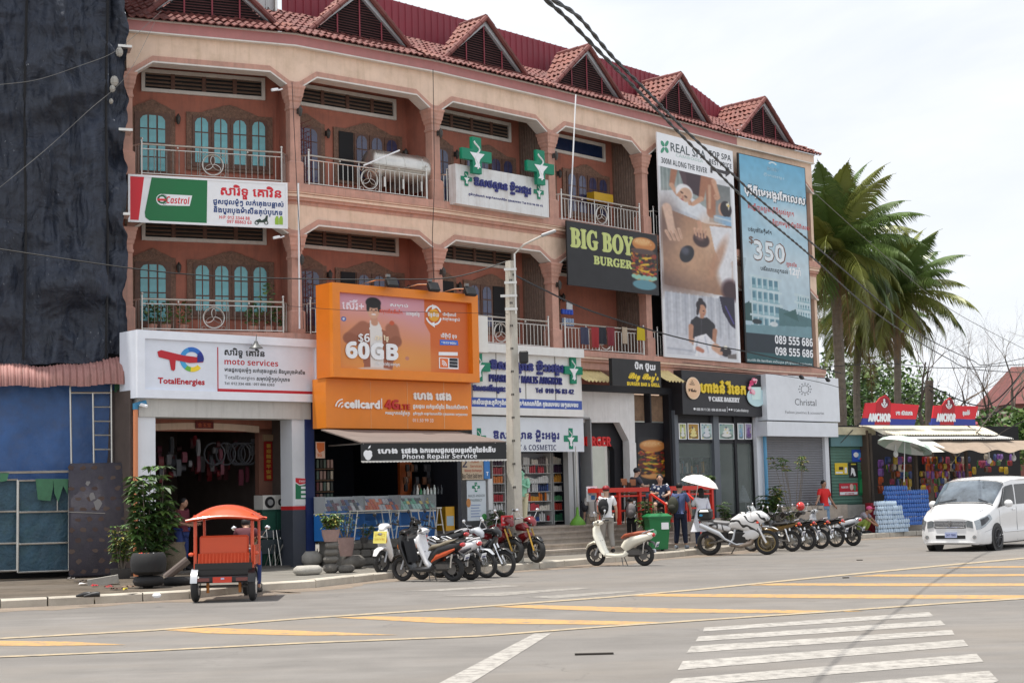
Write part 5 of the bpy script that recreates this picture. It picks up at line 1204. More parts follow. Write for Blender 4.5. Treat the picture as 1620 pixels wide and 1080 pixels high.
for k in range(2):q=WB(TF);w_=(b[0]-a[0])/2;q.box(a[0]+.03+w_*k,a[0]+w_*(k+1)-.03,.935,.95,z0+.08,zc_-.06);part('door',q,flat(36,84,70),cb)
for k,(xa,xb)in enumerate(((416,437),(438,451))):
 ua,ub=TF.u(xa,800,-1.0),TF.u(xb,800,-1.0);zt_=TF.z(420,783,-1.0);t=thing('round_front_box',('white box with a round black speaker front standing on the green cabinet','second white box with a round front beside the paint bucket')[k],'speaker',TF.w((ua+ub)/2,-1.0,zc_),group='boxes on the cabinet')
 q=WB(TF);q.box(ua,ub,1.0,1.4,zc_+.002,zt_);part('case',q,flat(214,212,206),t);q=WB(TF);c_=((ua+ub)/2,.985,(zc_+zt_)/2);q.cyl((c_[0],1.0,c_[2]),(c_[0],.97,c_[2]),(ub-ua)*.36,n=20);part('ring',q,BLK,t)
 q=WB(TF);q.cyl((c_[0],.972,c_[2]),(c_[0],.955,c_[2]),(ub-ua)*.2,n=16);part('hub',q,flat(150,150,150),t)
def bucket(name,label,p,r,h,m,cat='bucket'):
 q=MB();q.lathe([(r*.8,0),(r,h),(r*1.05,h),(r*1.05,h+.02),(r*.92,h+.02),(r*.75,.04)],n=14,capt=False);o=part(name,q,m,None,smooth=40);o.location=p;tag(o,label,cat);return o
bucket('paint_bucket','white lidless bucket standing on the cabinet inside the repair shop',TF.w(TF.u(457,800,-1.0),-1.05,zc_+.002),.14,.3,flat(190,196,206))
def folding_chair(fr_p,ang,label,group):
 t=thing('folding_chair',label,'chair',fr_p,ang,group)
 for s_ in(-1,1):
  q=MB();q.tube([(s_*.2,-.02,0),(s_*.2,.12,.85)],.012,5);part('leg',q,M_steel,t);q=MB();q.tube([(s_*.18,.2,0),(s_*.18,-.05,.5)],.012,5);part('leg',q,M_steel,t)
 q=MB();q.cbox((0,.05,.46),(.36,.05,.34),rot=(R(8),0,0));part('seat',q,flat(50,60,66),t);q=MB();q.cbox((0,.13,.76),(.38,.03,.18));part('backrest',q,flat(50,60,66),t)
for k in range(3):folding_chair(TF.w(TF.u(425+14*k,870,-.55),-.6,z0),TF.ang+.3*k-.2,('folded steel chair leaning by the green cabinet, nearest the doorway of the shop','folded steel chair in the middle of those before the green cabinet','folded steel chair closest to the pillar with the oil poster')[k],'folding chairs in the repair shop')
q=WB(TF);u=TF.u(211,700,-.2);zt_=TF.z(211,648,-.2);q.cyl((u,.1,.15),(u,.1,zt_),.055,n=10);o=part('drain_pipe',q,flat(214,136,92));tag(o,'orange plastic drain pipe beside the left white pillar of the repair shop','pipe')
q=WB(TF);q.cyl((u,.1,zt_+.001),(u,.1,zt_+.14),.062,n=10);q.cyl((u,.1,zt_+.1),(u+.22,.0,zt_+.16),.058,n=10);o=part('pipe_elbow',q,flat(60,130,170));tag(o,'blue plastic elbow fitting on top of the orange drain pipe','pipe fitting')
def cctv(p,ang,lab):
 t=thing('security_camera',lab,'camera',p,ang);q=MB();q.bevbox((0,-.1,0),(.07,.2,.07),.015,rot=(R(15),0,0));part('housing',q,W_,t);q=MB();q.cyl((0,0,0),(0,.12,.05),.02,n=6);part('bracket',q,W_,t)
cctv(TF.w(TF.u(226,640,.1),.0,TF.z(226,641,.1)),R(60),'small white camera by the blue pipe elbow under the fuel sign')
for(fr,x,y,lab)in((B2,440,143,'white security camera beside the column at the top balcony'),(B2,443,376,'white security camera beside the column above the oil sign corner')):
 cctv(fr.w(fr.u(x,y,.2),.2,fr.z(x,y,.2)),R(-50),lab)
# ---- phone repair shop
HF=OF.shifted(0,-1.1);zf=.74
a0,b0=HF.u(499,800),HF.u(722,780)
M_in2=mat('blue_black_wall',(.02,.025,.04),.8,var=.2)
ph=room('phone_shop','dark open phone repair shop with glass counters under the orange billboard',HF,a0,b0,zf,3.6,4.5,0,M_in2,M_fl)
q=WB(HF);q.box(a0-.3,a0-.05,-.05,.25,.15,4.2);part('blue_pillar',q,flat(24,44,96),ph)
q=WB(HF);ua=HF.u(633,760,-1.1);q.box(ua,ua+.4,1.1,1.2,zf,3.2);part('orange_panel',q,flat(170,84,30),ph)
pl=thing('shop_platform','raised dark concrete platform with a stone front before the phone shop','platform',HF.w((a0+b0)/2,.6,.15))
q=WB(HF);q.box(a0+.1,b0+1.2,-1.1,.0,.14,zf-.001);part('slab',q,M_pave,pl)
g=random.Random(21)
for row in range(3):
 u=a0+.1
 while u<b0+1.1:
  w_=g.uniform(.28,.5);q=WB(HF);q.bevbox((u+w_/2,-1.16-g.uniform(0,.05),.15+.1+row*.19),(w_*.96,.16,.18),.03);part('stone',q,M_stone if 'M_stone' in globals()else M_crete,pl);u+=w_
M_glass=mat('showcase_glass',(.75,.85,.88),.03,var=0,alpha=.10,spec=.8);blu=flat(46,124,204,.4)
cx=[513,576,633,690]
cm=.55
for k in range(3):
 off=cm;ua,ub=HF.u(cx[k],800,off)+.01,HF.u(cx[k+1],800,off)-.01;zt_=HF.z(600,784,off);zm_=HF.z(600,809,off);zb_=zf+.01
 t=thing('phone_counter',('glass phone counter with rows of boxed phones nearest the blue pillar','middle glass phone counter with orange phone cases inside','glass phone counter with green and black phones at the bottle end')[k],'counter',HF.w((ua+ub)/2,off,zf),group='glass counters of the phone shop')
 q=WB(HF);q.box(ua,ub,-off,-off+.45,zb_,zm_-.03);part('base_panel',q,blu,t)
 q=WB(HF);q.box(ua,ub,-off-.01,-off+.46,zm_-.03,zm_);part('ledge',q,flat(226,226,220),t)
 q=WB(HF);q.box(ua,ub,-off,-off+.006,zm_,zt_);part('front_glass',q,M_glass,t);q=WB(HF);q.box(ua,ub,-off+.007,-off+.44,zt_,zt_+.006);part('top_glass',q,M_glass,t)
 q=WB(HF);q.box(ua,ub,-off+.43,-off+.44,zm_+.001,zt_-.001);part('back_panel',q,flat(200,206,214),t)
 for c_,z_ in((ua,0),(ub-.015,0)):q=WB(HF);q.box(c_,c_+.015,-off-.008,-off+.445,zm_+.001,zt_+.012);part('edge_strip',q,flat(170,176,180),t)
 for i in range(11):
  for j in range(3):
   uu=ua+(ub-ua)*(i+.5)/11;cc=g.choice([[(60,60,80),(200,206,214),(120,60,80),(60,90,150),(230,230,235)],[(224,96,50),(230,120,60),(210,210,220),(90,90,150)],[(60,170,130),(40,50,60),(220,190,60),(150,200,190)]][k])
   if g.random()<.88:q=WB(HF);q.cbox((uu+.03*j,-off+.06+.11*j,zm_+.10+.075*j),(.085,.02,.15),rot=(R(-35),0,0));part('phone',q,flat(*cc,.3),t)
 S=Sign('x','','',HF,off,(cx[k],809),(cx[k+1],806),(cx[k+1],849),(cx[k],851),.002,blu,parent=t,part_name='front_sheet')
 S.text('VIVO',cx[k]+18,822,840,cx[k]+52,flat(120,175,220),'')
for k in range(9):
 x=655+5.4*k;off=cm-.2;u=HF.u(x,784,off);zt_=HF.z(600,784,cm)+.01;q=MB();h=g.choice([.16,.2,.24]);q.lathe([(.035,0),(.035,h*.65),(.014,h*.8),(.014,h)],n=8)
 o=part('counter_bottle',q,flat(*g.choice([(200,210,206),(60,140,90),(230,230,226),(40,44,50)]),.2),None,smooth=40);o.location=HF.w(u,off,zt_);tag(o,'small bottle standing in the row on the end glass phone counter','bottle','bottles on the phone counter')
for k in range(46):
 x=g.uniform(640,712);y=g.choice([734,744,754,765,776]);off=-.9;u,z=HF.uz(x,y,off)
 if u>b0-.1:continue
 hang('hanging_phone_case','packaged phone case hanging on the back wall of the phone shop','phone case','phone cases hanging in the phone shop',HF,u,off,z,.1,.2,flat(*g.choice([(70,44,30),(110,70,44),(60,60,66),(140,110,90),(40,36,40)])))
sh=thing('case_shelf','narrow shelf of packed phone cases behind the blue pillar','shelf',HF.w(HF.u(513,780,-.4),-.4,zf))
for k,y in enumerate((725,743,761,779)):
 a_=HF.uz(500,y,-.4);b_=HF.u(528,y,-.4);q=WB(HF);q.box(a_[0],b_,.4,.55,a_[1]-.27,a_[1]-.25);part('shelf_board',q,flat(120,90,60),sh)
 for j in range(5):q=WB(HF);uu=a_[0]+(b_-a_[0])*(j+.5)/5;q.cbox((uu,.42,a_[1]-.13),(.065,.03,.2));part('case',q,flat(*g.choice([(200,190,170),(90,110,100),(60,66,60),(170,140,130),(120,60,60)])),sh)
S=Sign('hanging_ad','small orange and white phone poster hanging beside the blue pillar','poster',HF,.1,(500,698),(514,699),(514,725),(500,724),.012,flat(236,200,180));S.poly([(501,700),(513,700),(513,712),(505,716),(501,708)],flat(226,120,60));S.text('5G',502,717,722,509,flat(226,120,60),'bold')
def trestle(x0,x1,ytop,ybot,off,lab):
 ua,ub=HF.u(x0,ybot,off),HF.u(x1,ybot,off);zt_=HF.z(x0,ytop,off);t=thing('steel_trestle',lab,'table frame',HF.w((ua+ub)/2,off,zf),group='trestle frames before the phone counters')
 for uu,sl in((ua,.12),(ub,-.12)):
  for yy in(-off,-off+.3):q=WB(HF);q.tube([(uu,yy,zf),(uu+sl,yy,zt_)],.016,5);part('leg',q,flat(226,224,216),t)
 q=WB(HF);q.box(ua+.08,ub-.08,-off-.02,-off+.32,zt_,zt_+.03);part('top',q,flat(226,224,216),t);q=WB(HF);q.tube([(ua+.05,-off,zf+.3),(ub-.05,-off,zf+.3)],.012,5);part('brace',q,flat(226,224,216),t)
trestle(560,622,809,850,.85,'white steel trestle frame standing before the middle phone counter');trestle(626,668,808,849,.85,'white steel trestle frame between its neighbour and the tall one');trestle(688,703,804,847,.85,'narrow tall white trestle frame at the pharmacy end of the counters')
AF=frame_at(571,35.0,30)
AS=Sign('shop_awning','taupe fabric awning with a black Phone Repair Service valance in front of the phone shop','awning',AF,0,(571,702.5),(801,698.5),(801,724),(572,731),.02,flat(40,42,44,.7),part_name='valance')
AS.z1=max(AS.z1,AF.z(571,702.5));s=AS
q=MB();q.world=True;A_=AF.w(AS.u0,0.01,AS.z1);B_=AF.w(AS.u1,.01,AS.z1);C_=HF.w(HF.u(722,690,.9),.95,HF.z(722,684,.9));D_=HF.w(HF.u(506,684,.9),.95,HF.z(506,681,.9))
dz=Vector((0,0,.03));nn=12
q.loft([[tuple(A_.lerp(B_,t)),tuple(D_.lerp(C_,t)),tuple(D_.lerp(C_,t)+dz),tuple(A_.lerp(B_,t)+dz)]for t in(0,.25,.5,.75,1)]);part('canopy',q,mat('taupe_canvas',(.17,.135,.12),.85,var=.1,streak=.2),AS.root)
q=WB(AF);n_=44
for k in range(n_):
 u=AS.u0+(AS.u1-AS.u0)*(k+.5)/n_;q.prism([(u+.055*math.cos(R(a)),AS.z0+.003-.045*math.sin(R(a)))for a in(0,45,90,135,180)],-.012,-.004,'y')
part('scalloped_trim',q,flat(216,214,208),AS.root,stuff=True)
ap=[(583.5,708),(587,704.5)];AS.disc(579.5,718,4.6,6.2,W_,.004,'fruit_emblem');AS.disc(584.5,718,4.6,6.2,W_,.007,'fruit_emblem');AS.disc(582,721.5,5.2,6.0,W_,.010,'fruit_emblem');AS.disc(590.5,717,2.3,3.2,flat(40,42,44,.7),.014,'bite');AS.poly([(582,709.5),(584,705),(586.5,704),(585.5,708)],W_,.012)
AS.text('ហេង ផេង',597,709.5,716.5,659,W_,fat=.025);AS.text('ឯកទេសជួសជុលទូរស័ព្ទដៃទំនើប',664,709,715.5,783,W_,fat=.02);AS.text('Phone Repair Service',636.5,718.5,725.5,754.5,W_,'bold')
q=MB();q.world=True;q.tube([AF.w(AS.u0+.05,.0,AS.z1),HF.w(HF.u(520,700,.0),.0,HF.z(520,705,0))],.018,5);part('folding_arm',q,M_steel,AS.root)
q=MB();q.world=True;q.tube([AF.w(AS.u1-.3,.0,AS.z1),HF.w(HF.u(705,700,.0),.0,HF.z(705,705,0))],.018,5);part('folding_arm',q,M_steel,AS.root)
# ---- pharmacy
QF=PF.shifted(0,-.6);zp=.86
ua,ub=QF.u(729,800),QF.u(908,800,-.75)
M_inw=mat('pharmacy_wall',(.34,.35,.36),.8,var=.08)
pr=room('pharmacy','open pharmacy with tall shelves of bottles behind the concrete pole',QF,ua,ub,zp,3.9,1.6,0,M_inw,M_fl)
for x0,x1 in((900,907),(909.5,916)):
 q=WB(QF);u0_,u1_=QF.u(x0,770,.0),QF.u(x1,770,.0);q.box(u0_,u1_,-.0,.2,zp,3.9);part('door_post',q,flat(190,192,192),pr)
stp=thing('stone_steps','broad flight of worn stone steps up to the pharmacy and burger bar','steps',QF.w(1,1.5,.15))
M_step=mat('worn_stone',(.44,.38,.32),.85,var=.15,scale=3,dirt=.5,dirtcol=(.12,.11,.09),streak=.3,bump=.3)
off0=QF.uz(870,880)[0]
def on_plane_off(fr,px,py,z):
 p=on_z(px,py,z)-fr.p;return p.dot(fr.n),p.dot(fr.d)
o_b,u_b=on_plane_off(QF,870,879,.15);print('steps base off',o_b,u_b)
nst=5;rise=(zp-.15)/nst;u_l,u_r=QF.u(705,850,.8),VF.u(1216,830,0)+(VF.p-QF.p).dot(QF.d)+0
u_r=(VF.w(VF.u(1075,800,1.5),1.5)-QF.p).dot(QF.d)
for k in range(nst):
 o1=o_b-k*.36;q=WB(QF);q.box(u_l,u_r,-o1,-(-.05),.15+rise*k+(.0005 if k else 0),.15+rise*(k+1));part('step',q,M_step,stp)
 q=WB(QF);q.box(u_l-.005,u_r+.005,-o1-.03,-o1+.001,.15+rise*(k+1)-.045,.15+rise*(k+1)+.002);part('nosing',q,M_step,stp)
BM={}
def bottle_mesh(kind,c):
 k=(kind,c)
 if k in BM:return BM[k]
 q=MB()
 if kind==0:q.lathe([(.032,0),(.034,.02),(.034,.13),(.014,.16),(.014,.19)],n=8)
 elif kind==1:q.box(-.035,.035,-.03,.03,0,.17)
 elif kind==2:q.lathe([(.028,0),(.028,.17),(.02,.175),(.02,.21)],n=8)
 else:q.lathe([(.042,0),(.042,.10),(.036,.105),(.036,.125)],n=8)
 me=q.mesh('bottle',40);me.materials.append(flat(*c,.35));BM[k]=me;return me
def shelving(label,fr,off,x0,x1,ytops,ybot,pal,group,dep=.3):
 ua,ub=fr.u(x0,770,off),fr.u(x1,770,off);zt_=fr.z(x0,ytops[0],off);t=thing('wall_shelves',label,'shelves',fr.w((ua+ub)/2,off,zp),group='pharmacy shelf units')
 q=WB(fr);q.box(ua,ub,-off+dep,-off+dep+.02,zp,zt_);part('back_board',q,flat(150,152,156),t)
 for uu in(ua,ub-.03):q=WB(fr);q.box(uu,uu+.03,-off,-off+dep-.001,zp,zt_);part('upright',q,flat(206,206,204),t)
 for i,y in enumerate(ytops[1:]):
  z=fr.z((x0+x1)/2,y,off);q=WB(fr);q.box(ua+.031,ub-.031,-off,-off+dep-.001,z-.02,z);part('shelf',q,flat(206,206,204),t)
  n_=int((ub-ua-.1)/.088);rowc=pal[i%len(pal)];kd=g.choice([0,1,2,3]);c=g.choice(rowc)
  for j in range(n_):
   if j%4==0:kd=g.choice([0,1,2,3]);c=g.choice(rowc)
   if g.random()<.07:continue
   o=bpy.data.objects.new('product_bottle',bottle_mesh(kd,c));col.objects.link(o);o.location=fr.w(ua+.07+(ub-ua-.14)*(j+.5)/n_,off-.07,z+.001);o.rotation_euler=(0,0,fr.ang)
   o.scale=(1.1,1.1,g.uniform(.9,1.25));nm={0:'round shouldered bottle',1:'small carton',2:'slim tube',3:'low jar'}[kd];tag(o,nm+' on the '+('top','second','third','fourth','fifth','sixth','lowest')[i]+' shelf of the unit '+('left of' if x0<800 else 'right of' if x0<850 else 'farthest from')+' the concrete pole','product',nm+' rows on the pharmacy shelves')
wh=[(225,225,222),(210,205,190),(235,228,215)];rdp=[(170,40,50),(120,30,60),(210,80,90),(225,225,222)];org_=[(214,120,40),(226,160,60),(200,70,60)];bl=[(60,90,160),(90,180,170),(40,60,110),(225,225,225)];dk=[(50,46,60),(70,40,70),(110,100,100)];gr_=[(90,160,110),(230,230,220),(60,120,90)]
shelving('left pharmacy shelf unit of mixed bottles next to the concrete pole',QF,-.55,824,873,(716,734,748,763,777,792,807,824),828,[dk+wh,wh+rdp,wh,bl,wh+org_,rdp+wh,bl+rdp],'x')
shelving('pharmacy shelf unit of pink, orange and white bottles nearest the door posts',QF,-.55,875,900,(716,733,747,762,776,791,806,823),828,[wh,wh+dk,org_+rdp,rdp+wh,gr_+bl,org_,wh+gr_],'x')
shelving('shelf unit partly seen between the standing banner and the concrete pole',QF,-.55,779,800,(722,736,750,764,778,793,808,823),828,[dk,rdp,dk+org_,dk,rdp+dk,bl,dk],'x')
S=Sign('ticket_board','beige money exchange and bus ticket board hanging below the awning valance','sign',QF,.75,(731,722),(765,723),(765,758.5),(731,758),.03,flat(196,176,150))
S.text('2',731.5,727,739,739,flat(30,34,70),'bold');S.text('Travel',744,728,732,757,flat(170,84,50),'bold');S.text('Services',744,735,739,762,flat(170,84,50),'bold');S.text('Money Exchange',735,742,746,762,flat(170,64,40),'bold');S.text('Bus Ticket Sold here !',731.5,749,756.5,764,flat(40,36,40),'bold')
S=Sign('blue_sign_strip','narrow blue vertical sign on the white post beside the ticket board','sign',QF,.78,(766,724),(775,724),(775,757),(766,757),.03,flat(50,120,190));S.text('T',769,746,752,773,W_,'bold')
q=WB(QF);u=QF.u(771,790,.7);q.box(u,u+.15,-.75,-.62,zp-.4,QF.z(771,757,.7));o=part('white_post',q,flat(210,212,214));tag(o,'short white post under the narrow blue sign','post')
S=Sign('pharmacy_stand_banner','white standing pharmacy banner with a green cross and leaf beside the white post','banner',QF,.70,(739,759),(769,760),(769,824),(739,822),.02,flat(206,216,224))
cross(S,753,770,12,15,GRN,.004,.004);S.text('MALIS ANGKOR',741,782,786,767,flat(120,134,140),'bold');S.text('PHARMACY',744,789,793,763,flat(120,134,140),'bold')
for k in range(5):S.rect(745,798+4.5*k,799.4+4.5*k,760-2*(k%2),flat(130,150,190))
S.disc(766,817,4,5,flat(70,150,80),.005);S.disc(741,795,3.5,7,flat(190,130,70),.005)
t=thing('yellow_cooler_box','yellow drinks box with a white label at the end of the phone counters','box',HF.w(HF.u(712,830,.3),.3,zf));ua_,ub_=HF.u(705,815,.3),HF.u(719,815,.3);q=WB(HF);q.box(ua_,ub_,-.3,.1,zf,HF.z(712,801,.3));part('case',q,flat(214,160,30),t)
q=WB(HF);q.box(ua_+.03,ub_-.03,-.306,-.301,zf+.25,zf+.5);part('paper_label',q,flat(170,190,200),t)
q=WB(QF);u=QF.u(727,780,.9);q.box(u-.06,u+.06,-.9,-.78,.15,3.8);o=part('dark_post',q,flat(34,38,48));tag(o,'dark steel post between the phone shop and the ticket board','post')
t=thing('green_weighted_base','lime green conical base holding a thin pole by the pharmacy door posts','parasol base',QF.w(QF.u(914,828,1.0),1.0,zp));q=MB();q.lathe([(.22,0),(.22,.06),(.15,.16),(.05,.26),(.03,.5)],n=14);part('cone',q,flat(110,170,60),t,smooth=40);q=MB();q.cyl((0,0,.2),(0,0,2.2),.018,n=6);part('pole',q,M_steel,t)
# ---- burger bar front
EF=Frame(RF.w(0,0),RF.ang).shifted(0,0);zp2=zp
bb=thing('burger_bar','burger bar front with white chamfered arch, black walls and bamboo blinds','shop front',EF.w(1.2,0,zp))
M_wall=mat('offwhite_render',(.80,.80,.79),.8,var=.06,streak=.2,dirt=.15);M_blk=flat(26,26,32,.6)
P=lambda x,y,o=0:EF.uz(x,y,o)
out=[P(918,612),P(1003,618),(P(1003,700)[0]+.02,zp),(P(996,780)[0],zp),P(995,697),P(980,668),P(930,668),P(918,668)]
q=WB(EF);q.prism(out,0,.25,'y');part('white_arch',q,M_wall,bb)
q=WB(EF);inn=[P(996,690,-.3),(P(996,690,-.3)[0],zp),(P(972,780,-.3)[0],zp),P(972,712,-.3),P(962,694,-.3),P(918,692,-.3),P(918,664,-.3),P(996,664,-.3)];q.prism(inn,.3,.5,'y');part('black_arch',q,M_blk,bb)
q=WB(EF);q.box(P(960,700,-.7)[0],P(972,700,-.7)[0],.7,.8,zp,P(965,698,-.7)[1]);part('white_jamb',q,M_wall,bb)
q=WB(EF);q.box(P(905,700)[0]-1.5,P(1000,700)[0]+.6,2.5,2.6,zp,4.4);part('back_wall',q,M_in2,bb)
q=WB(EF);q.box(P(917,700)[0]-.4,P(917,700)[0]+.02,.02,2.5,zp,4.4);part('side_wall',q,M_in2,bb)
u0_,u1_=P(1003,700)[0]+.03,P(1068,700)[0]
q=WB(EF);q.box(u0_,u1_,.05,.25,zp,P(1030,668)[1]);part('black_wall',q,M_blk,bb)
q=WB(EF);q.box(P(996,780)[0]+.001,u0_,-.05,.2,zp,P(1000,700)[1]);part('white_pillar',q,M_wall,bb)
for xa,xb in((1003.5,1027.5),(1031,1056)):
 a_,b_=P(xa,624),P(xb,665);q=WB(EF);zt_,zb_=P(1030,625)[1],P(1030,666)[1];w_=b_[0]-a_[0]
 q.box(a_[0],b_[0],.06,.07,zb_,zt_);bl_=part('bamboo_blind',q,mat('bamboo',(.30,.20,.13),.75,var=.3,scale=6,streak=.5),bb);q=WB(EF)
 for k in range(22):uu=a_[0]+w_*(k+.5)/22;q.cyl((uu,.05,zb_),(uu,.05,zt_),w_/22*.42,n=5)
 part('bamboo_cane',q,MATS['bamboo'],bl_,stuff=True)
for(xa,xb,ya,yb)in((918,1078,611,621),(1027.5,1031,621,668),(1057,1069,618,820)):a_=P(xa,ya,.2);b_=P(xb,yb,.2);q=WB(EF);zt_=P((xa+xb)/2,ya,.2)[1];zb_=P((xa+xb)/2,yb,.2)[1];q.box(a_[0],b_[0],-.2-.001*xa/100,.04,max(zb_,zp),zt_);part('steel_beam' if xa==918 else 'black_post',q,M_blk,bb)
cv=Canvas(60,80,(26,26,32));burger(cv,.5,.5,.44,.44,8);cv.blur(1);a_=P(1010,691,.0);b_=P(1059,760,0);picture(cv,EF,-.045,a_[0],b_[1],b_[0],a_[1],bb,'burger_picture')
M_ycor=mat('yellowed_sheet',(.72,.60,.30),.6,var=.15,scale=2,dirt=.35,dirtcol=(.3,.24,.14))
for xa,xb,lab in((919,967,'yellowed corrugated canopy piece between the pharmacy fascia and the burger bar sign'),(1047,1077,'yellowed corrugated canopy piece between the burger bar sign and the bakery sign')):
 a_,b_=EF.uz(xa,585,.8),EF.uz(xb,603,.8);zt_=EF.z((xa+xb)/2,585,.5);zb_=EF.z((xa+xb)/2,603,1.0);q=WB(EF);q.grid(lambda i,j:(a_[0]+(b_[0]-a_[0])*i,-.3-.7*(1-j),zb_+(zt_-zb_)*j+.03*math.sin(i*(b_[0]-a_[0])*40)),50,3);o=part('corrugated_canopy',q,M_ycor,None,smooth=60);tag(o,lab,'canopy','canopy pieces over the burger bar')
rdw=flat(206,50,34,.45)
DF=frame_at(981,43.6,45)
def bar_table(x0,x1,ytop,ybot,off,lab,legs,rail):
 t=thing('red_bar_table',lab,'table',DF.w(DF.u((x0+x1)/2,ytop,off),off,zp),group='red bar tables')
 ua,ub=DF.u(x0,ytop,off),DF.u(x1,ytop,off);zt_=DF.z((x0+x1)/2,ytop,off);q=WB(DF);q.box(ua,ub,-off,-off+.42,zt_-.12,zt_);part('top',q,rdw,t)
 for x in legs:
  u=DF.u(x,ytop,off);q=WB(DF);q.box(u-.045,u+.045,-off+.02,-off+.11,zp,zt_-.121);part('leg',q,rdw,t)
 for zz in(.35,.75):q=WB(DF);q.box(ua+.1,ub-.1,-off+.05,-off+.09,zp+zz,zp+zz+.05);part('rail',q,rdw,t)
 (xa,ya),(xb,yb)=rail;A_=DF.uz(xa,ya,off);B_=DF.uz(xb,yb,off+.55)
 q=WB(DF);q.tube([(A_[0],-off,A_[1]),(B_[0],-off-.55,B_[1])],.035,4);part('sloping_rail',q,rdw,t)
 q=WB(DF);q.box(A_[0]-.03,A_[0]+.03,-off,-off+.06,zp,A_[1]);part('post',q,rdw,t);q=WB(DF);q.box(B_[0]-.03,B_[0]+.03,-off-.58,-off-.52,zp-.35,B_[1]);part('post',q,rdw,t)
bar_table(947,1027,771,0,.3,'long red bar table before the arched burger entrance',(950,981,1014),((1030,781),(1054,798)))
bar_table(1061,1131,768,0,.3,'red bar table before the bakery window',(1063,1091,1128),((1086,780),(1106,797)))
for x,y,off,lab in((987,762,-.6,'brown backed bar chair behind the long red table, nearest the arch'),(1001,763,-.6,'brown backed bar chair behind the long red table, next to the seated man'),(1093,760,-.6,'brown backed bar chair behind the bakery side table, nearest the post'),(1107,760,-.6,'brown backed bar chair behind the bakery side table, by the green plant')):
 u,z=DF.uz(x,y,off);t=thing('bar_chair',lab,'chair',DF.w(u,off,zp),DF.ang,'bar chairs at the red tables');z-=zp
 q=MB();q.bevbox((0,0,z),(.26,.03,.19),.012);part('backrest',q,flat(150,92,54),t);q=MB();q.bevbox((0,-.18,z-.32),(.32,.34,.05),.015);part('seat',q,flat(110,66,40),t)
 for sx in(-.13,.13):
  for sy in(-.32,-.02):q=MB();q.cyl((sx,sy,0),(sx,sy,z-.34 if sy<-.1 else z),.014,n=5);part('leg',q,M_blk,t)
S=Sign('menu_board','tilted white and blue menu board on the floor left of the red tables','sign',DF,-.1,(926,769),(943,769),(947,792),(931,793),.02,flat(226,236,240));S.rect(935,783,790,941,flat(70,140,210));S.disc(933,779,2.2,4,flat(60,150,200),inner=.7);S.text('MENU',934,771,773,941,flat(60,90,130),'bold')
# ---- bakery window
WF=VF.shifted(0,-.35);zk=.86
V=lambda x,y,o=0:WF.uz(x,y,o)
bk_=thing('bakery','glass bakery shopfront with dark mullions and cake posters above the panes','shop front',WF.w(2,0,zk))
uL,uR=V(1070,740)[0],V(1206,740)[0];zt_=VF.z(1140,656)+.12
for nm,b_,m in(('floor',(uL,uR,0.2,3.5,zk-.04,zk),M_fl),('back_wall',(uL,uR,3.5,3.6,zk,zt_),mat('bakery_wall',(.52,.56,.53),.8,var=.08)),('ceiling',(uL,uR,.2,3.5,zt_,zt_+.05),M_inw),('side_wall',(uL-.05,uL,.2,3.5,zk,zt_),MATS['bakery_wall']),('side_wall',(uR,uR+.05,.2,3.5,zk,zt_),MATS['bakery_wall'])):q=WB(WF);q.box(*b_);part(nm,q,m,bk_)
zrail=V(1130,699)[1]
for xa,xb,d in((1068,1073.5,-.04),(1128,1136.5,-.08),(1163,1166.5,-.02),(1191,1197,-.02)):
 q=WB(WF);q.box(V(xa,740)[0],V(xb,740)[0],d,.1,zk,zt_);part('mullion',q,flat(96,102,110)if xa in(1068,1128)else M_blk,bk_)
q=WB(WF);q.box(uL+.1,V(1197,740)[0],0,.06,zrail-.03,zrail+.03);part('transom',q,M_blk,bk_);q=WB(WF);q.box(uL,uR,-.03,.12,zk,zk+.1);part('sill',q,M_blk,bk_)
gm=mat('shop_glass',(.35,.42,.40),.04,var=0,alpha=.14,spec=.9)
for xa,xb in((1073.5,1128),(1136.5,1163),(1166.5,1191)):
 q=WB(WF);q.box(V(xa,740)[0]+.002,V(xb,740)[0]-.002,.03,.04,zk+.101,zrail-.031);part('window_pane',q,gm,bk_)
 q=WB(WF);q.box(V(xa,740)[0]+.002,V(xb,740)[0]-.002,.03,.04,zrail+.031,zt_-.001);part('window_pane',q,M_blk,bk_)
g=random.Random(4)
for i,(xa,xb,c)in enumerate(((1074,1086,(206,216,140)),(1088,1106,(196,150,50)),(1108.5,1127,(200,226,226)),(1137,1161.5,(170,200,190)),(1167,1177,(190,220,226)),(1178.5,1190,(190,176,214)))):
 S=Sign('cake_poster',('pale yellow cake poster, first in the row above the bakery window','poster of a golden cake, second in the row over the bakery window','pale blue cake poster beside the wide mullion of the bakery','widest cake poster, of white tiers and flowers, over the bakery door','narrow pale blue poster right of the wide cake poster','narrow lilac cake poster, last in the row above the bakery window')[i],'poster',WF,.02,(xa,669),(xb,669.5),(xb,695),(xa,694.5),.01,W_,group='cake posters on the bakery')
 cv=Canvas(20,26,c);cv.ell(.5,.78,.42,.2,tuple(int(v*.6)for v in c),.3)
 for k in range(3):cv.ell(.5,.75-.2*k,.34-.08*k,.12,((240,244,240),(250,236,160),(236,240,246),(250,250,246),(150,190,226),(150,110,180))[i],.2)
 for k in range(10):cv.ell(g.random(),g.random(),.06,.05,g.choice([(60,90,60),(90,140,170),(240,220,120),(70,60,110)]),.4)
 S.picture(xa+1,670.5,693.5,xb-1,cv)
bs=thing('display_shelf','black open shelf of cake boxes and bottles inside the bakery','shelf',WF.w(V(1100,750,-1.5)[0],-1.5,zk))
ua_,ub_=V(1078,740,-1.5)[0],V(1124,740,-1.5)[0]
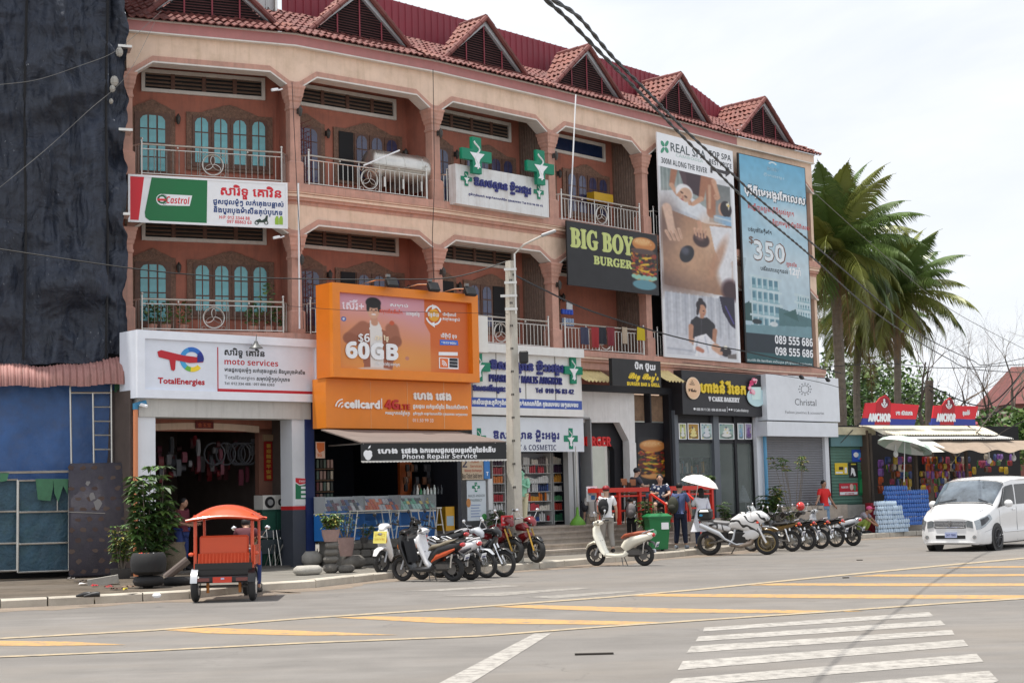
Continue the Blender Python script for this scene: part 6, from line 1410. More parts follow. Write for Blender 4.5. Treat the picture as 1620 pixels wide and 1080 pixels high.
for y in(723,748,764,790):z=V(1100,y,-1.5)[1];q=WB(WF);q.box(ua_,ub_,1.5,1.8,z-.02,z);part('shelf_board',q,M_blk,bs)
for x in(1078,1092,1108,1124):u=V(x,740,-1.5)[0];q=WB(WF);q.box(u,u+.02,1.5,1.8,zk,V(1100,723,-1.5)[1]-.021);part('upright',q,M_blk,bs)
for k in range(24):
 x=g.uniform(1080,1121);z=V(1100,g.choice([748,764]),-1.5)[1];h=g.uniform(.12,.42);c=g.choice([(200,200,190),(200,150,50),(60,110,130),(160,70,50),(60,56,50)]);q=MB();q.box(-.03,.03,-.04,.04,0,h);o=part('stock_box',q,flat(*c));o.location=WF.w(V(x,748,-1.45)[0],-1.55,z+.001);o.rotation_euler=(0,0,WF.ang);tag(o,'upright packet on the black shelf inside the bakery','packet','packets on the bakery shelf')
wc=thing('tiered_cake','tall white seven tiered wedding cake behind the bakery door glass','cake',WF.w(V(1179,793,-.8)[0],-.8,V(1179,793,-.8)[1]));z=0
for k in range(7):r_=.29-.036*k;q=MB();q.lathe([(r_,z),(r_,z+.085),(r_*.96,z+.09)],n=20);part('tier',q,flat(222,232,236),wc,smooth=40);z+=.0905
stn=V(1179,793,-.8)[1]-zk;t=thing('cake_stand','white tubular stand under the tiered wedding cake','stand',WF.w(V(1179,793,-.8)[0],-.8,zk),WF.ang)
for sx in(-.26,.26):
 for sy in(-.2,.2):q=MB();q.cyl((sx,sy,0),(sx,sy,stn-.03),.014,n=5);part('leg',q,W_,t)
q=MB();q.box(-.3,.3,-.25,.25,stn-.03,stn-.001);part('top',q,W_,t)
q=WB(VF);u=VF.u(1207,700,-.2);q.box(VF.u(1198.5,740,-.2),u,.2,.5,zk-.5,VF.z(1203,658)+.1);o=part('white_pier',q,M_clad);tag(o,'white clad pier between the bakery glass and the blue pipe','pier')
q=WB(VF);u=VF.u(1210,700,-.1);q.cyl((u,.1,.3),(u,.1,VF.z(1210,685)),.06,n=10);o=part('blue_pipe',q,flat(96,160,200));tag(o,'light blue vertical pipe beside the grey roller shutter','pipe')
# ---- jewellery shop shutter
JF=CF.shifted(0,-.4);J=lambda x,y,o=0:JF.uz(x,y,o)
js=thing('jewellery_shop','closed grey roller shutter under a white beam below the jewellery sign','shop front',JF.w(2,0,1.0))
zb_=J(1260,800)[1];zt_=J(1260,688)[1];ua_,ub_=J(1213.5,740)[0],J(1307,740)[0]
n_=30
for k in range(n_):
 z=zb_+(zt_-zb_+.1)*k/n_;h=(zt_-zb_+.1)/n_;q=WB(JF);q.add([(ua_,.02,z),(ub_,.02,z),(ub_,.0,z+h*.5),(ua_,.0,z+h*.5),(ub_,.02,z+h*.97),(ua_,.02,z+h*.97)],[(0,1,2,3),(3,2,4,5)]);part('shutter_slat',q,mat('grey_shutter',(.20,.205,.225),.5,var=.08,streak=.25),js)
q=WB(JF);q.box(ua_-.05,ub_+.35,.03,.3,.15,zt_+.1);part('wall_behind',q,M_dark,js)
q=WB(CF);a_,b_=CF.uz(1203,667,.05),CF.uz(1326,689,.05);q.box(CF.u(1214,680,.05),CF.u(1326,680,.05),-.05,.7,CF.z(1270,690,.05),CF.z(1270,667.5,.05));part('white_beam',q,M_clad,js)
q=WB(JF);q.box(J(1306.5,740,.1)[0],J(1312.5,740,.1)[0],-.1,.2,.3,zt_+.1);part('white_pier',q,M_clad,js)
q=WB(JF);q.box(ua_-.1,ub_+.3,-1.1,.0,.15,zb_*.5+.1);part('plinth_step',q,M_step,js);q=WB(JF);q.box(ua_-.1,ub_+.3,-.6,.001,zb_*.5+.1005,zb_-.001);part('plinth_step',q,M_step,js)
# ---- green shuttered kiosk
KF=frame_at(1312,54.6,40);K=lambda x,y,o=0:KF.uz(x,y,o)
ks_=thing('green_kiosk','green shuttered kiosk with teal fascia beside the jewellery shop','kiosk',KF.w(1.5,0,.15))
ua_,ub_=K(1312,740)[0],K(1373,740)[0];zt_=K(1340,706)[1];zb_=K(1340,796)[1]
for k in range(18):z=zb_+(zt_-zb_)*k/18;h=(zt_-zb_)/18;q=WB(KF);q.add([(ua_+.05,.02,z),(ub_-.05,.02,z),(ub_-.05,.0,z+h*.5),(ua_+.05,.0,z+h*.5),(ub_-.05,.02,z+h*.97),(ua_+.05,.02,z+h*.97)],[(0,1,2,3),(3,2,4,5)]);part('shutter_slat',q,mat('green_shutter',(.095,.20,.155),.5,var=.1,streak=.3),ks_)
q=WB(KF);q.box(ua_,ub_+.1,-.12,.5,zt_,K(1340,688)[1]);part('fascia',q,mat('teal_fascia',(.11,.23,.25),.55,var=.12,streak=.3),ks_)
q=WB(KF);q.box(ua_-.1,ub_+.15,-.3,3,K(1340,688)[1]+.001,K(1340,676)[1]);part('roof_edge',q,mat('cream_sheet',(.55,.50,.34),.7,var=.2,dirt=.4),ks_)
q=WB(KF);q.box(ua_,ub_,.021,2.5,.15,zt_);part('body',q,flat(50,84,74),ks_);q=WB(KF);q.box(ua_,ub_+.1,-.1,.02,.15,zb_-.05);part('base',q,M_crete,ks_)
q=WB(KF);q.box(ub_-.05,ub_+.02,-.05,.02,.15,zt_-.001);part('corner_post',q,flat(80,130,140),ks_)
for i,(xa,ya,xb,yb,c,lab)in enumerate(((1348,711,1370,730,(40,80,180),'blue poster near the top of the green kiosk'),(1321,732,1341,750,(226,196,50),'yellow poster on the green kiosk shutter'),(1343,731,1357,755,(24,24,28),'black poster beside the yellow one on the green kiosk'),(1328,764,1357,783,(190,30,50),'red and white poster low on the green kiosk'),(1358,744,1372,783,(20,110,70),'dark green poster at the corner of the green kiosk'))):
 S=Sign('kiosk_poster',lab,'poster',KF,.01,(xa,ya),(xb,ya),(xb,yb),(xa,yb),.008,flat(*c),group='posters on the green kiosk');h=yb-ya
 if i==0:S.disc(xa+6,ya+8,4,4,W_);S.poly([(xa+10,ya+4),(xb-2,ya+6),(xb-3,yb-3),(xa+9,yb-4)],flat(80,150,220));S.rect(xa+12,yb-6,yb-3,xb-2,flat(220,60,60),.008)
 if i==1:S.rect(xa+6,ya+6,ya+11,xa+13,flat(60,50,40));S.rect(xa+15,ya+7,yb-2,xb-1,W_);S.rect(xa+1,yb-4,yb-1.5,xa+12,W_)
 if i==2:S.poly([(xa+4,ya+8),(xa+8,ya+10),(xa+11,yb-3),(xa+8,yb-2),(xa+6,ya+16),(xa+3,yb-3)],W_);S.rect(xa+3,ya+2,ya+4,xb-3,flat(200,190,60))
 if i==3:S.rect(xa+.5,yb-5,yb-.5,xb-.5,W_);S.text('PROMOTION',xa+3,ya+5,ya+8,xa+14,W_,'bold');S.disc(xa+19,ya+6,3,5,flat(226,190,180));S.disc(xa+24,ya+7,2,5,flat(90,150,110));S.text('077 989 559',xa+9,yb-3.6,yb-1.4,xb-6,cr_,'bold',lift=.008)
 if i==4:S.poly([(xa+2,ya+16),(xa+6,ya+12),(xb-2,ya+20),(xb-3,yb-3),(xa+2,yb-4)],flat(50,150,90));S.rect(xa+2,ya+2,ya+6,xb-2,flat(40,140,90))
_p=VF.uz(1078,820,1.4)[0];q=WB(VF);q.box(_p,VF.u(1206,820,1.2),-1.7,.35,.14,.5);q.box(_p,VF.u(1206,820,1.2),-1.1,.35,.5,.856);o=part('bakery_plinth',q,M_step);tag(o,'two low stone steps below the bakery window','steps')
# trees and plants
M_leaf=[mat('leaf_dark',(.030,.065,.018),.55,var=.4,scale=2),mat('leaf_mid',(.060,.125,.028),.5,var=.4,scale=2),mat('leaf_light',(.12,.20,.045),.5,var=.3,scale=2),mat('leaf_yellow',(.30,.26,.06),.5,var=.3)]
M_bark=mat('grey_bark',(.19,.16,.13),.9,var=.3,scale=6,bump=.8,bscale=12);M_bark2=mat('dark_bark',(.10,.08,.065),.9,var=.3,bump=.8)
M_frond=[mat('frond_green',(.085,.14,.032),.4,var=.3,scale=1),mat('frond_light',(.17,.19,.04),.4,var=.3,scale=1),mat('frond_dry',(.22,.13,.06),.8,var=.3)]
def leafcloud(mb,c,r,n,s,rng,shell=.5,mats=3,droop=0):
 for _ in range(n):
  while True:
   v=Vector((rng.uniform(-1,1),rng.uniform(-1,1),rng.uniform(-1,1)))
   if shell<v.length<1:break
  p=Vector((c[0]+v.x*r[0],c[1]+v.y*r[1],c[2]+v.z*r[2]));a=Vector((rng.gauss(0,1),rng.gauss(0,1),rng.gauss(0,.6)-droop)).normalized();b=a.cross(Vector((rng.gauss(0,1),rng.gauss(0,1),rng.gauss(0,1)))).normalized();k=s*rng.uniform(.6,1.4)
  mb.cur=min(mats-1,int(rng.random()*mats));mb.add([p-a*k,p+b*k*.42,p+a*k,p-b*k*.42],[(0,1,2,3)])
 mb.cur=0
def broad_tree(name,label,x,y0,D,hgt,lobes,n,s,seed,mats=(0,1,2),trunk=.2,group=None):
 b=at_depth(x,y0,D);rng=random.Random(seed);t=thing(name,label,'tree',(b.x,b.y,0),group=group)
 q=MB();q.tube([(0,0,-.1),(.1,.1,hgt*.3),(0,.2,hgt*.7)],[trunk,trunk*.8,trunk*.4],7);part('trunk',q,M_bark,t)
 q=MB()
 for(lx,lz,r)in lobes:leafcloud(q,(lx,rng.uniform(-1,1),lz),(r,r,r*.8),n,s,rng,.2)
 part('crown',q,[M_leaf[i]for i in mats],t)
def palm(label,base,top,lean,nf,L_,seed,tr=.16,yellow=.3):
 rng=random.Random(seed);h=top.z;t=thing('coconut_palm',label,'palm tree',(base.x,base.y,0),group='coconut palms behind the kiosks');d=top-base
 q=MB();N=26;pts=[];rr=[]
 for k in range(N+1):f=k/N;pts.append((d.x*f+lean*math.sin(math.pi*f),d.y*f,h*f));rr.append(tr*(1.5-.7*min(1,f*6)if f<.17 else.8)*(1+.10*(k%2)))
 q.tube(pts,rr,9);part('trunk',q,M_bark,t);c=Vector(pts[-1])
 for k in range(nf):
  az=k*2.399+rng.uniform(-.2,.2);f=k/nf;el=R(88-138*f**.95)+rng.uniform(-.08,.08);Ls=L_*rng.uniform(.85,1.08);q=MB();n_=30;P=[];dirh=Vector((math.cos(az),math.sin(az),0));p=c.copy();a=el
  for i in range(n_+1):P.append(p.copy());p=p+(dirh*math.cos(a)+Vector((0,0,math.sin(a))))*(Ls/n_);a-=(1.15+.5*f)/n_*(.4+1.1*i/n_);a=max(a,-R(88))
  q.tube([P[i]for i in range(0,n_+1,3)],[.035*(1-i/n_*.8)for i in range(0,n_+1,3)],4)
  dry=f>.93;side=dirh.cross(Vector((0,0,1))).normalized()
  for i in range(3,n_+1):
   tg=(P[i]-P[i-1]).normalized();ll=L_*.27*math.sin(math.pi*min(1,.12+i/n_*.9))*rng.uniform(.8,1.1)
   for s_ in(-1,1):
    for o2 in(0,.5):
     b0=P[i-1].lerp(P[i],o2);out=(side*s_*.75+tg*.65+Vector((0,0,-.30-.5*f*rng.random()))).normalized();m_=b0+out*ll*.55;e=m_+(out+Vector((0,0,-.9))).normalized()*ll*.45;w_=tg*.024+Vector((0,0,.012))
     q.add([b0-w_,b0+w_,m_+w_,e,m_-w_],[(0,1,2,3,4)])
  part('frond',q,M_frond[2]if dry else(M_frond[1]if rng.random()<yellow+.4*(f>.6)else M_frond[0]),t)
 for k in range(5):q=MB();a=k*1.3;q.ell((c.x+.28*math.cos(a),c.y+.28*math.sin(a),c.z-.28),(.11,.11,.14),7,5);part('coconut',q,mat('coconut',(.20,.19,.05),.5),t)
 if 1:
  q=MB();
  for k in range(26):a=rng.uniform(0,6.28);r_=rng.uniform(.15,.4);z=c.z-rng.uniform(.2,.6);q.add([(c.x+r_*math.cos(a),c.y+r_*math.sin(a),z),(c.x+r_*math.cos(a+.3),c.y+r_*math.sin(a+.3),z),(c.x+(r_+.1)*math.cos(a+.2),c.y+(r_+.1)*math.sin(a+.2),z-rng.uniform(1.2,2.6))],[(0,1,2)])
  part('dead_frond_skirt',q,M_frond[2],t)
def palm_px(label,xb,xt,yt,D,**k):b=at_depth(xb,760,D);tp=at_depth(xt,yt,D+.5);palm(label,b,tp,k.pop('lean',.1),**k)
palm_px('tallest coconut palm, its crown rising beside the blue housing banner',1331,1318,398,63,nf=58,L_=4.6,seed=3,tr=.26)
palm_px('coconut palm with drooping yellowed fronds, right of the tallest palm',1412,1418,466,68,nf=50,L_=3.9,seed=9,tr=.19,yellow=.5)
palm_px('leaning coconut palm low between its two taller neighbours',1383,1362,500,72,nf=46,L_=4.0,seed=14,tr=.2,lean=-.5,yellow=.6)
for i,(x,D,h,lob,lab)in enumerate(((1330,80,7,[(0,6.5,2.8),(2.4,6,2.4),(-2.4,6.2,2.3),(0,3.6,2.4)],'dark leafy tree behind the trunk of the tallest palm'),(1400,84,7,[(0,6.4,2.9),(2.2,5.2,2.2),(-2,4.6,2.4),(.5,3.4,2)],'dark leafy tree behind the two smaller palms'),(1450,95,6,[(0,4,2.2),(1.5,3,1.6)],'dark leafy tree left of the wooden pole'))):
 broad_tree('leafy_tree',lab,x,760,D,h,lob,1500,.16,30+i,group='leafy trees behind the kiosks')
broad_tree('green_bush','bright green bush behind the second beer sign at the right',1590,760,66,4,[(0,3.6,1.7),(1.6,3.9,1.4),(-1.3,3.1,1.1),(2.9,4.2,1.5)],1500,.14,44,(1,2,1))
def bare(label,base,h,seed,spread=.5,lean=0):
 rng=random.Random(seed);t=thing('bare_tree',label,'tree',base,group='bare trees at the right');q=MB();tw=MB()
 def rec(p,d,L2,r,dep):
  n_=3;pts=[p];rr=[r]
  for k in range(n_):d=(d+Vector((rng.gauss(0,.16),rng.gauss(0,.16),rng.gauss(0.03,.1)))).normalized();p=p+d*L2/n_;pts.append(p);rr.append(r*(1-.10*(k+1)))
  (q if dep<3 else tw).tube(pts,rr,5 if dep<3 else 3,caps=False)
  if dep<(6 if spread<.4 else 7):
   for k in range(rng.choice([2,3,3])):rec(pts[rng.choice([2,3,3])],(d+Vector((rng.gauss(0,spread),rng.gauss(0,spread),rng.gauss(.12,.3)))).normalized(),L2*rng.uniform(.6,.85),rr[-1]*.62,dep+1)
 rec(Vector((0,0,0)),Vector((lean,0,1)).normalized(),h*.36,.26,0)
 part('trunk',q,M_bark2,t);part('twigs',tw,mat('twig',(.16,.12,.09),.9),t,stuff=True)
b=at_depth(1580,760,62);bare('bare crooked tree with dark limbs beside the wooden pole',(b.x,b.y,0),9,5,.5,-.38)
b=at_depth(1600,760,80);bare('finer bare tree far behind at the right edge',(b.x,b.y,0),10.5,8,.33,-.05)
b=at_depth(1640,760,70);bare('bare tree leaning in from beyond the right edge',(b.x,b.y,0),9.5,17,.5,-.45)
def house(label,x0,x1,D,z1,rh,m,rm,ang=0):
 a=at_depth(x0,760,D);b=at_depth(x1,760,D);w_=b.x-a.x;t=thing('far_house',label,'house',(a.x,a.y,0),ang,'houses beyond the stalls')
 q=MB();q.box(0,w_,0,7,0,z1);part('wall',q,m,t);q=MB();q.add([(-.4,-.5,z1),(w_+.4,-.5,z1),(w_-1.2,3.5,z1+rh),(1.2,3.5,z1+rh),(-.4,7.5,z1),(w_+.4,7.5,z1)],[(0,1,2,3),(4,0,3),(1,5,2),(5,4,3,2)]);part('roof',q,rm,t)
 for k in range(4):q=MB();u=w_*(k+.5)/4;q.box(u-.5,u+.5,-.04,0,z1-2.2,z1-.8);part('window',q,M_dark,t)
house('low cream house with a dark red hipped roof beyond the beer signs',1475,1568,92,4.7,1.7,flat(196,184,160),M_redm)
house('long pale house with a grey roof seen left of the wooden pole',1395,1490,110,5.2,1.2,flat(200,194,180),M_whm)
house('tall house with a red tiled roof at the right edge',1608,1700,98,6.6,2.6,flat(120,70,60),M_tile)
# poles and wires
def pole(name,label,xt,yt,D,r0,r1,m,n=4,xb=None,yb=820):
 b=at_depth(xb or xt,yb,D);tp=at_depth(xt,yt,D);q=MB();q.cyl((0,0,.1),(tp.x-b.x,0,tp.z),r0,r1,n);t=thing(name,label,'pole',(b.x,b.y,0));part('shaft',q,m,t);return t,tp-Vector((b.x,b.y,0)),b
M_pole=mat('pole_concrete',(.56,.53,.46),.85,var=.12,streak=.4,dirt=.3,dirtcol=(.22,.19,.16),bump=.3)
t,tp,pb=pole('utility_pole','square tapering concrete utility pole in front of the pharmacy',807.5,413,37.4,.20,.125,M_pole,4,814)
for z in np.arange(.8,7,.55):
 f=z/tp.z;q=MB();q.box(tp.x*f-.035,tp.x*f+.035,-.20+.08*f,.02,z,z+.05);part('step_hole',q,flat(70,66,60),t)
q=MB();q.tube([(tp.x+.10,-.12,tp.z-1.3),(tp.x+.10,-.12,tp.z+.15),(tp.x+.32,-.2,tp.z+.35),(tp.x+.78,-.3,tp.z+.55)],.025,6);arm=part('lamp_arm',q,M_steel,t);q=MB();q.bevbox((tp.x+.93,-.33,tp.z+.60),(.38,.13,.07),.02,rot=(0,R(-18),0));part('lamp_head',q,flat(170,172,174),t)
for k in range(4):q=MB();q.box(tp.x-.16-.1*(k==2),tp.x+.14,-.16,-.12,tp.z-.25-.32*k,tp.z-.19-.32*k);part('bracket',q,M_steel,t)
q=MB();q.bevbox((tp.x+.26,-.2,tp.z-2.35),(.22,.16,.3),.03);part('junction_box',q,BLK,t)
t2,tp2,_=pole('wooden_pole','short dark wooden pole standing between the two beer signs',1470,602,60.5,.19,.16,M_bark2,8)
M_wire=flat(22,22,24,.6);M_wirel=flat(120,118,114,.6)
wn=0
def wire(label,pts,r,m=M_wire,twist=0):
 P=[at_depth(x,y,D)for x,y,D in pts];out=[]
 for i in range(len(P)-1):
  p0,p1,p2,p3=P[max(0,i-1)],P[i],P[i+1],P[min(len(P)-1,i+2)];n_=8
  for k in range(n_):s_=k/n_;out.append(.5*((2*p1)+(p2-p0)*s_+(2*p0-5*p1+4*p2-p3)*s_**2+(3*p1-p0-3*p2+p3)*s_**3))
 out.append(P[-1]);o0=out[len(out)//2];q=MB()
 if twist:
  dn=[];L2=0
  for a,b in zip(out[:-1],out[1:]):
   k=max(1,int((b-a).length/.09))
   for j in range(k):dn.append((a.lerp(b,j/k),L2+(b-a).length*j/k))
   L2+=(b-a).length
  for ph in(0,math.pi):q.tube([p-o0+Vector((r*.6*math.cos(s_*twist+ph),0,r*.6*math.sin(s_*twist+ph)))for p,s_ in dn],r*.75,4,caps=False)
 else:q.tube([p-o0 for p in out],r,4,caps=False)
 o=part('overhead_wire',q,m);o.location=o0;tag(o,label,'cable')
wire('thick twisted black cable crossing the sky, lower of the pair',[(850,-14,9),(863.5,0,9.3),(896,28.5,10),(955.6,89.4,11.3),(1041,176,13.6),(1145,282,17),(1200,335,19),(1283,405,23),(1366,480,29),(1433,527.4,35),(1498,566,42),(1542,584,48),(1640,590,60)],.012,twist=9)
wire('thick twisted black cable crossing the sky, upper of the pair',[(862,-14,9),(875,0,9.3),(916.7,28.5,10.1),(968.5,89.4,11.5),(1028,149,13.2),(1080,202,15),(1164,280,18),(1200,314,19.4),(1278,379,23),(1345,436,28),(1420,501,34),(1472,538,40),(1537,569,47),(1563,577,51),(1640,562,62)],.012,twist=9)
for lab,pts,r,m in(('grey phone line sagging from the left edge past the balcony to the concrete pole',[(-20,390,33),(0,394,33),(205,424,34),(330,436,35),(480,441,36),(620,442,36.6),(720,438,37),(800,414,37.3)],.014,M_wire),('pale wire looping over the top of the dark netting',[(-20,136,34),(0,134,34),(60,126,34.5),(130,103,35),(178,84,35.6),(215,55,36.2),(255,18,36.8)],.007,M_wirel),('pale wire rising steeply across the lower dark netting',[(-20,312,34),(20,280,34),(80,230,34.6),(140,175,35),(200,120,35.8),(245,35,36.6)],.006,M_wirel),('thin wire crossing the billboard from the left balcony',[(455,484,37),(560,491,36),(700,494,36.5),(812,497,37.4)],.006,M_wire),('black wire running from the concrete pole along the first floor to the bakery',[(812,434,37.3),(860,458,39),(930,490,41),(1040,525,44),(1130,547,47),(1180,556,49),(1330,590,55)],.022,M_wire),('thin wire from the bakery sign over the jewellery sign to the right',[(1080,573,47),(1200,588,49),(1325,612,52),(1420,655,58)],.010,M_wire),('thin wire running level from the palms to the right edge',[(1285,582,56),(1400,575,60),(1500,582,64),(1640,575,70)],.02,M_wire),('thin wire sloping across the palm crowns',[(1283,300,58),(1400,405,60),(1500,487,62),(1640,562,66)],.012,M_wirel),('pale guy wire slanting down behind the van at the right',[(1640,560,54),(1555,672,57),(1500,740,60)],.018,M_wirel),('looping wire hanging at the right edge above the bush',[(1640,655,50),(1600,675,52),(1570,690,55),(1540,680,58),(1475,620,60)],.02,M_wire),('tangled wire from the wooden pole to the right edge',[(1470,610,60),(1540,640,60),(1580,630,60),(1640,560,60)],.03,M_wire),('second tangled wire from the wooden pole to the right edge',[(1470,616,60),(1530,660,60),(1580,650,60),(1640,590,60)],.03,M_wire),('thin wire from the wooden pole down to the green kiosk',[(1470,608,60),(1420,640,58),(1370,662,56),(1330,700,54)],.016,M_wire),('thin black cable hanging down the second column',[(462,130,38),(470,300,38),(476,400,38),(480,520,38)],.010,M_wire),('thin black cable hanging down the third column',[(685,110,40.5),(687,280,40.5),(684,380,40.5),(686,440,40.5)],.012,M_wire)):
 wire(lab,pts,r,m)
for(xa,ya,xb,yb,fr,of,lab)in((911,150,902,345,B4,.7,'thin white pole standing up past the roof edge over the burger banner'),(472,290,474,520,B2,.6,'thin pale pole beside the second column under the top balcony'),(575,262,632,238,B2,.5,'white tube antenna sticking out over the steel water tank')):
 a,b=fr.uz(xa,ya,of),fr.uz(xb,yb,of);q=WB(fr);q.tube([(a[0],-of,a[1]),(b[0],-of,b[1])],.022,6);o=part('white_pole',q,W_);tag(o,lab,'pole')
u,z=B2.uz(630,290,-.45);t=thing('water_tank','horizontal stainless steel water tank on the second top balcony','water tank',B2.w(B2.u(628,290,-.3),-.3,9.88),B2.ang)
q=MB();q.cyl((-.85,0,.62),(.85,0,.62),.40,n=20);q.ell((-.85,0,.62),(.14,.4,.4),12,8);q.ell((.85,0,.62),(.14,.4,.4),12,8);part('drum',q,M_steel,t,smooth=40)
for x in(-.6,0,.6):q=MB();q.torus((x,0,.62),.405,.012,'x',20,4);part('drum_ring',q,M_steel,t);q=MB();q.box(x-.03,x+.03,-.3,.3,0,.26);part('cradle',q,M_steel,t)
for fl,(za,zb_)in enumerate(((9.62,11.45),(5.85,7.6))):
 t=thing('folding_gate',('folded dark red lattice gate on the top balcony beside the second column','folded dark red lattice gate on the lower balcony beside the orange billboard')[fl],'gate',B2.w(.35,-.05,za),group='folding gates')
 q=WB(B2)
 for k in range(7):u=.12+.07*k;q.cyl((u,.03,za),(u,.03,zb_-.1*k),.011,n=4)
 for k in range(12):z=za+.14*k;q.cyl((.1,.02,z),(.55,.02,z+.22),.008,n=3);q.cyl((.55,.045,z),(.1,.045,z+.22),.008,n=3)
 part('gate_lattice',q,flat(92,30,34),t,stuff=True)
g=random.Random(6)
for k,(x,c,lab)in enumerate(((918,(60,62,84),'dark blue garment on the lower balcony rail beside the concrete pole'),(935,(150,46,50),'red shirt draped on the lower balcony rail behind the blue bottles'),(960,(120,44,52),'maroon towel hanging on the lower balcony rail under the burger banner'),(984,(176,160,140),'beige towel hanging beside the maroon towel'),(1008,(190,170,40),'yellow cloth behind the lower balcony rail near the spa banner'),(946,(40,42,50),'black garment between the red shirt and the maroon towel'))):
 u,z=B4.uz(x,517,.2);h=(.5,.6,.55,.5,.4,.5)[k];w_=.36 if k!=3 else.25;q=WB(B4);q.grid(lambda i,j:(u+w_*i,-.20-.03*math.sin(i*9+k)*(1-j),z-h*(1-j)),8,6);o=part('hung_cloth',q,flat(*c,.9),None,smooth=60);tag(o,lab,'laundry')
for(x,y,w_,h,c,fr,lab)in((890,489,.5,.14,(40,80,190),B3,'row of blue topped bottles stacked in the lower balcony'),(891,503,.5,.22,(150,170,196),B3,'pale blue bottles under the blue topped row'),(897,478,.26,.26,(214,216,218),B4,'white wall box above the blue bottles on the lower balcony')):
 u,z=fr.uz(x,y,-.2);q=WB(fr);[q.cyl((u+w_*(k/4),.2,z-h),(u+w_*(k/4),.2,z),w_/9,n=7)for k in range(4)];o=part('bottle_row' if h<.25 else 'meter_box',q,flat(*c));o['kind']='stuff' if 0 else 'thing';tag(o,lab,'bottles' if h<.25 else 'box')
u,z=B4.uz(940,308,-.6);q=WB(B4);q.box(u,u+.9,.6,.9,z-.15,z+.1);o=part('yellow_basket',q,flat(200,160,30));tag(o,'yellow basket on a rack in the fourth top balcony','basket')
for k,x in enumerate((240,262,290,400,425,445)):
 u=B1.u(x,515,-.3);t=thing('balcony_plant',('leafy potted plant at the far left of the lower balcony','second leafy potted plant on the lower balcony','third leafy potted plant, under the arched window','small plant right of the lower rail medallion','taller sparse plant near the second column','last small plant before the second column on the lower balcony')[k],'plant',B1.w(u,-.3,5.85),group='plants on the lower left balcony')
 q=MB();q.lathe([(.1,0),(.14,.22)],n=9);part('pot',q,M_pink,t);q=MB();leafcloud(q,(0,0,.5+.3*(k==4)),(.22,.18,.3+.3*(k==4)),90,.06,g);part('foliage',q,M_leaf[:3],t)
# street plants, pots, stones
def whorl_leaves(q,p,n,L2,rng,w_=.22):
 for k in range(n):
  a=2*math.pi*k/n+rng.uniform(-.2,.2);d=Vector((math.cos(a),math.sin(a),rng.uniform(-.3,.25))).normalized();s_=d.cross(Vector((0,0,1))).normalized();l=L2*rng.uniform(.8,1.15);m_=p+d*l*.5;e=p+d*l+Vector((0,0,-l*.28));q.cur=rng.choice([0,0,1,1,2]);q.add([p,m_+s_*l*w_,e,m_-s_*l*w_],[(0,1,2,3)])
 q.cur=0
def shrub(label,p,stems,h,L2,seed,pot=None,cat='plant',name='potted_shrub',group=None,spread=.35,yl_=.0,nw=9,dens=6,f0=.35,hm=.55):
 rng=random.Random(seed);t=thing(name,label,cat,p,group=group);z0=0
 if pot:r,ph,m=pot;q=MB();q.lathe([(r*.72,0),(r*.95,ph*.55),(r,ph),(r*.88,ph),(r*.8,ph*.85),(0,ph*.84)],n=14,capt=False);part('pot',q,m,t,smooth=50);z0=ph*.8
 st=MB();q=MB()
 for k in range(stems):
  a=rng.uniform(0,6.28);tip=Vector((spread*math.cos(a)*rng.uniform(.3,1),spread*math.sin(a)*rng.uniform(.3,1),z0+h*rng.uniform(hm,1)));b=Vector((.05*math.cos(a),.05*math.sin(a),z0));st.tube([b,b.lerp(tip,.5)+Vector((rng.gauss(0,.04),rng.gauss(0,.04),0)),tip],[.014,.01,.006],4)
  for j in range(dens):f=f0+(1-f0)*j/(dens-1);whorl_leaves(q,b.lerp(tip,f)+Vector((rng.gauss(0,.05),rng.gauss(0,.05),0)),nw if j>1 else 5,L2,rng)
 part('stem',st,M_bark,t);part('foliage',q,M_leaf[1:4]if yl_ else M_leaf[:3],t,stuff=True);return t
M_pot=mat('dark_clay_pot',(.05,.047,.045),.7,var=.25);M_rub=mat('tyre_rubber',(.022,.022,.023),.75,var=.2)
pz=KH
P_=lambda x,y,z=KH:on_z(x,y,z)
shrub('big bushy umbrella plant growing in a black planter beside the white pillar',P_(238,926),17,2.35,.24,51,None,spread=.62,nw=9,dens=9,name='umbrella_plant')
t=thing('tyre_planter','black planter made from a cut tyre drum under the umbrella plant','planter',P_(235,930));q=MB();q.lathe([(.24,.26),(.32,.32),(.34,.45),(.33,.60),(.29,.67),(.25,.66),(.24,.6),(0,.6)],n=22,capt=False);part('drum',q,M_rub,t,smooth=40)
q=MB();q.torus((0,0,.14),.20,.10,'z',20,7);q.torus((0,-.05,.14),.10,.05,'y',14,6);part('tyre_foot',q,M_rub,t,smooth=60)
g=random.Random(9)
for k in range(12):q=MB();q.bevbox((0,0,0),(g.uniform(.06,.12),.05,.04),.01,rot=(g.random(),g.random(),g.random()));o=part('litter_scrap',q,flat(*g.choice([(220,220,224),(210,110,40),(230,224,200),(200,50,50)])));p=P_(235,930);o.location=(p.x+g.uniform(-.22,.22),p.y+g.uniform(-.2,.15),KH+.63);tag(o,'crumpled wrapper lying on the tyre planter','litter','wrappers on the tyre planter')
shrub('small leafy bush in a dark pot in front of the mattress',P_(192,915),14,1.05,.13,52,(.24,.22,M_pot),spread=.28,yl_=1,nw=7,name='potted_bush')
q=MB();q.box(-.3,.3,-.1,.1,0,.16);o=part('concrete_kerb_block',q,M_crete);o.location=P_(164,925);o.rotation_euler=(0,R(-8),.2);tag(o,'pale broken concrete block lying before the small bush','block')
t=thing('hooped_tyre','dark tyre leaning on the mattress behind the small bush','tyre',P_(157,908));q=MB();q.torus((0,0,.27),.22,.07,'y',22,7);part('tread',q,M_rub,t,smooth=60)
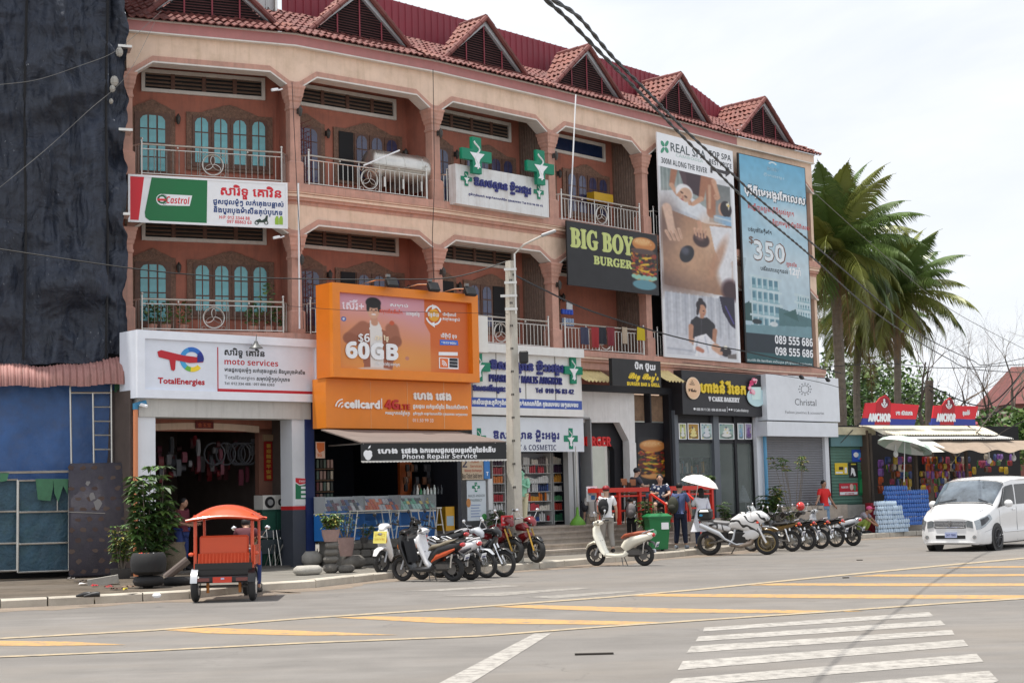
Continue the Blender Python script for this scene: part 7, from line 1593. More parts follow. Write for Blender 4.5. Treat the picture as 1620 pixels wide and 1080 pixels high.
t=thing('sack','dirty tan woven sack standing behind the umbrella plant','sack',P_(276,905));q=MB();q.loft([[(r*math.cos(a)*1.1,r*math.sin(a)*.8,z)for a in np.arange(0,6.28,.52)]for r,z in((.2,0),(.26,.15),(.25,.45),(.21,.62),(.24,.70))]);part('bag',q,mat('sacking',(.20,.16,.11),.9,var=.3,bump=.5),t,smooth=60)
t=thing('flat_tyre','worn tyre lying flat before the doorway of the repair shop','tyre',P_(284,925));q=MB();q.torus((0,0,.08),.24,.085,'z',22,7);part('tread',q,M_rub,t,smooth=60)
q=MB();q.cyl((0,0,.06),(.45,.1,.42),.09,n=10);o=part('clay_pipe',q,flat(96,84,78));o.location=P_(262,918);tag(o,'grey pipe stub leaning beside the flat tyre','pipe')
for k,(x,y,c,w_)in enumerate(((140,925,(200,196,196),.35),(128,921,(60,54,52),.3),(150,928,(190,50,60),.18),(172,930,(150,60,60),.16),(186,933,(90,70,60),.25),(198,934,(196,180,60),.12),(205,930,(120,100,84),.25),(112,917,(120,116,114),.18),(180,924,(70,60,54),.3))):
 q=MB();rng=random.Random(k);q.grid(lambda i,j:((i-.5)*w_,(j-.5)*w_*.7,.02+.07*abs(fbm(i*5+k,j*4,1.6))),6,5);o=part('rubbish',q,flat(*c,.8));o.location=P_(x,y);o.rotation_euler=(0,0,k);tag(o,('crumpled pale plastic sheet among the rubbish by the mattress','dark rag on the dirt below the mattress corner','red plastic bag beside the crumpled pale sheet','small dull red scrap left of the tyre planter','brown rag at the edge of the kerb by the tyre planter','small yellow scrap beside the tyre planter','tan cardboard scrap close to the tyre planter','small grey scrap on the dirt below the sheeted gate','dark flattened cloth before the small bush')[k],'rubbish','rubbish on the dirt')
for k,(x,y)in enumerate(((133,944),(146,944))):
 q=MB();q.loft([[(x_,w_*math.cos(a),max(0.0,h*(.5+.5*math.sin(a))))for a in np.arange(0,6.28,.7)]for x_,w_,h in((-.13,.035,.09),(-.08,.045,.10),(0,.045,.09),(.08,.055,.06),(.14,.04,.04))]);o=part('shoe',q,BLK,None,smooth=60);o.location=on_z(x,y,KH+.005);o.rotation_euler=(0,0,2.9+.3*k);tag(o,('left black shoe of the pair on the kerb','right black shoe of the pair on the kerb')[k],'shoe','shoes on the kerb')
q=MB();q.bevbox((0,0,.04),(.14,.1,.08),.03);o=part('foam_box',q,W_);o.location=on_z(248,945,KH+.005);tag(o,'small white crumpled cup lying on the kerb left of the three wheeled cart','litter')
for k,(x,y,w_,h,d,m,lab)in enumerate(((492,895,.5,.36,.45,M_crete,'rounded grey stone trough left of the stacked stones'),(487,909,.55,.2,.4,M_crete,'mossy grey stone trough on the kerb edge'),(462,893,.4,.25,.3,M_stone,'grey boulder holding a bottle by the repair shop pillar'),(524,906,.3,.22,.3,M_stone,'lowest stone of the stacked column by the kerb'),(560,899,.75,.3,.35,M_stone,'long dark stone block under the green stool'),(548,905,.5,.16,.3,M_stone,'low dark stone beside the stacked column'))):
 q=MB();q.bevbox((0,0,h/2),(w_,d,h),min(h,d)*.3);o=part('stone_block',q,m,None,smooth=50);o.location=P_(x,y);o.rotation_euler=(0,0,.5+.2*k);tag(o,lab,'stone')
sp=P_(524,906)
for k in range(3):q=MB();q.bevbox((0,0,.075),(.32-.02*k,.3,.15),.05);o=part('stacked_stone',q,M_stone,None,smooth=50);o.location=(sp.x+.01*k,sp.y,KH+.222+.152*k);tag(o,('second stone from the ground in the stacked column','third stone from the ground in the stacked column','top stone of the stacked column under the pink pot')[k],'stone','stones of the stacked column')
pk_=mat('pink_pot',(.33,.22,.20),.8,var=.25,dirt=.4)
shrub('bright green bush in a pink pot on the stacked stones before the phone counter',Vector((sp.x,sp.y,KH+.68)),10,.42,.11,61,(.20,.26,pk_),spread=.24,yl_=1,nw=8)
shrub('sparse fine leaved plant in a dull pot beside the pink pot',P_(548,900,KH)+Vector((0,0,.30)),9,.75,.07,62,(.19,.42,pk_),spread=.3,nw=6)
shrub('thin trailing plant in a small pot before the blue counter panel',P_(577,896,KH)+Vector((0,0,.55)),7,.4,.07,63,(.10,.14,M_pot),spread=.3,nw=6)
t=thing('drink_rack','narrow rack of red topped bottles by the repair shop pillar','rack',P_(502,888));
for z in(.1,.45,.8,1.12):
 q=MB();q.box(-.18,.18,-.1,.1,z,z+.015);part('tray',q,flat(214,214,208),t)
 for k in range(5):q=MB();q.lathe([(.028,z+.016),(.028,z+.15),(.010,z+.2),(.010,z+.24)],n=7);q.cur=0;q.M=Matrix.Translation((-.14+.07*k,0,0));q.v=[(a-.14+.07*k,b,c)for a,b,c in q.v];part('bottle',q,flat(*[(170,30,36),(200,60,50),(120,30,30)][k%3],.3),t)
for x in(-.18,.18):q=MB();q.box(x-.008,x+.008,-.1,.1,0,1.3);part('side',q,flat(214,214,208),t)
q=MB();q.lathe([(.03,0),(.035,.12),(.012,.16),(.012,.2)],n=8);o=part('oil_bottle',q,flat(196,190,120,.3),None,smooth=40);p=P_(462,893);o.location=(p.x,p.y,KH+.255);tag(o,'pale yellow plastic bottle standing on the grey boulder','bottle')
def QP(x,y,off,z):return QF.w(QF.u(x,y,off),off,z)
shrub('leafy plant between the standing banner and the concrete pole',QP(787,835,1.0,.5),10,.7,.12,71,(.16,.2,M_pot),spread=.3)
shrub('tall snake plant in a pot beside the boy with the grey backpack',DF.w(DF.u(1021,830,.9),.9,.3),8,.95,.2,72,(.2,.3,M_pot),spread=.18,nw=4,name='snake_plant')
shrub('fern like plant in a dark pot behind the green bin',DF.w(DF.u(1040,830,.9),.9,.3),7,.7,.14,73,(.2,.35,M_pot),spread=.25)
shrub('small green plant standing on the bakery side table',DF.w(DF.u(1120,768,.2),.2,1.95),7,.22,.12,74,None,spread=.15,name='small_plant')
shrub('dark purple leaved plant left of the row of motorcycles',VF.w(VF.u(1148,830,2.0),2.0,.2),9,.95,.12,75,(.2,.3,M_pot),spread=.28)
shrub('snake plant at the foot of the white pier beside the shutter',CF.w(CF.u(1213,820,.6),.6,.3),9,1.05,.22,76,(.22,.3,M_pot),spread=.16,nw=4,name='snake_plant')
shrub('arching plant beside the blue pipe behind the motorcycles',CF.w(CF.u(1222,815,.5),.5,.4),9,1.2,.2,77,(.22,.3,M_pot),spread=.35,yl_=1,nw=6)
t=shrub('slender potted tree with a flat yellow green crown before the grey shutter',CF.w(CF.u(1257,830,1.0),1.0,.15),9,2.3,.17,78,(.24,.4,M_pot),spread=.75,yl_=1,nw=9,dens=3,f0=.86,hm=.92,cat='tree',name='potted_tree')
shrub('low pinkish shrub behind the parked motorcycles',CF.w(CF.u(1249,835,1.2),1.2,.2),8,.7,.1,79,(.2,.3,M_pot),spread=.25,yl_=1)
# market stall on the right
MF=frame_at(1376,55.5,33);Z=lambda x,y,o=0:MF.uz(x,y,o)
st=thing('market_stall','open fronted market stall with cream corrugated roof and brown awning behind the van','stall',MF.w(4,0,.15))
uR=Z(1700,740)[0];zr=4.0
def fl(name,m,*b,par=st):q=WB(MF);q.box(*b);return part(name,q,m,par)
fl('back_wall',M_dark,-.1,uR,2.6,2.7,.15,zr);fl('side_wall',flat(90,76,64,.9),-.15,-.05,0,2.7,.15,zr-.3);fl('floor',M_step,-.1,uR,-.3,2.6,.14,.55)
for x in(1379,1450,1530):u=Z(x,740)[0];fl('post',M_bark2,u-.05,u+.05,-.02,.08,.5,zr-.4)
M_cor=mat('cream_corrugated',(.62,.58,.46),.6,var=.2,scale=1.5,dirt=.6,dirtcol=(.25,.21,.15),streak=.4)
def sheetroof(u0,u1,ya,za,yb,zb,m,name,curve=0,n=70):
 q=WB(MF);q.grid(lambda i,j:(u0+(u1-u0)*i,-(ya+(yb-ya)*j),za+(zb-za)*(math.sin(j*math.pi/2)if curve else j)+.03*math.sin(i*n*6.28)),n*4,8);return part(name,q,m,st,smooth=60)
zt=Z(1470,673,.2)[1];zl=Z(1470,689,.8)[1]
sheetroof(-.1,Z(1573,690,.5)[0],.75,zl+.04,-.4,zt,M_cor,'corrugated_roof',1,46);sheetroof(.2,Z(1600,690,1)[0],1.1,zl-.12,.2,zl+.05,M_whm,'corrugated_roof',0,60)
za,zb_=Z(1500,697,.9)[1],Z(1550,714,2.0)[1]
q=WB(MF);q.grid(lambda i,j:(Z(1462,700,1)[0]+9*i,-2.1+1.2*j,zb_+(za-zb_)*j-.06*math.sin(i*40)*(1-j)),60,4);part('brown_awning',q,mat('brown_tarp',(.30,.235,.18),.8,var=.15,streak=.4,scale=2),st,smooth=60)
q=WB(MF);q.grid(lambda i,j:(Z(1425,700,1)[0]+1.6*i,-1.9+1.1*j,zb_+(za-zb_+.1)*j),6,4);part('white_tarp',q,flat(222,220,212),st)
pc=MF.w(Z(1432,700,1.7)[0],1.7,Z(1432,703,1.7)[1]);t=thing('tilted_parasol','faded green and white parasol tilted under the market stall roof','parasol',pc);t.scale=(.85,.85,.85)
q=MB();Rm=Euler((R(-8),R(16),0)).to_matrix().to_4x4();N=12
for k in range(N):
 a0,a1=2*math.pi*k/N,2*math.pi*(k+1)/N;q.cur=k%2
 rs=[(0,.34),(.5,.24),(.95,.06),(1.12,-.12)];V_=[(r*math.cos(a),r*math.sin(a),z)for r,z in rs for a in(a0,a1)];q.add(V_,[(2*i,2*i+1,2*i+3,2*i+2)for i in range(3)],Rm)
part('canopy',q,[flat(176,196,184),flat(226,230,224)],t);q=MB();q.cyl((0,0,.3),(-.15,-.1,-1.5),.018,n=6);part('pole',q,W_,t)
for pts,an,tx,kh,lab in(([(1368,637.5),(1385,636.5),(1391,629),(1399.8,624.7),(1405,630),(1408,637.5),(1452.5,640.5),(1445,672.7),(1361.6,671.5)],(1399,640),(1373,1408),(1417,1443,'តៅ ស៊ាវភេង'),'slanted red and blue beer sign with a white anchor, nearer the palms'),([(1476,641.5),(1489.6,640.5),(1494,634),(1501.5,628.6),(1506,634),(1509,641.5),(1546,642.5),(1542,672.7),(1471.5,672)],(1501,642),(1481,1511),(1523,1534,'គុណម៉ៃ'),'smaller red and blue beer sign with a white anchor, beside the green bush')):
 S=Sign('beer_sign',lab,'sign',MF,.30,(pts[0][0]-4,668),(pts[-3][0]-4,668),(pts[-2][0],672.6),(pts[-1][0],672),.07,flat(40,60,140),group='beer signs on the stall roof')
 S.poly(pts[:-2]+[(pts[-3][0]-5,663),(pts[-1][0]+2,661)],flat(216,36,50),.01,thick=.05);x0=pts[-1][0]
 S.poly([(x0,672),(x0+2,661.5),(pts[-3][0]-5,663.5),(pts[-2][0],672.7)],flat(44,60,150),.01,thick=.05);S.poly([(pts[2][0]-9,672),pts[1],pts[2],pts[3],pts[4],pts[5],(pts[5][0]-2,672)],flat(176,28,40),.012,thick=.055)
 S.disc(an[0],an[1]-3,5,7,flat(120,20,40),.07);S.text('⚓',an[0]-4.5,an[1]-9,an[1]+4,an[0]+4.5,W_,by='full',lift=.08,fat=.02);S.text('ANCHOR',tx[0],654.5,666,tx[1],W_,'ital',fat=.04,lift=.075);S.text(kh[2],kh[0],650,656,kh[1],W_,fat=.02,lift=.068)
g=random.Random(31);cols=[('orange',(206,90,40)),('red',(170,40,40)),('yellow',(214,180,50)),('green',(70,120,70)),('purple',(150,100,190)),('pale',(214,200,180)),('blue',(70,90,150)),('brown',(120,80,50)),('pink',(200,90,120))]
for x,y,cn in[(1392+(k%2)*3,727+13.5*(k//2),'purple' if k<4 else 'orange')for k in range(8)]+[(g.uniform(1402,1440),g.choice([722,734,745,757,768,778]),None)for k in range(70)]+[(g.uniform(1456,1535),g.choice([722,733,745,756,767,778]),None)for k in range(150)]+[(g.uniform(1540,1600),g.choice([718,728,738]),None)for k in range(30)]:
 n_,c=dict(cols).get(cn)and(cn,dict(cols)[cn])or g.choice(cols);of=g.uniform(-.9,-.1);u,z=MF.uz(x,y,of)
 hang('hanging_snack',n_+' snack packet hanging '+('at the kiosk end of the market stall' if x<1402 else 'behind the tilted parasol in the market stall' if x<1450 else 'above the van bonnet in the market stall' if x<1500 else 'above the van windscreen in the market stall' if x<1538 else 'under the brown awning above the van roof'),'snack packet',n_+' snacks hanging in the market stall',MF,u,of,z,g.choice([.12,.17]),g.choice([.2,.28]),flat(*[int(v_*.78)for v_ in c],.35))
for x,y in((1417,718),(1565,728),(1604,724)):u,z=MF.uz(x,y,1.0);q=MB();q.ell((0,0,0),(.09,.09,.12),10,7);q.cyl((0,0,.1),(0,0,.35),.03,n=6);o=part('bulb',q,W_,None,smooth=60);o.location=MF.w(u,1.0,z);tag(o,{1417:'white bulb under the tilted parasol',1565:'white bulb hanging above the roof of the white van',1604:'white bulb hanging at the right edge of the stall'}[x],'bulb','bulbs in the market stall')
q=MB();
for i in range(4):
 for j in range(2):q.lathe([(.032,0),(.035,.02),(.035,.13),(.014,.17),(.014,.19)],(-.115+.077*i,-.04+.077*j,0),6)
pk=[]
for nm,c in(('clear',(186,206,224)),('blue',(70,120,200))):
 me=q.mesh('pack',40);me.materials.append(flat(*c,.15));pk.append(me)
for k,(x,n_,ci)in enumerate([(1393,7,0),(1402,7,0),(1411,7,0),(1420,6,0),(1429,3,0),(1409,9,1),(1419,9,1),(1430,9,1),(1441,8,1),(1452,8,1),(1463,8,1)]):
 of=1.5 if ci==0 else.9;b=MF.w(MF.u(x,830,of),of,KH if ci==0 else.35)
 for j in range(n_):o=bpy.data.objects.new('bottle_pack',pk[ci]);col.objects.link(o);o.location=(b.x+g.uniform(-.03,.03),b.y+g.uniform(-.03,.03),b.z+(.192*j if ci else.192*j)*.8);o.scale=(1.4,1.3,.8);o.rotation_euler=(0,0,MF.ang+g.uniform(-.05,.05));tag(o,('shrink wrapped pack of clear water bottles stacked before the stall','pack of blue water bottles in the stacks against the stall')[ci],'bottle pack',('clear','blue')[ci]+' water packs stacked at the stall')
q=WB(MF);q.box(Z(1376,800,1)[0],Z(1382,800,1)[0],-1.05,-.8,.15,Z(1380,795,1)[1]);o=part('red_box',q,flat(150,24,40));tag(o,'narrow red box at the corner of the stall beside the water packs','box')
t=thing('low_table','low blue topped bench between the green kiosk and the water packs','bench',KF.w(2.3,.6,.15),KF.ang);q=MB();q.box(-.9,.6,-.2,.2,.75,.79);part('top',q,flat(60,130,160),t)
for x in(-.8,.5):q=MB();q.box(x,x+.06,-.15,.15,0,.75);part('leg',q,M_crete,t)
# people
SK=mat('skin',(.40,.22,.145),.55,var=.05);SK2=mat('light_skin',(.52,.33,.24),.55,var=.05);HR=flat(20,17,18,.6)
def skin(name,V,E,rad,m,parent,sub=1):
 me=bpy.data.meshes.new(name);me.from_pydata(V,E,[]);o=bpy.data.objects.new(name,me);col.objects.link(o);md=o.modifiers.new('s','SKIN');
 for i,r in enumerate(rad):sv=me.skin_vertices[0].data[i];sv.radius=(r,r)if not isinstance(r,tuple)else r;sv.use_root=i==0
 s_=o.modifiers.new('b','SUBSURF');s_.levels=sub;s_.render_levels=sub
 dg=bpy.context.evaluated_depsgraph_get();m2=bpy.data.meshes.new_from_object(o.evaluated_get(dg));m2.polygons.foreach_set('use_smooth',[True]*len(m2.polygons));m2.materials.clear();m2.materials.append(m);bpy.data.objects.remove(o)
 o=bpy.data.objects.new(name,m2);col.objects.link(o);o.parent=parent;return o
def person(label,p,rz,shirt,trouser,J={},H=1.7,sk=SK,hair=1,shorts=False,longsleeve=False,shoe=(40,40,44),name='person',hat=None,skirt=False):
 """faces -Y at rz = 0"""
 j=dict(pel=(0,0,.93),wst=(0,0,1.05),chs=(0,0,1.27),nck=(0,.01,1.46),hed=(0,-.02,1.60),sL=(.17,0,1.40),sR=(-.17,0,1.40),eL=(.22,.02,1.13),eR=(-.22,.02,1.13),hL=(.23,-.06,.88),hR=(-.23,-.06,.88),pL=(.09,0,.90),pR=(-.09,0,.90),kL=(.10,-.02,.50),kR=(-.10,-.02,.50),aL=(.10,.02,.09),aR=(-.10,.02,.09));j.update(J);j={k:Vector(v)for k,v in j.items()}
 t=thing(name,label,'person',p,rz);k_=H/1.7;t.scale=(k_,)*3
 tL,tR=j['aL']+Vector((.01,-.15,-.055)),j['aR']+Vector((-.01,-.15,-.055))
 names=['pel','wst','chs','nck','hed','sL','eL','hL','sR','eR','hR','pL','kL','aL','pR','kR','aR'];rd=[.11,.10,.12,.052,.085,.06,.042,.028,.06,.042,.028,.085,.058,.042,.085,.058,.042]
 V=[tuple(j[n])for n in names]+[tuple(tL),tuple(tR)];rd+=[.035,.035];ix={n:i for i,n in enumerate(names)}
 E=[(ix[a],ix[b])for a,b in(('pel','wst'),('wst','chs'),('chs','nck'),('nck','hed'),('chs','sL'),('sL','eL'),('eL','hL'),('chs','sR'),('sR','eR'),('eR','hR'),('pel','pL'),('pL','kL'),('kL','aL'),('pel','pR'),('pR','kR'),('kR','aR'))]+[(ix['aL'],17),(ix['aR'],18)]
 for s_,hn,en in((1,'hL','eL'),(-1,'hR','eR')):
  d=(j[hn]-j[en]).normalized();sd=d.cross(Vector((1,0,0))).normalized()if abs(d.x)<.9 else Vector((0,0,1));pi=len(V);V.append(tuple(j[hn]+d*.05));rd.append(.026);E.append((ix[hn],pi))
  for f,ln in((-1.5,.065),(-.5,.08),(.5,.075),(1.5,.06)):
   a=len(V);V.append(tuple(j[hn]+d*(.06+ln*.45)+sd*.016*f));V.append(tuple(j[hn]+d*(.06+ln)+sd*.018*f+Vector((-s_*.012,0,0))));rd+=[.009,.008];E+=[(pi,a),(a,a+1)]
  a=len(V);V.append(tuple(j[hn]+d*.05+sd*-.05));rd.append(.010);E.append((ix[hn],a))
 skin('body',V,E,rd,sk,t,2)
 hd=j['hed'];q=MB();q.ell(hd+Vector((0,0,.015)),(.078,.092,.115),14,10);q.ell(hd+Vector((0,-.092,-.005)),(.013,.02,.02),6,5);[q.ell(hd+Vector((s_*.078,0,0)),(.012,.022,.03),6,5)for s_ in(-1,1)];q.ell(hd+Vector((0,-.075,-.05)),(.03,.012,.008),6,4);part('head',q,sk,t,smooth=60)
 for s_ in(-1,1):q=MB();q.ell(hd+Vector((s_*.03,-.086,.02)),(.013,.008,.008),6,4);part('eye',q,HR,t)
 if hair:q=MB();q.ell(hd+Vector((0,.018,.052)),(.092,.096,.092),14,9);hair>1 and q.ell(hd+Vector((0,.06,-.08)),(.085,.05,.16),12,8);part('hair',q,HR,t,smooth=60)
 if hat:q=MB();q.ell(hd+Vector((0,.01,.06)),(.100,.108,.085),14,8);q.cbox(hd+Vector((0,-.13 if hat[1]else.12,.055)),(.13,.12,.012));part('cap',q,flat(*hat[0]),t,smooth=40)
 sh=['wst','chs','sL','eL','sR','eR','hL','hR','pel'];SV=[tuple(j['wst']),tuple(j['chs']),tuple(j['sL']),tuple(j['sL'].lerp(j['eL'],1 if longsleeve else.75)),tuple(j['sR']),tuple(j['sR'].lerp(j['eR'],1 if longsleeve else.75)),tuple(j['wst'].lerp(j['pel'],1.1)),tuple(j['chs'].lerp(j['nck'],.55))];SE=[(0,1),(1,2),(2,3),(1,4),(4,5),(0,6),(1,7)];sr=[.135,(.15,.135),.082,.068,.082,.068,.145,.10]
 if longsleeve:SV+=[tuple(j['eL'].lerp(j['hL'],.9)),tuple(j['eR'].lerp(j['hR'],.9))];SE+=[(3,8),(5,9)];sr+=[.05,.05]
 skin('shirt',SV,SE,sr,shirt if not isinstance(shirt,tuple)else flat(*shirt,.85),t,2)
 f=.9 if shorts else None;TV=[tuple(j['pel']),tuple(j['pL']),tuple(j['kL']if not shorts else j['pL'].lerp(j['kL'],.95)),tuple(j['pR']),tuple(j['kR']if not shorts else j['pR'].lerp(j['kR'],.95))];TE=[(0,1),(1,2),(0,3),(3,4)];tr=[.128,.105,.085,.105,.085]
 if not shorts:TV+=[tuple(j['kL'].lerp(j['aL'],.93)),tuple(j['kR'].lerp(j['aR'],.93))];TE+=[(2,5),(4,6)];tr+=[.062,.062]
 skin('trousers',TV,TE,tr,flat(*trouser,.85),t,2)
 for a,b in((j['aL'],tL),(j['aR'],tR)):q=MB();q.loft([[(c.x+w_*math.cos(r),c.y,max(b.z-.035,c.z+h*math.sin(r)-.0))for r in np.arange(0,6.2,.7)]for c,w_,h in((a+Vector((0,.07,-.04)),.03,.04),(a+Vector((0,0,-.03)),.045,.06),(b+Vector((0,.03,.01)),.05,.045),(b+Vector((0,-.05,0)),.03,.025))]);part('shoe',q,flat(*shoe),t,smooth=60)
 return t
def backpack(label,p,rz,c,s=1):
 t=thing('backpack',label,'backpack',p,rz);t.scale=(s,)*3;q=MB();q.ell((0,0,0),(.15,.10,.22),12,8);part('bag',q,flat(*c,.8),t,smooth=60);q=MB();q.ell((0,.08,-.07),(.11,.05,.10),10,6);part('pocket',q,flat(*[int(v*.8)for v in c],.8),t,smooth=60)
 for x in(-.1,.1):q=MB();q.tube([(x,-.02,.18),(x*1.3,-.12,.24),(x*1.5,-.26,.12),(x*1.6,-.22,-.12),(x*1.2,-.05,-.18)],.016,5);part('strap',q,flat(*[int(v*.7)for v in c],.8),t)
def gp(x,y,z=KH):return on_z(x,y,z)
BK=math.pi
p=gp(962,874);walk=dict(kL=(.1,-.10,.5),aL=(.1,-.12,.09),aR=(-.1,.14,.10))
person('man in a white shirt and dark red cap seen from behind by the cream scooter',p,BK+.25,(232,232,234),(150,146,140),dict(walk,hR=(-.30,-.14,.92),eR=(-.26,-.02,1.14)),1.74,SK2,1,hat=((140,24,34),1));backpack('black slanting sling bag on the back of the man in the dark red cap',p+Vector((-.10,-.19,1.22)),BK+.25,(24,24,28))
p=gp(939,868);person('person in a pale grey shirt walking ahead of the man in the red cap',p,BK+.2,(184,180,176),(176,164,148),walk,1.70,SK2);backpack('small dark bag on the shoulder of the person in the grey shirt',p+Vector((-.22,-.05,1.2)),BK,(50,50,58),.7)
p=gp(1000,861,.30);person('boy in dark clothes with a grey backpack on the steps',p,BK-.2,(30,30,34),(26,26,30),{},1.25,SK2,1);backpack('grey backpack worn by the boy on the steps',p+Vector((-.02,-.17,.93)),BK-.2,(120,116,118),.95)
p=gp(1078,867.5);person('man in a blue shirt and navy trousers standing on the pavement by the green bin',p,BK-.35,(84,98,140),(30,38,62),dict(eR=(-.24,-.08,1.15),hR=(-.25,-.2,.93),aL=(.14,.0,.09),aR=(-.13,0,.09)),1.78,SK2,1,shoe=(150,160,170));backpack('olive backpack slung on the left shoulder of the man in the blue shirt',p+Vector((-.20,-.12,1.2)),BK-.5,(60,62,50),1.1)
p=gp(1112,868);wp=person('woman in a long white blouse walking under a white parasol',p,BK+.3,(226,228,238),(36,50,84),dict(walk,eL=(.2,-.12,1.25),hL=(.1,-.25,1.40)),1.62,SK2,2,longsleeve=True);q=MB();q.loft([[(r*math.cos(a)+dx,r*.6*math.sin(a)+.04,z)for a in np.arange(0,6.28,.5)]for r,z,dx in((.17,1.15,0),(.22,.8,.04),(.27,.5,.1))]);part('blouse_hem',q,flat(226,228,238,.85),wp,smooth=60)
t=thing('white_parasol','open white parasol held tilted over the woman in the white blouse','parasol',p+Vector((-.02,-.05,1.78)),.4);q=MB();q.M=Euler((R(10),R(12),0)).to_matrix().to_4x4()
N=10;rs=[(0,.23),(.22,.19),(.42,.09),(.52,-.03)];V_=[(r*math.cos(6.2832*k/N),r*math.sin(6.2832*k/N),z)for r,z in rs for k in range(N)];q.add(V_,[(i*N+k,i*N+(k+1)%N,(i+1)*N+(k+1)%N,(i+1)*N+k)for i in range(3)for k in range(N)]);part('canopy',q,flat(240,238,234,.8),t);q=MB();q.cyl((0,0,.25),(-.12,.08,-.5),.010,n=5);part('shaft',q,M_steel,t)
person('man in a bright red shirt walking behind the parked motorcycles',gp(1306,845),.5,(214,44,44),(120,150,180),dict(eR=(-.32,-.12,1.18),hR=(-.52,-.25,1.02),eL=(.30,.05,1.15),hL=(.42,-.02,.92)),1.78,SK)
seat=lambda dz=.0:dict(pel=(0,0,.50+dz),wst=(0,-.02,.66+dz),chs=(0,-.03,.88+dz),nck=(0,-.05,1.05+dz),hed=(0,-.10,1.19+dz),sL=(.18,-.03,1.0+dz),sR=(-.18,-.03,1.0+dz),eL=(.26,-.15,.78+dz),eR=(-.26,-.15,.78+dz),hL=(.14,-.36,.74+dz),hR=(-.12,-.36,.80+dz),pL=(.10,-.05,.50+dz),pR=(-.10,-.05,.50+dz),kL=(.16,-.45,.52+dz),kR=(-.14,-.45,.52+dz),aL=(.16,-.44,.09),aR=(-.14,-.44,.09))
M_hw=mat('hawaiian_print',(.05,.07,.14),.85,var=0);_t=M_hw.node_tree;_v=_t.nodes.new('ShaderNodeTexVoronoi');_v.inputs['Scale'].default_value=11;_a=_t.nodes.new('ShaderNodeTexCoord');_r=_t.nodes.new('ShaderNodeValToRGB');_r.color_ramp.elements[0].position=.33;_r.color_ramp.elements[0].color=(.72,.74,.76,1);_r.color_ramp.elements[1].position=.4;_r.color_ramp.elements[1].color=(.03,.045,.10,1);_t.links.new(_a.outputs['Object'],_v.inputs[0]);_t.links.new(_v.outputs['Distance'],_r.inputs[0]);_t.links.new(_r.outputs[0],_t.nodes['Principled BSDF'].inputs['Base Color'])
def stool(p,rz,lab):
 t=thing('wooden_chair',lab,'chair',p,rz);q=MB();q.bevbox((0,0,.40),(.42,.42,.05),.015);part('seat',q,M_wood,t)
 for x in(-.18,.18):
  for y in(-.18,.18):q=MB();q.box(x-.02,x+.02,y-.02,y+.02,0,.375 if y<0 else.9);part('leg',q,M_wood,t)
 q=MB();q.box(-.19,.19,.17,.2,.65,.9);part('backrest',q,M_wood,t)
p=DF.w(DF.u(1045,790,.05),.05,zp);person('grey haired man in a blue and white floral shirt sitting between the red tables',p,DF.ang-.9,M_hw,(34,36,44),seat(),1.75,SK2,1,shorts=True);stool(p,DF.ang-.9,'dark wooden chair under the man in the floral shirt')
p=DF.w(DF.u(1004,775,-.9),-.9,zp);person('man in a dark cap sitting behind the long red bar table',p,DF.ang+1.2,(70,70,80),(90,100,120),seat(.25),1.7,SK2,1,shorts=True,hat=((30,34,44),1));stool(p+Vector((0,0,.25)),DF.ang+1.2,'dark wooden chair under the man in the dark cap')
cr=dict(pel=(0,.12,.26),wst=(0,.06,.40),chs=(0,-.10,.58),nck=(0,-.22,.70),hed=(0,-.32,.78),sL=(.17,-.16,.64),sR=(-.17,-.16,.64),eL=(.22,-.34,.46),eR=(-.22,-.34,.46),hL=(.12,-.5,.32),hR=(-.1,-.5,.32),pL=(.1,.08,.26),pR=(-.1,.08,.26),kL=(.17,-.28,.46),kR=(-.17,-.28,.46),aL=(.14,-.1,.09),aR=(-.14,-.1,.09))
person('person in a pink hat and grey shirt crouching by the stall bench',KF.w(KF.u(1362,825,1.3),1.3,.15),1.0,(150,146,156),(150,170,80),cr,1.7,SK,1,hat=((220,90,140),1));backpack('black bag on the ground beside the crouching person in the pink hat',KF.w(KF.u(1342,825,1.3),1.3,.4),1,(26,26,34))
person('man in a maroon shirt standing inside the repair shop doorway',TF.w(TF.u(288,870,-.9),-.9,.19),1.1,(96,36,50),(40,56,110),dict(hL=(.2,-.3,1.1),hR=(-.15,-.32,1.08),hed=(0,-.07,1.58)),1.66,SK)
# green bin
t=thing('wheeled_bin','green wheeled rubbish bin with a white sticker on the pavement','bin',gp(1041,871),.15);g_=flat(20,110,60,.4)
q=MB();q.loft([[(-a,-b,z),(a,-b,z),(a,b,z),(-a,b,z)]for a,b,z in((.22,.24,.05),(.29,.32,.84),(.31,.34,.85),(.31,.34,.89))]);part('body',q,g_,t);q=MB();q.loft([[(-a,-b,z),(a,-b,z),(a,b,z),(-a,b,z)]for a,b,z in((.33,.37,.895),(.33,.37,.93),(.22,.26,1.0))]);part('lid',q,g_,t);q=MB();q.box(.04,.24,-.315,-.30,.58,.76);part('sticker',q,W_,t)
for x in(-.18,.18):q=MB();q.cyl((x-.03,.24,.09),(x+.03,.24,.09),.09,n=12);part('wheel',q,M_rub,t)
q=MB();q.prism([(-.14+.05*math.cos(a),.5+.08*math.sin(a))for a in np.arange(0,6.2,.6)],-.292,-.27,'y');part('emblem',q,flat(120,190,150),t)
p=QP(828,829,.6,zp);stt=person('pale green and cream greeting statue of a woman between the pole and pharmacy shelves',p,-.3,(150,210,180),(222,214,180),dict(eL=(.22,-.08,1.16),eR=(-.22,-.08,1.16),hL=(.03,-.2,1.28),hR=(-.03,-.2,1.28),aL=(.05,0,.09),aR=(-.05,0,.09),kL=(.06,0,.5),kR=(-.06,0,.5)),1.55,flat(150,210,180),1,name='greeting_statue');stt['category']='statue'
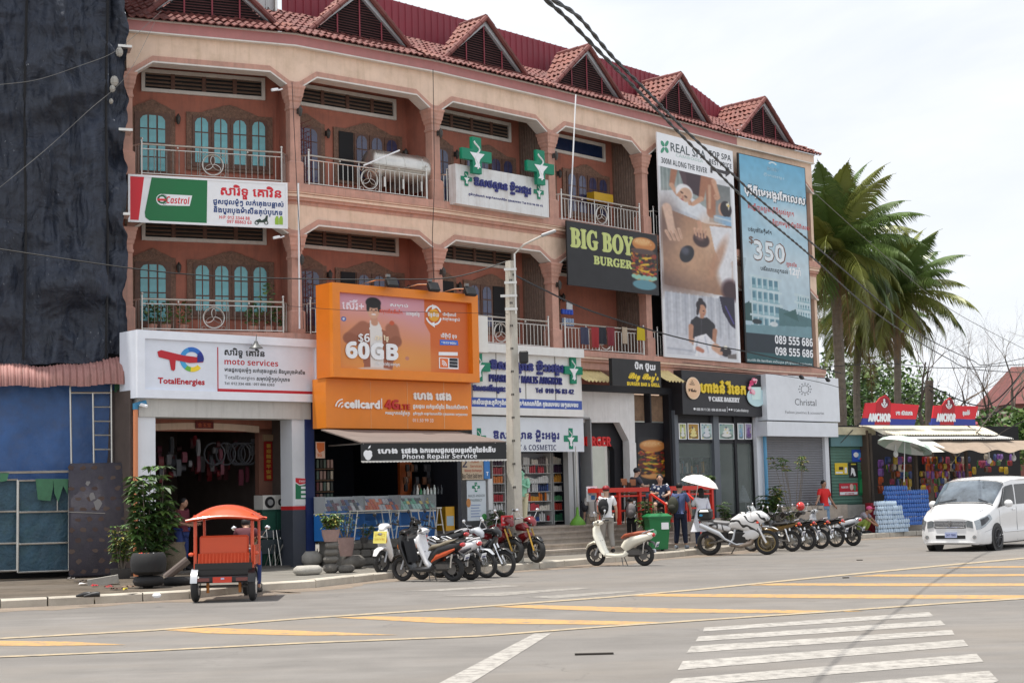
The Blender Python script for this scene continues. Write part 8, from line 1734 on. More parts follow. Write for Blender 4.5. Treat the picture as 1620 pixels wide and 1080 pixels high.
# motorcycles and scooters
CHR=mat('chrome',(.75,.75,.76),.14,metal=1.,var=0);GUN=mat('engine_metal',(.16,.155,.15),.45,metal=.7,var=.2);PLB=flat(24,24,26,.35,coat=.3);SILV=flat(176,180,186,.3,coat=.6);CRM=flat(232,228,212,.28,coat=.7);WHT=flat(236,236,238,.28,coat=.7);BRN=flat(150,72,44,.55);SEAT=flat(34,33,34,.5);LRED=flat(180,24,24,.15,coat=1.);LGL=mat('lamp_glass',(.30,.33,.35),.05,metal=.5,var=.3,scale=30,coat=1.)
def sweep(st,n=12,sq=2.6):
 """st: (x, z, halfwidth, halfthickness) stations along a path in the xz plane, flattened superellipse section"""
 q=MB();rings=[]
 for i,(x,z,w_,t)in enumerate(st):
  a=st[min(i+1,len(st)-1)];b=st[max(i-1,0)];d=Vector((a[0]-b[0],0,a[1]-b[1])).normalized();nx=Vector((-d.z,0,d.x));r=[]
  for k in range(n):th=2*math.pi*k/n;c,s_=math.cos(th),math.sin(th);r.append(Vector((x,0,z))+Vector((0,1,0))*(w_*math.copysign(abs(c)**(2/sq),c))+nx*(t*math.copysign(abs(s_)**(2/sq),s_)))
  rings.append(r)
 q.loft(rings);return q
def wheel(t,x,r,w_,rim_m,spokes,disc=True,steer=0):
 q=MB();M=Matrix.Translation((x,0,r))@Matrix.Rotation(steer,4,'Z');tr=r*.10+w_*.24;q.torus((0,0,0),r-tr,tr,'y',28,8,M);wh=part('tyre',q,M_rub,t,smooth=60)
 q=MB();q.torus((0,0,0),r*.70,.018,'y',28,6,M);q.cyl(M@Vector((0,-.05,0)),M@Vector((0,.05,0)),.045,n=12)
 for k in range(spokes):
  a=2*math.pi*k/spokes;y=.012*(-1)**k;e=(r*.70*math.cos(a),0,r*.70*math.sin(a));q.cyl(M@Vector((.03*math.cos(a),y,.03*math.sin(a))),M@Vector(e),.016 if spokes<9 else.004,n=4)
 part('rim',q,rim_m,wh,smooth=50)
 if disc:q=MB();q.cyl(M@Vector((0,.055,0)),M@Vector((0,.062,0)),r*.42,n=18);part('brake_disc',q,GUN,wh)
 return wh
def bars(t,x,z,w_,m,mir=CHR,mz=.22,back=.10):
 q=MB();q.tube([(x-back,-w_,z+.03),(x-.02,-w_*.55,z+.06),(x,0,z),(x-.02,w_*.55,z+.06),(x-back,w_,z+.03)],.013,6);b=part('handlebar',q,m,t)
 for s_ in(-1,1):
  q=MB();q.cyl((x-back,s_*w_,z+.03),(x-back+.03,s_*(w_-.11),z+.042),.019,n=8);part('grip',q,M_rub,b)
  q=MB();q.tube([(x,s_*w_*.62,z+.06),(x-.01,s_*w_*.8,z+mz*.7),(x-.02,s_*w_*.95,z+mz)],.006,5);q.ell((x-.02,s_*w_*.98,z+mz+.035),(.018,.055,.042),10,6);part('mirror',q,mir,t,smooth=60)
def plate(t,x,z,tilt=-.35):
 q=MB();q.cbox((x,0,z),(.008,.17,.12),rot=(0,tilt,0));part('number_plate',q,flat(226,228,232),t);q=MB();q.cbox((x-.007,0,z-.012),(.003,.12,.035),rot=(0,tilt,0));part('plate_digits',q,flat(60,66,110),t)
def stand(t,x=-.05,z=.16):
 for s_ in(-1,1):q=MB();q.cyl((x,s_*.07,z+.04),(x-.05,s_*.13,.0),.012,n=5);part('stand_leg',q,GUN,t)
def scooter(label,bm,seatm,low=PLB,retro=False,accent=None,rim=PLB):
 t=thing('scooter',label,'scooter');r=.26;fx,rx=.66,-.60
 wheel(t,fx,r,.1,rim,5);wheel(t,rx,r,.12,rim,5)
 for s_ in(-1,1):q=MB();q.tube([(fx-.17,s_*.06,.62),(fx-.02,s_*.075,r)],.022,7);part('fork_leg',q,SILV,t)
 part('front_fender',sweep([(fx+.24,.40,.05,.012),(fx+.16,.51,.08,.03),(fx,.575,.10,.035),(fx-.14,.54,.10,.03),(fx-.22,.44,.07,.012)],10),bm,t,smooth=60)
 w_=.235 if retro else.18
 part('leg_shield',sweep([(fx-.10,.98,.10,.045),(fx-.05,.90,.15,.07),(fx-.07,.74,w_,.06),(fx-.14,.56,w_*1.02,.05),(fx-.22,.36,w_*.9,.04),(fx-.30,.27,w_*.8,.03)],14,2.2 if retro else 3),bm,t,smooth=60)
 part('floorboard',sweep([(fx-.26,.27,.15,.035),(.1,.245,.16,.04),(-.12,.26,.14,.05),(-.2,.34,.12,.08)],10,4),bm if retro else low,t,smooth=50)
 part('handlebar_cover',sweep([(fx-.19,1.02,.13,.04),(fx-.12,1.05,.15,.05),(fx-.05,1.02,.11,.05),(fx-.01,.96,.07,.02)],12),bm,t,smooth=60)
 q=MB();q.ell((fx+(.00 if retro else.01),0,1.0 if retro else.86),(.035,.07 if retro else.11,.065 if retro else.045),14,8);part('headlight',q,LGL,t,smooth=60)
 if not retro:
  for s_ in(-1,1):q=MB();q.ell((fx-.02,s_*.12,.74),(.03,.025,.06),8,6);part('indicator',q,flat(214,120,50,.2),t)
 bars(t,fx-.14,1.03,.31,CHR if retro else PLB,CHR if retro else PLB)
 z=.0 if retro else.03
 part('rear_body',sweep([(-.12,.40,.10,.13),(-.22,.52,.15,.14),(-.38,.60+z,.175,.13),(-.60,.66+z,.16,.11),(-.78,.71+z*1.5,.11,.08),(-.88,.75+z*2,.05,.03)],14,2.4 if retro else 3),bm,t,smooth=60)
 if accent:
  for s_ in(-1,1):q=MB();q.loft([[(x,s_*y,zz+h),(x,s_*(y+.012),zz),(x,s_*y,zz-h)]for x,y,zz,h in((-.15,.12,.42,.02),(-.3,.165,.52,.05),(-.55,.17,.60,.045),(-.75,.13,.68,.02))],caps=False,closed=False);part('body_decal',q,accent,t)
 part('seat',sweep([(-.06,.66,.07,.03),(-.16,.72,.12,.045),(-.36,.745,.135,.05),(-.52,.775+z,.125,.05),(-.74,.80+z*1.5,.09,.03)],12),seatm,t,smooth=60)
 q=MB();q.tube([(-.62,-.10,.78+z),(-.80,-.10,.84+z),(-.88,0,.85+z),(-.80,.10,.84+z),(-.62,.10,.78+z)],.014,6);part('grab_rail',q,CHR if retro else bm,t)
 q=MB();q.ell((-.87,0,.73+z),(.045,.10 if not retro else.07,.05),12,8);part('tail_light',q,LRED,t,smooth=60)
 part('rear_fender',sweep([(-.70,.60,.07,.02),(-.86,.55,.075,.012),(-.95,.44,.075,.01)],8),low,t,smooth=50);plate(t,-.955,.50)
 q=MB();q.bevbox((-.36,.0,.32),(.42,.18,.20),.05);part('engine',q,GUN,t);q=MB();q.tube([(-.2,-.13,.24),(-.4,-.16,.25),(-.82,-.17,.34)],[.02,.055,.05],10);part('exhaust',q,SILV if retro else GUN,t,smooth=50)
 for s_ in(-1,1):q=MB();q.tube([(-.62,s_*.12,.30),(-.66,s_*.12,.58)],.022,7);part('shock_absorber',q,CHR,t)
 stand(t);return t
def underbone(label,bm,naked=False):
 t=thing('motorcycle',label,'motorcycle');r=.29;fx,rx=.66,-.60;al=mat('alloy_rim',(.42,.41,.38),.35,metal=.8,var=.1)
 wheel(t,fx,r,.07 if not naked else.16,al,24 if not naked else 5,disc=naked);wheel(t,rx,r,.09 if not naked else.17,al,24 if not naked else 5,disc=False)
 q=MB();q.cyl((rx,-.07,r),(rx,.07,r),.085,n=16);part('drum_brake',q,al,t)
 for s_ in(-1,1):q=MB();q.tube([(fx-.22,s_*.07,.80),(fx,s_*.075,r)],.022,7);part('fork_leg',q,flat(190,150,60,.3)if naked else CHR,t)
 part('front_fender',sweep([(fx+.22,.50,.045,.01),(fx+.10,.60,.07,.02),(fx-.08,.62,.075,.02),(fx-.22,.52,.05,.012)],10),PLB if naked else bm,t,smooth=60)
 if naked:
  part('fuel_tank',sweep([(.36,.78,.08,.05),(.22,.84,.15,.10),(.02,.82,.13,.08),(-.10,.76,.09,.05)],14),bm,t,smooth=60);part('side_cowl',sweep([(.40,.66,.13,.07),(.24,.60,.16,.10),(.10,.50,.12,.08)],12),bm,t,smooth=60)
 else:
  part('leg_shield',sweep([(.50,.84,.09,.04),(.42,.68,.20,.05),(.30,.48,.17,.04),(.22,.36,.10,.02)],12),bm,t,smooth=60);part('centre_cover',sweep([(.40,.78,.05,.06),(.18,.58,.06,.06),(-.06,.58,.08,.06),(-.2,.66,.10,.06)],10),bm,t,smooth=60)
 part('headlight_cowl',sweep([(fx-.30,1.0,.12,.05),(fx-.18,1.02,.13,.07),(fx-.08,.93,.09,.07),(fx-.05,.86,.05,.03)],12),bm,t,smooth=60);q=MB();q.ell((fx-.08,0,.92),(.05,.085,.07),14,8);part('headlight',q,LGL,t,smooth=60)
 bars(t,fx-.26,1.0,.33,CHR,CHR,.20)
 part('tail_body',sweep([(-.12,.62,.09,.08),(-.35,.66,.12,.07),(-.62,.72,.10,.05),(-.82,.78,.06,.03)],12),bm,t,smooth=60);part('seat',sweep([(.02,.70,.06,.03),(-.12,.755,.11,.04),(-.40,.77,.125,.04),(-.62,.80,.11,.035),(-.78,.82,.08,.02)],12),SEAT,t,smooth=60)
 q=MB();q.tube([(-.55,-.11,.78),(-.78,-.11,.87),(-.86,0,.88),(-.78,.11,.87),(-.55,.11,.78)],.014,6);part('grab_rail',q,CHR,t)
 q=MB();q.ell((-.86,0,.76),(.04,.08,.05),10,6);part('tail_light',q,LRED,t,smooth=60)
 for s_ in(-1,1):q=MB();q.ell((-.84,s_*.14,.72),(.03,.035,.025),8,5);part('indicator',q,flat(214,110,40,.2),t);q=MB();q.tube([(rx+.02,s_*.11,r),(rx+.12,s_*.12,.64)],.024,7);part('shock_absorber',q,CHR,t)
 part('rear_fender',sweep([(-.72,.70,.07,.02),(-.90,.56,.07,.012),(-.97,.42,.065,.01)],8),PLB,t,smooth=50);plate(t,-.975,.50)
 q=MB();q.bevbox((.05,0,.34),(.34,.20,.22),.05);q.cyl((.2,0,.38),(.42,0,.44),.075,n=12);part('engine',q,GUN,t);q=MB();q.tube([(.25,-.11,.34),(.05,-.14,.22),(-.3,-.15,.24),(-.85,-.16,.32)],[.018,.02,.045,.05],9);part('exhaust',q,CHR,t,smooth=50)
 q=MB();q.tube([(-.05,.09,.34),(rx,.09,r)],.025,6);part('swing_arm',q,GUN,t);stand(t,.0);return t
def put(t,pf,pr_,zg=0.,ln=1.26,lean=0.):
 a,b=on_z(*pf,zg),on_z(*pr_,zg);d=a-b;t.location=(a+b)/2*1.0-d.normalized()*.03;t.rotation_euler=(lean,0,math.atan2(d.y,d.x));return t
def putr(t,px,deg,zg=0.,rear=False,lean=0.):
 a=on_z(*px,zg);d=Vector((math.cos(R(deg)),math.sin(R(deg)),0));t.location=a+d*(.60 if rear else-.66);t.rotation_euler=(lean,0,R(deg));return t
sc1=put(scooter('cream retro scooter with a brown seat parked alone at the kerb',CRM,BRN,retro=True),(947.7,893.5),(1020,894),lean=-.06);putr(sc1,(1020,894.5),152,rear=True,lean=-.06)
sc2=put(scooter('black and orange scooter nearest the road in the left cluster',PLB,flat(120,112,96,.7),accent=flat(190,80,40)),(638,918),(719,919),lean=-.07);putr(sc2,(718,919.5),150,rear=True,lean=-.07)
q=MB();q.grid(lambda i,j:(.36+.10*j,(i-.5)*.40,.40+.46*j+.02*math.sin(i*9)),8,6);o=part('black_jacket',q,flat(36,36,38,.9));o.location=sc2.location;o.rotation_euler=sc2.rotation_euler;tag(o,'black rain cape hanging over the front of the black and orange scooter','cape')
q=MB();q.grid(lambda i,j:(-.05-.30*i,-.17-.04*math.sin(i*12+j*5),.28+.36*j-.1*i),10,6);o=part('orange_cape',q,flat(168,84,56,.9));o.location=sc2.location;o.rotation_euler=sc2.rotation_euler;tag(o,'faded orange cloth stuffed on the footrest of the black and orange scooter','cloth')
sc3=scooter('white and black scooter second from the road in the left cluster',WHT,SEAT,accent=flat(60,60,66));putr(sc3,(745,917),148,rear=True,lean=-.07)
sc4=scooter('white scooter with a yellow paper sign parked facing the road',WHT,SEAT);putr(sc4,(604,908),236,.1)
q=MB();q.cbox((.70,0,.80),(.01,.36,.26),rot=(0,-.15,0));o=part('yellow_notice',q,flat(226,214,110));o.location=sc4.location;o.rotation_euler=sc4.rotation_euler;tag(o,'yellow cardboard notice hung on the front of the white scooter','notice')
NF=Frame((sc4.location.x,sc4.location.y),0);_r=sc4.rotation_euler.z
for k,tx in enumerate(('ជួល ម៉ូតូ','Scooter For Rent')):
 vs,fs,_=text_geo(tx,'bold');x1=max(v[0]for v in vs);q=MB();q.add([(.712+.01*k,(v[0]/x1-.5)*.28,.84-.10*k+v[1]*.07)for v in vs],fs);part('lettering',q,flat(150,140,60)if 0 else flat(190,150,60),o)
ub1=underbone('silver and black motorcycle with its front wheel turned to the road, left cluster',SILV);putr(ub1,(770,914),-34,lean=.06)
ub2=underbone('black motorcycle with spoked front wheel at the right end of the left cluster',PLB);putr(ub2,(798,912.5),-27,lean=.06)
nk=underbone('red and black naked motorcycle facing right beside the concrete pole',flat(118,18,26,.3,coat=.5),True);putr(nk,(849,890),-48,KH)
nk2=copy_thing(nk,(0,0,0),0,'second red naked motorcycle with a red paper sign, hidden partly by the pole');putr(nk2,(814,891),-42,KH)
o=link_mesh('red_notice',MB().cbox((.46,0,1.0),(.01,.42,.24)).mesh('n'),flat(206,50,56));o.location=nk2.location;o.rotation_euler=nk2.rotation_euler;tag(o,'red cardboard rental notice on the motorcycle behind the concrete pole','notice')
for k,tx in enumerate(('ជួល ម៉ូតូ','Motorbike For Rent')):vs,fs,_=text_geo(tx,'bold');x1=max(v[0]for v in vs);q=MB();q.add([(.468,(v[0]/x1-.5)*.34,1.03-.09*k+v[1]*.06)for v in vs],fs);part('lettering',q,W_,o)
c_=copy_thing(sc3,(0,0,0),0,'dark scooter standing behind the white scooter with the yellow sign',recolor={'leg_shield':PLB,'rear_body':PLB,'handlebar_cover':PLB,'front_fender':PLB});putr(c_,(652,899),146,KH)
c_=copy_thing(sc3,(0,0,0),0,'white scooter wedged in the middle of the left cluster');putr(c_,(733,908),149,0,rear=True,lean=-.06)
row=[]
for k,(r_,lab,c)in enumerate((((1253.8,872),'black motorcycle with a gold side panel, first of the row by the striped bike',flat(110,86,40,.3,coat=.5)),((1277.5,870),'black motorcycle second in the row after the gold panelled one',PLB),((1299.3,867.5),'black motorcycle third in the row of five',PLB),((1323,865),'black motorcycle fourth in the row, next to the silver scooter',PLB))):
 m_=underbone(lab,c)if k==0 else copy_thing(row[0],(0,0,0),0,lab,recolor={n:PLB for n in('leg_shield','centre_cover','headlight_cowl','tail_body','front_fender')});m_['group']='motorcycles in the row before the shutter';putr(m_,r_,143,rear=True,lean=-.06);row.append(m_)
c_=copy_thing(sc2,(0,0,0),0,'silver and grey scooter with a round red lamp at the end of the row',recolor={'leg_shield':SILV,'rear_body':SILV,'handlebar_cover':SILV,'front_fender':SILV,'body_decal':PLB,'seat':SEAT});putr(c_,(1350,863),147,rear=True,lean=-.06)
def helmet(label,p,c,rz=0):q=MB();q.ell((0,0,.12),(.135,.12,.13),14,10);t=thing('helmet',label,'helmet',p,rz);part('shell',q,flat(*c,.2,coat=.8),t,smooth=60);q=MB();q.ell((.05,0,.11),(.095,.105,.06),12,8);part('visor',q,flat(24,24,28,.1),t,smooth=60)
for m_,lab,c in((row[3],'red and white helmet hanging on a mirror of the fourth black motorcycle',(210,50,44)),(row[0],'pink helmet resting among the handlebars of the row',(220,130,160))):v=Matrix.Rotation(m_.rotation_euler.z,3,'Z')@Vector((.35,.28 if c[0]==210 else.1,1.08 if c[0]==210 else.80));helmet(lab,m_.location+v,c,.5)
M_zeb=mat('white_bike_paint',(.72,.72,.72),.3,var=.03,coat=.6);_t=M_zeb.node_tree;_w=_t.nodes.new('ShaderNodeTexWave');_w.inputs['Scale'].default_value=1.5;_w.bands_direction='DIAGONAL';_w.inputs['Distortion'].default_value=11;_w.inputs['Detail'].default_value=1.;_w.inputs['Detail Scale'].default_value=1.6;_a=_t.nodes.new('ShaderNodeTexCoord');_t.links.new(_a.outputs['Object'],_w.inputs[0]);_r=_t.nodes.new('ShaderNodeValToRGB');_r.color_ramp.elements[0].position=.10;_r.color_ramp.elements[0].color=(.015,.015,.017,1);_r.color_ramp.elements[1].position=.17;_r.color_ramp.elements[1].color=(.72,.72,.72,1);_t.links.new(_w.outputs['Fac'],_r.inputs[0]);_t.links.new(_r.outputs[0],_t.nodes['Principled BSDF'].inputs['Base Color'])
t=thing('adventure_motorcycle','big white adventure motorcycle with black tiger stripes and a black top box','motorcycle');gold=mat('gold_rim',(.42,.33,.16),.35,metal=.8,var=.1)
wheel(t,.78,.33,.07,gold,30);wheel(t,-.76,.33,.12,gold,30,disc=True)
for s_ in(-1,1):q=MB();q.tube([(.48,s_*.09,.98),(.78,s_*.09,.33)],[.025,.03],8);part('fork_leg',q,WHT,t);q=MB();q.tube([(-.35,s_*.10,.42),(-.76,s_*.10,.33)],.03,6);part('swing_arm',q,GUN,t)
part('front_fender',sweep([(1.10,.66,.05,.01),(.95,.74,.075,.02),(.72,.76,.08,.02),(.50,.66,.06,.02)],10),M_zeb,t,smooth=60)
part('fuel_tank',sweep([(.56,.70,.14,.20),(.40,.84,.21,.27),(.16,.90,.21,.25),(-.06,.84,.16,.15),(-.18,.78,.10,.08)],16),M_zeb,t,smooth=60);part('front_fairing',sweep([(.30,.92,.20,.18),(.50,.97,.20,.20),(.68,1.0,.16,.17),(.82,.98,.10,.09),(.90,.95,.05,.03)],14),M_zeb,t,smooth=60);part('lower_fairing',sweep([(.58,.66,.15,.16),(.40,.58,.19,.20),(.16,.52,.16,.14),(.02,.50,.10,.06)],12),M_zeb,t,smooth=60)
q=MB();q.grid(lambda i,j:(.62-.14*j-.10*(2*i-1)**2,(i-.5)*(.26-.08*j),1.07+.24*j),8,5);part('windscreen',q,mat('clear_screen',(.7,.74,.76),.05,var=0,alpha=.4),t,smooth=60);q=MB();q.ell((.84,0,.96),(.05,.10,.07),12,8);part('headlight',q,LGL,t,smooth=60)
bars(t,.42,1.12,.40,CHR,CHR,.16);part('seat',sweep([(-.02,.86,.09,.03),(-.25,.86,.13,.05),(-.55,.90,.13,.045),(-.72,.93,.10,.03)],12),flat(120,120,122,.45),t,smooth=60);part('tail_body',sweep([(-.15,.70,.10,.08),(-.45,.78,.13,.09),(-.80,.88,.10,.06),(-.96,.92,.06,.03)],12),M_zeb,t,smooth=60)
q=MB();q.bevbox((-.82,0,1.10),(.36,.42,.28),.05);tb=part('top_box',q,PLB,t);q=MB();q.prism([(-.9+.05*math.cos(a),1.1+.03*math.sin(a))for a in np.arange(0,6.2,.7)],-.215,-.211,'y');part('box_sticker',q,flat(60,150,200),tb);q=MB();q.box(-1.0,-.6,-.15,.15,.94,.96);part('rack',q,GUN,t)
q=MB();q.tube([(.30,-.12,.34),(.0,-.17,.30),(-.30,-.18,.45),(-.45,-.19,.60),(-.95,-.20,.84)],[.022,.022,.03,.06,.06],10);part('exhaust',q,SILV,t,smooth=50)
q=MB();q.bevbox((.02,0,.48),(.56,.32,.38),.06);part('engine',q,PLB,t);part('bash_plate',sweep([(.46,.50,.13,.05),(.38,.34,.17,.08),(.10,.27,.18,.09),(-.20,.30,.14,.06)],10),mat('worn_alloy',(.40,.33,.27),.4,metal=.7,var=.2),t,smooth=50)
q=MB();q.tube([(-.02,-.14,.70),(-.08,-.16,.45),(-.20,-.15,.30)],.03,7);part('frame_tube',q,SILV,t);q=MB();q.cyl((-.05,.1,.25),(-.22,.25,0),.016,n=6);part('stand_leg',q,GUN,t);q=MB();q.ell((-.98,0,.90),(.03,.07,.04),8,6);part('tail_light',q,LRED,t)
for s_ in(-1,1):q=MB();q.ell((.60,s_*.22,.88),(.04,.03,.03),8,6);part('indicator',q,flat(206,70,50,.2),t)
put(t,(1210,877),(1129,878),lean=.09)
# three wheeled passenger cart, seen from behind
ORG=flat(214,84,48,.35,coat=.4);p=on_z(355,951,0);tk=thing('passenger_cart','orange canopied passenger cart drawn by a motorbike, seen from behind at the kerb','cart',p,R(4))
q=MB();N=12;M_=10
def cn(i,j):x=(i-.5)*1.26;y=-.30+1.75*j;return(x,y,1.45+.25*(1-(2*i-1)**2)*min(1.,4*min(j,1-j)+.10)**.6-.02*(2*j-1)**2)
q.grid(cn,16,12);n0=len(q.v);q.grid(lambda i,j:(cn(i,j)[0],cn(i,j)[1],cn(i,j)[2]-.035),16,12);q.f[192:]=[tuple(reversed(f))for f in q.f[192:]]
can=part('canopy',q,ORG,tk,smooth=60);q=MB();q.tube([cn(i/12,0)for i in range(13)],.024,6);q.tube([cn(i/12,1)for i in range(13)],.024,6);part('canopy_rim',q,ORG,can)
for x in(-.50,.50):
 for y in(-.02,1.25):q=MB();q.tube([(x,y,.58),(x*1.0,y,1.53)],.032 if y<0 else.026,8);part('canopy_post',q,ORG,tk)
q=MB();q.bevbox((0,.05,.98),(.86,.10,.36),.03);part('seat_back',q,flat(214,88,54,.55),tk)
q=MB();q.grid(lambda i,j:(-.45+.90*i,-.03-.05*(1-j)-.022*math.sin(i*90),.66+.19*j),90,4);part('ruffled_skirt',q,flat(214,88,54,.8),tk,smooth=180)
q=MB();q.bevbox((0,.35,.52),(1.02,.9,.16),.03);part('black_tub',q,PLB,tk);q=MB();q.box(-.47,.47,-.16,.6,.42,.45);part('floor_tray',q,flat(22,22,24),tk);q=MB();q.box(-.50,.50,-.10,-.07,.56,.68);part('black_valance',q,PLB,tk)
q=MB();q.bevbox((0,-.20,.40),(1.10,.10,.12),.03);bp=part('rear_bumper',q,flat(40,40,43,.4),tk)
for s_ in(-1,1):q=MB();q.box(s_*.36-.13,s_*.36+.13,-.258,-.25,.37,.43);part('tail_light',q,flat(120,70,66,.2),bp)
q=MB();q.box(-.17,.16,-.262,-.25,.345,.445);pp=part('number_plate',q,flat(210,66,44),bp);q=MB();q.box(-.03,.03,-.266,-.2625,.40,.43);part('plate_mark',q,flat(190,196,226),pp)
for s_ in(-1,1):
 q=MB();q.torus((s_*.50,-.0,.27),.205,.065,'x',26,8);wq=part('tyre',q,M_rub,tk,smooth=60);q=MB();q.cyl((s_*.50-.06,0,.27),(s_*.50+.06,0,.27),.15,n=16);part('rim',q,SILV,wq)
 q=MB();q.loft([[(s_*.50+dx,.30*math.cos(a),.29+.30*math.sin(a))for dx in(-.06,.06)]for a in np.arange(.35,3.0,.26)],caps=False,closed=False);part('mudguard',q,SILV if s_<0 else PLB,tk,smooth=60)
 q=MB();q.tube([(s_*.28,-.05,.16),(s_*.28,-.05,.40)],.028,8);part('coil_spring',q,flat(180,110,40),tk);q=MB();q.ell((s_*.57,-.05,.84),(.05,.05,.035),8,6);part('side_lamp',q,ORG,tk)
q=MB();q.cyl((-.50,0,.27),(.50,0,.27),.025,n=8);part('axle',q,GUN,tk);q=MB();q.tube([(0,.8,.42),(0,1.5,.46),(0,1.75,.60)],.03,6);part('drawbar',q,GUN,tk)
for(x,w2)in((.53,.03),):q=MB();q.box(x,x+w2,-.1,.6,.64,.98);part('side_panel',q,ORG,tk)
c_=copy_thing(row[0],(p.x+.05,p.y+2.3,0),R(94),'dark motorbike hitched in front of the orange passenger cart',recolor={'tail_body':PLB});del c_['group']
ps=seat(.28);ps.update(chs=(.02,-.16,1.12),nck=(.05,-.28,1.24),hed=(.08,-.38,1.33),sL=(.2,-.16,1.2),sR=(-.16,-.18,1.2));person('driver in a maroon shirt bent forward on the motorbike before the orange cart',(p.x+.0,p.y+2.15,0),math.pi-.1,(84,40,48),(44,60,110),ps,1.66,SK)
# white van
vr=thing('white_van','white people carrier van with tinted windows driving left at the right edge','van');PW=mat('white_pearl_paint',(.78,.785,.79),.22,var=0,coat=1.,spec=.5)
ST=[(0.0,(.60,.24),(.70,.50),(.60,.76),(.48,.82),(.30,.85),.86),(.06,(.74,.20),(.80,.50),(.72,.80),(.58,.88),(.36,.92),.93),(.22,(.82,.19),(.86,.52),(.81,.86),(.68,.95),(.42,.99),1.005),(.55,(.87,.19),(.89,.58),(.87,.95),(.80,1.04),(.50,1.09),1.10),(.88,(.88,.20),(.90,.64),(.885,1.03),(.82,1.14),(.58,1.20),1.22),(1.3,(.88,.20),(.90,.66),(.895,1.08),(.82,1.42),(.66,1.54),1.58),(1.72,(.88,.20),(.90,.66),(.90,1.10),(.82,1.66),(.70,1.79),1.84),(2.2,(.88,.20),(.90,.66),(.90,1.11),(.83,1.71),(.73,1.86),1.92),(3.2,(.88,.20),(.90,.66),(.90,1.12),(.83,1.73),(.75,1.89),1.94),(4.3,(.88,.20),(.90,.66),(.89,1.12),(.82,1.72),(.73,1.87),1.92),(4.7,(.86,.24),(.88,.60),(.86,1.1),(.74,1.66),(.60,1.80),1.85),(4.84,(.80,.28),(.84,.60),(.80,1.08),(.68,1.55),(.52,1.68),1.72)]
def cr1(a,b,c,d,t):return.5*((2*b)+(c-a)*t+(2*a-5*b+4*c-d)*t*t+(3*b-a-3*c+d)*t**3)
def ringpt(stn,v):
 P=[(stn[1][0]*.6,stn[1][1]-.02),stn[1],stn[2],stn[3],stn[4],stn[5],(0,stn[6]),(-stn[5][0],stn[5][1])];i=min(5,int(v));f=v-i;i+=0
 a,b,c,d=P[max(0,i-1)],P[i],P[i+1],P[min(7,i+2)];return cr1(a[0],b[0],c[0],d[0],f),cr1(a[1],b[1],c[1],d[1],f)
XS=[s_[0]for s_ in ST]
def VS(x,v,side,off=0.):
 i=max(k for k in range(len(XS)-1)if XS[k]<=x+1e-9)if x>0 else 0;f=(x-XS[i])/(XS[i+1]-XS[i]);A_,B_=ringpt(ST[i],v),ringpt(ST[i+1],v);y,z=A_[0]+(B_[0]-A_[0])*f,A_[1]+(B_[1]-A_[1])*f;return Vector((x,side*y,z))
def VN(x,v,side,off):
 p0=VS(x,v,side);dx=VS(min(4.83,x+.02),v,side)-VS(max(0,x-.02),v,side);dv=VS(x,min(5.99,v+.05),side)-VS(x,max(0,v-.05),side);n_=dx.cross(dv).normalized()
 if n_.y*side<0 or(abs(n_.y)<.05 and n_.z<0):n_=-n_
 if v>4 and n_.z<0:n_=-n_
 return p0+n_*off
xs=sorted(set([a+(b-a)*k/3 for a,b in zip(XS[:-1],XS[1:])for k in range(3)]+[4.84]));vv=[k/4 for k in range(25)]
q=MB();q.loft([[VS(x,v,-1)for v in vv]+[VS(x,v,1)for v in reversed(vv[:-1])]for x in xs]);part('body',q,PW,vr,smooth=35)
GLS=mat('tinted_van_glass',(.006,.007,.008),.06,var=0,spec=.35);WSG=mat('windscreen_glass',(.10,.125,.15),.04,var=.9,scale=1.4,coat=.8,spec=.9,metal=.25)  # windscreen: cloudy sky reflection painted into the glass colour as noise
def vpatch(name,m,quad,side,off=.008,nu=10,nv=8,par=vr,vt=None):
 (x0,v0),(x1,v1),(x2,v2),(x3,v3)=quad;q=MB();q.grid(lambda i,j:VN((x0*(1-i)+x1*i)*(1-j)+(x3*(1-i)+x2*i)*j,(v0*(1-i)+v1*i)*(1-j)+(v3*(1-i)+v2*i)*j,side,off),nu,nv);return part(name,q,m,par,smooth=60)
q=MB();q.grid(lambda i,j:VN(.93+.74*j,4.08+3.84*(i if i<.5 else 1-i)if 0 else 4.10+1.88*(2*i if i<.5 else 2-2*i),-1 if i<.5 else 1,.008),24,8);part('windscreen',q,WSG,vr,smooth=60)
for y in(-.35,.25):q=MB();q.tube([VN(.92,4.9,-1 if y<0 else 1,.03)+Vector((0,y*.2,0)),VN(.99,5.9,-1,.03)+Vector((0,y,.0))],.012,5);part('wiper',q,BLK,vr)
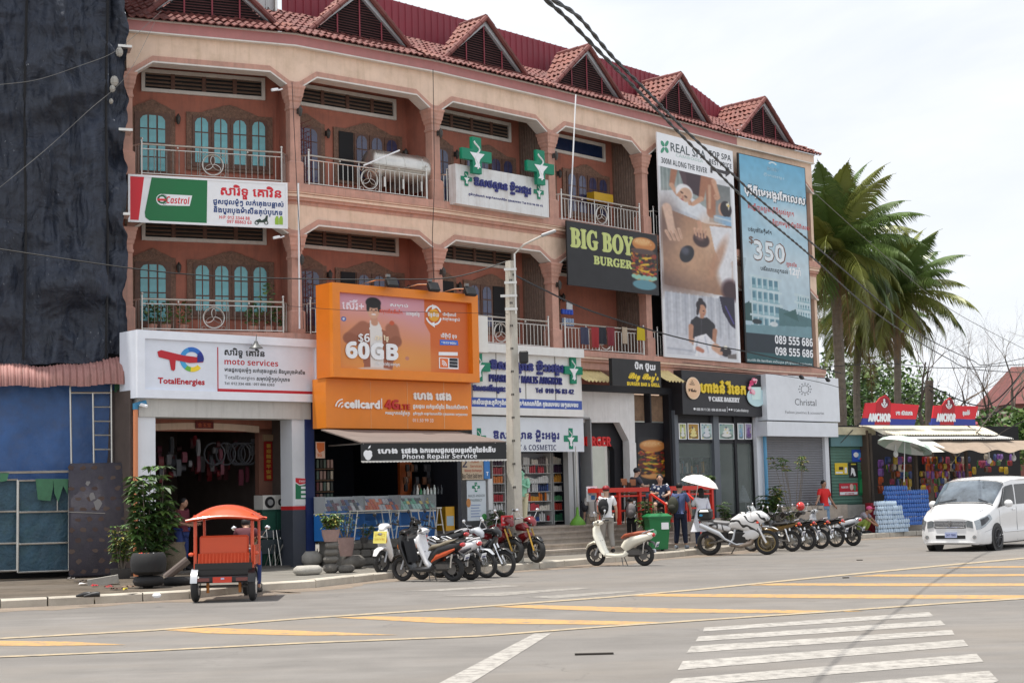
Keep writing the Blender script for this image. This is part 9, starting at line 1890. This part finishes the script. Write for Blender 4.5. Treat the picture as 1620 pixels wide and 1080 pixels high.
for s_ in(-1,1):
 vpatch('front_side_window',GLS,[(1.25,3.12),(2.25,3.1),(2.30,3.95),(1.75,3.95)],s_);vpatch('middle_side_window',GLS,[(2.36,3.1),(3.45,3.1),(3.45,3.95),(2.41,3.95)],s_);vpatch('rear_side_window',GLS,[(3.55,3.1),(4.5,3.1),(4.4,3.92),(3.55,3.95)],s_);vpatch('pillar_trim',BLK,[(1.02,3.18),(1.22,3.12),(1.70,3.95),(1.62,3.95)],s_,.007)
 vpatch('headlight',LGL,[(.0,2.2),(.62,2.55),(.50,3.02),(.02,3.05)],s_,.010);vpatch('headlight_bezel',flat(60,62,66,.2),[(.10,2.42),(.46,2.64),(.40,2.92),(.12,2.93)],s_,.016);q=MB();q.prism([(s_*y,z)for y,z in((.45,.63),(.62,.60),(.61,.77),(.50,.80),(.43,.78))],-.016,.0,'x');part('inner_headlight',q,LGL,vr)
 for x in(1.12,2.33,3.5):q=MB();q.tube([VN(x,v,s_,.001)for v in(1.1,1.6,2.2,2.8,3.0)],.005,4);part('door_gap',q,flat(120,122,126),vr)
 q=MB();q.bevbox(VN(2.10,2.85,s_,.03),(.18,.035,.035),.012);part('door_handle',q,PW,vr);q=MB();q.ell((1.42,s_*1.04,1.20),(.07,.12,.10),12,8);part('wing_mirror',q,PW,vr,smooth=60)
 q=MB();q.tube([VN(x,1.62,s_,.012)for x in(1.35,2.4,3.2)],.014,5);part('side_moulding',q,PW,vr)
 for x in(.90,3.85):
  q=MB();q.cyl((x,s_*.70,.33),(x,s_*.912,.33),.385,n=28);part('wheel_arch',q,BLK,vr);q=MB();q.torus((x,s_*.86,.33),.265,.065,'y',30,8);q.cyl((x,s_*.80,.33),(x,s_*.90,.33),.26,n=26);wq=part('tyre',q,M_rub,vr,smooth=50);q=MB();q.torus((x,s_*.925,.33),.225,.014,'y',26,5);q.cyl((x,s_*.90,.33),(x,s_*.935,.33),.05,n=12)
  for k in range(10):a=2*math.pi*k/10;q.cyl((x,s_*.925,.33),(x+.22*math.cos(a),s_*.925,.33+.22*math.sin(a)),.014,n=4)
  part('rim',q,flat(58,58,62,.3),wq)
f0=-.012
for s_ in(-1,1):
 q=MB();q.tube([VN(x,4.35,s_,.002)for x in(.08,.3,.55,.85)],.006,4);part('bonnet_gap',q,flat(110,112,118),vr);q=MB();q.tube([VN(x,1.95,s_,.002)for x in(.02,.2,.45,.56)],.005,4);part('bumper_gap',q,flat(130,132,138),vr)
q=MB();q.tube([VN(.90,4.0+1.95*(2*k/16 if k<=8 else 2-2*k/16),-1 if k<=8 else 1,.004)for k in range(17)],.016,5);part('cowl',q,BLK,vr);q=MB();q.tube([VN(1.70,4.05+1.9*(2*k/16 if k<=8 else 2-2*k/16),-1 if k<=8 else 1,.002)for k in range(17)],.010,5);part('windscreen_seal',q,BLK,vr)
for k in range(5):q=MB();q.bevbox((f0,0,.63+.036*k),(.03,.80+.02*k,.018),.006);part('grille_bar',q,CHR,vr)
q=MB();q.box(f0+.005,.02,-.42,.42,.60,.80);part('grille',q,flat(60,62,66),vr);q=MB();q.prism([(-.05,.79),(0,.60),(.05,.79),(.02,.79),(0,.68),(-.02,.79)],-.04,-.028,'x');part('grille_emblem',q,CHR,vr)
q=MB();q.box(-.006,.03,-.40,.40,.33,.42);part('lower_intake',q,BLK,vr);q=MB();q.box(-.03,-.01,-.18,.14,.36,.50);pp=part('number_plate',q,flat(170,180,214),vr)
vs,fs,_=text_geo('2AT-7880','bold');x1=max(v[0]for v in vs);q=MB();q.add([(-.032,-(v[0]/x1-.5)*.26-.02,.40+v[1]*.08)for v in vs],fs);part('lettering',q,flat(50,60,120),pp)
for s_ in(-1,1):q=MB();q.cyl((.05,s_*.64,.37),(-.004,s_*.64,.37),.055,n=16);part('fog_light',q,CHR,vr);q=MB();q.cyl((.05,s_*.64,.37),(-.010,s_*.64,.37),.032,n=12);part('fog_lens',q,LGL,vr)
q=MB();q.loft([[Vector((x,y,z))for y in np.linspace(-w_,w_,9)]for x,w_,z in((-.05,.55,.235),(.05,.74,.22),(.3,.86,.20))],caps=False,closed=False);part('front_lip',q,PW,vr);q=MB();q.bevbox((2.0,-.35,1.30),(.1,.5,.6),.05);part('front_seat',q,BLK,vr)
a_=R(90-38);wpt=on_z(1577,870,0);d_=Vector((math.cos(a_),math.sin(a_),0));n_=Vector((d_.y,-d_.x,0));vr.location=wpt-d_*.90-n_*.86;vr.rotation_euler=(0,0,a_)
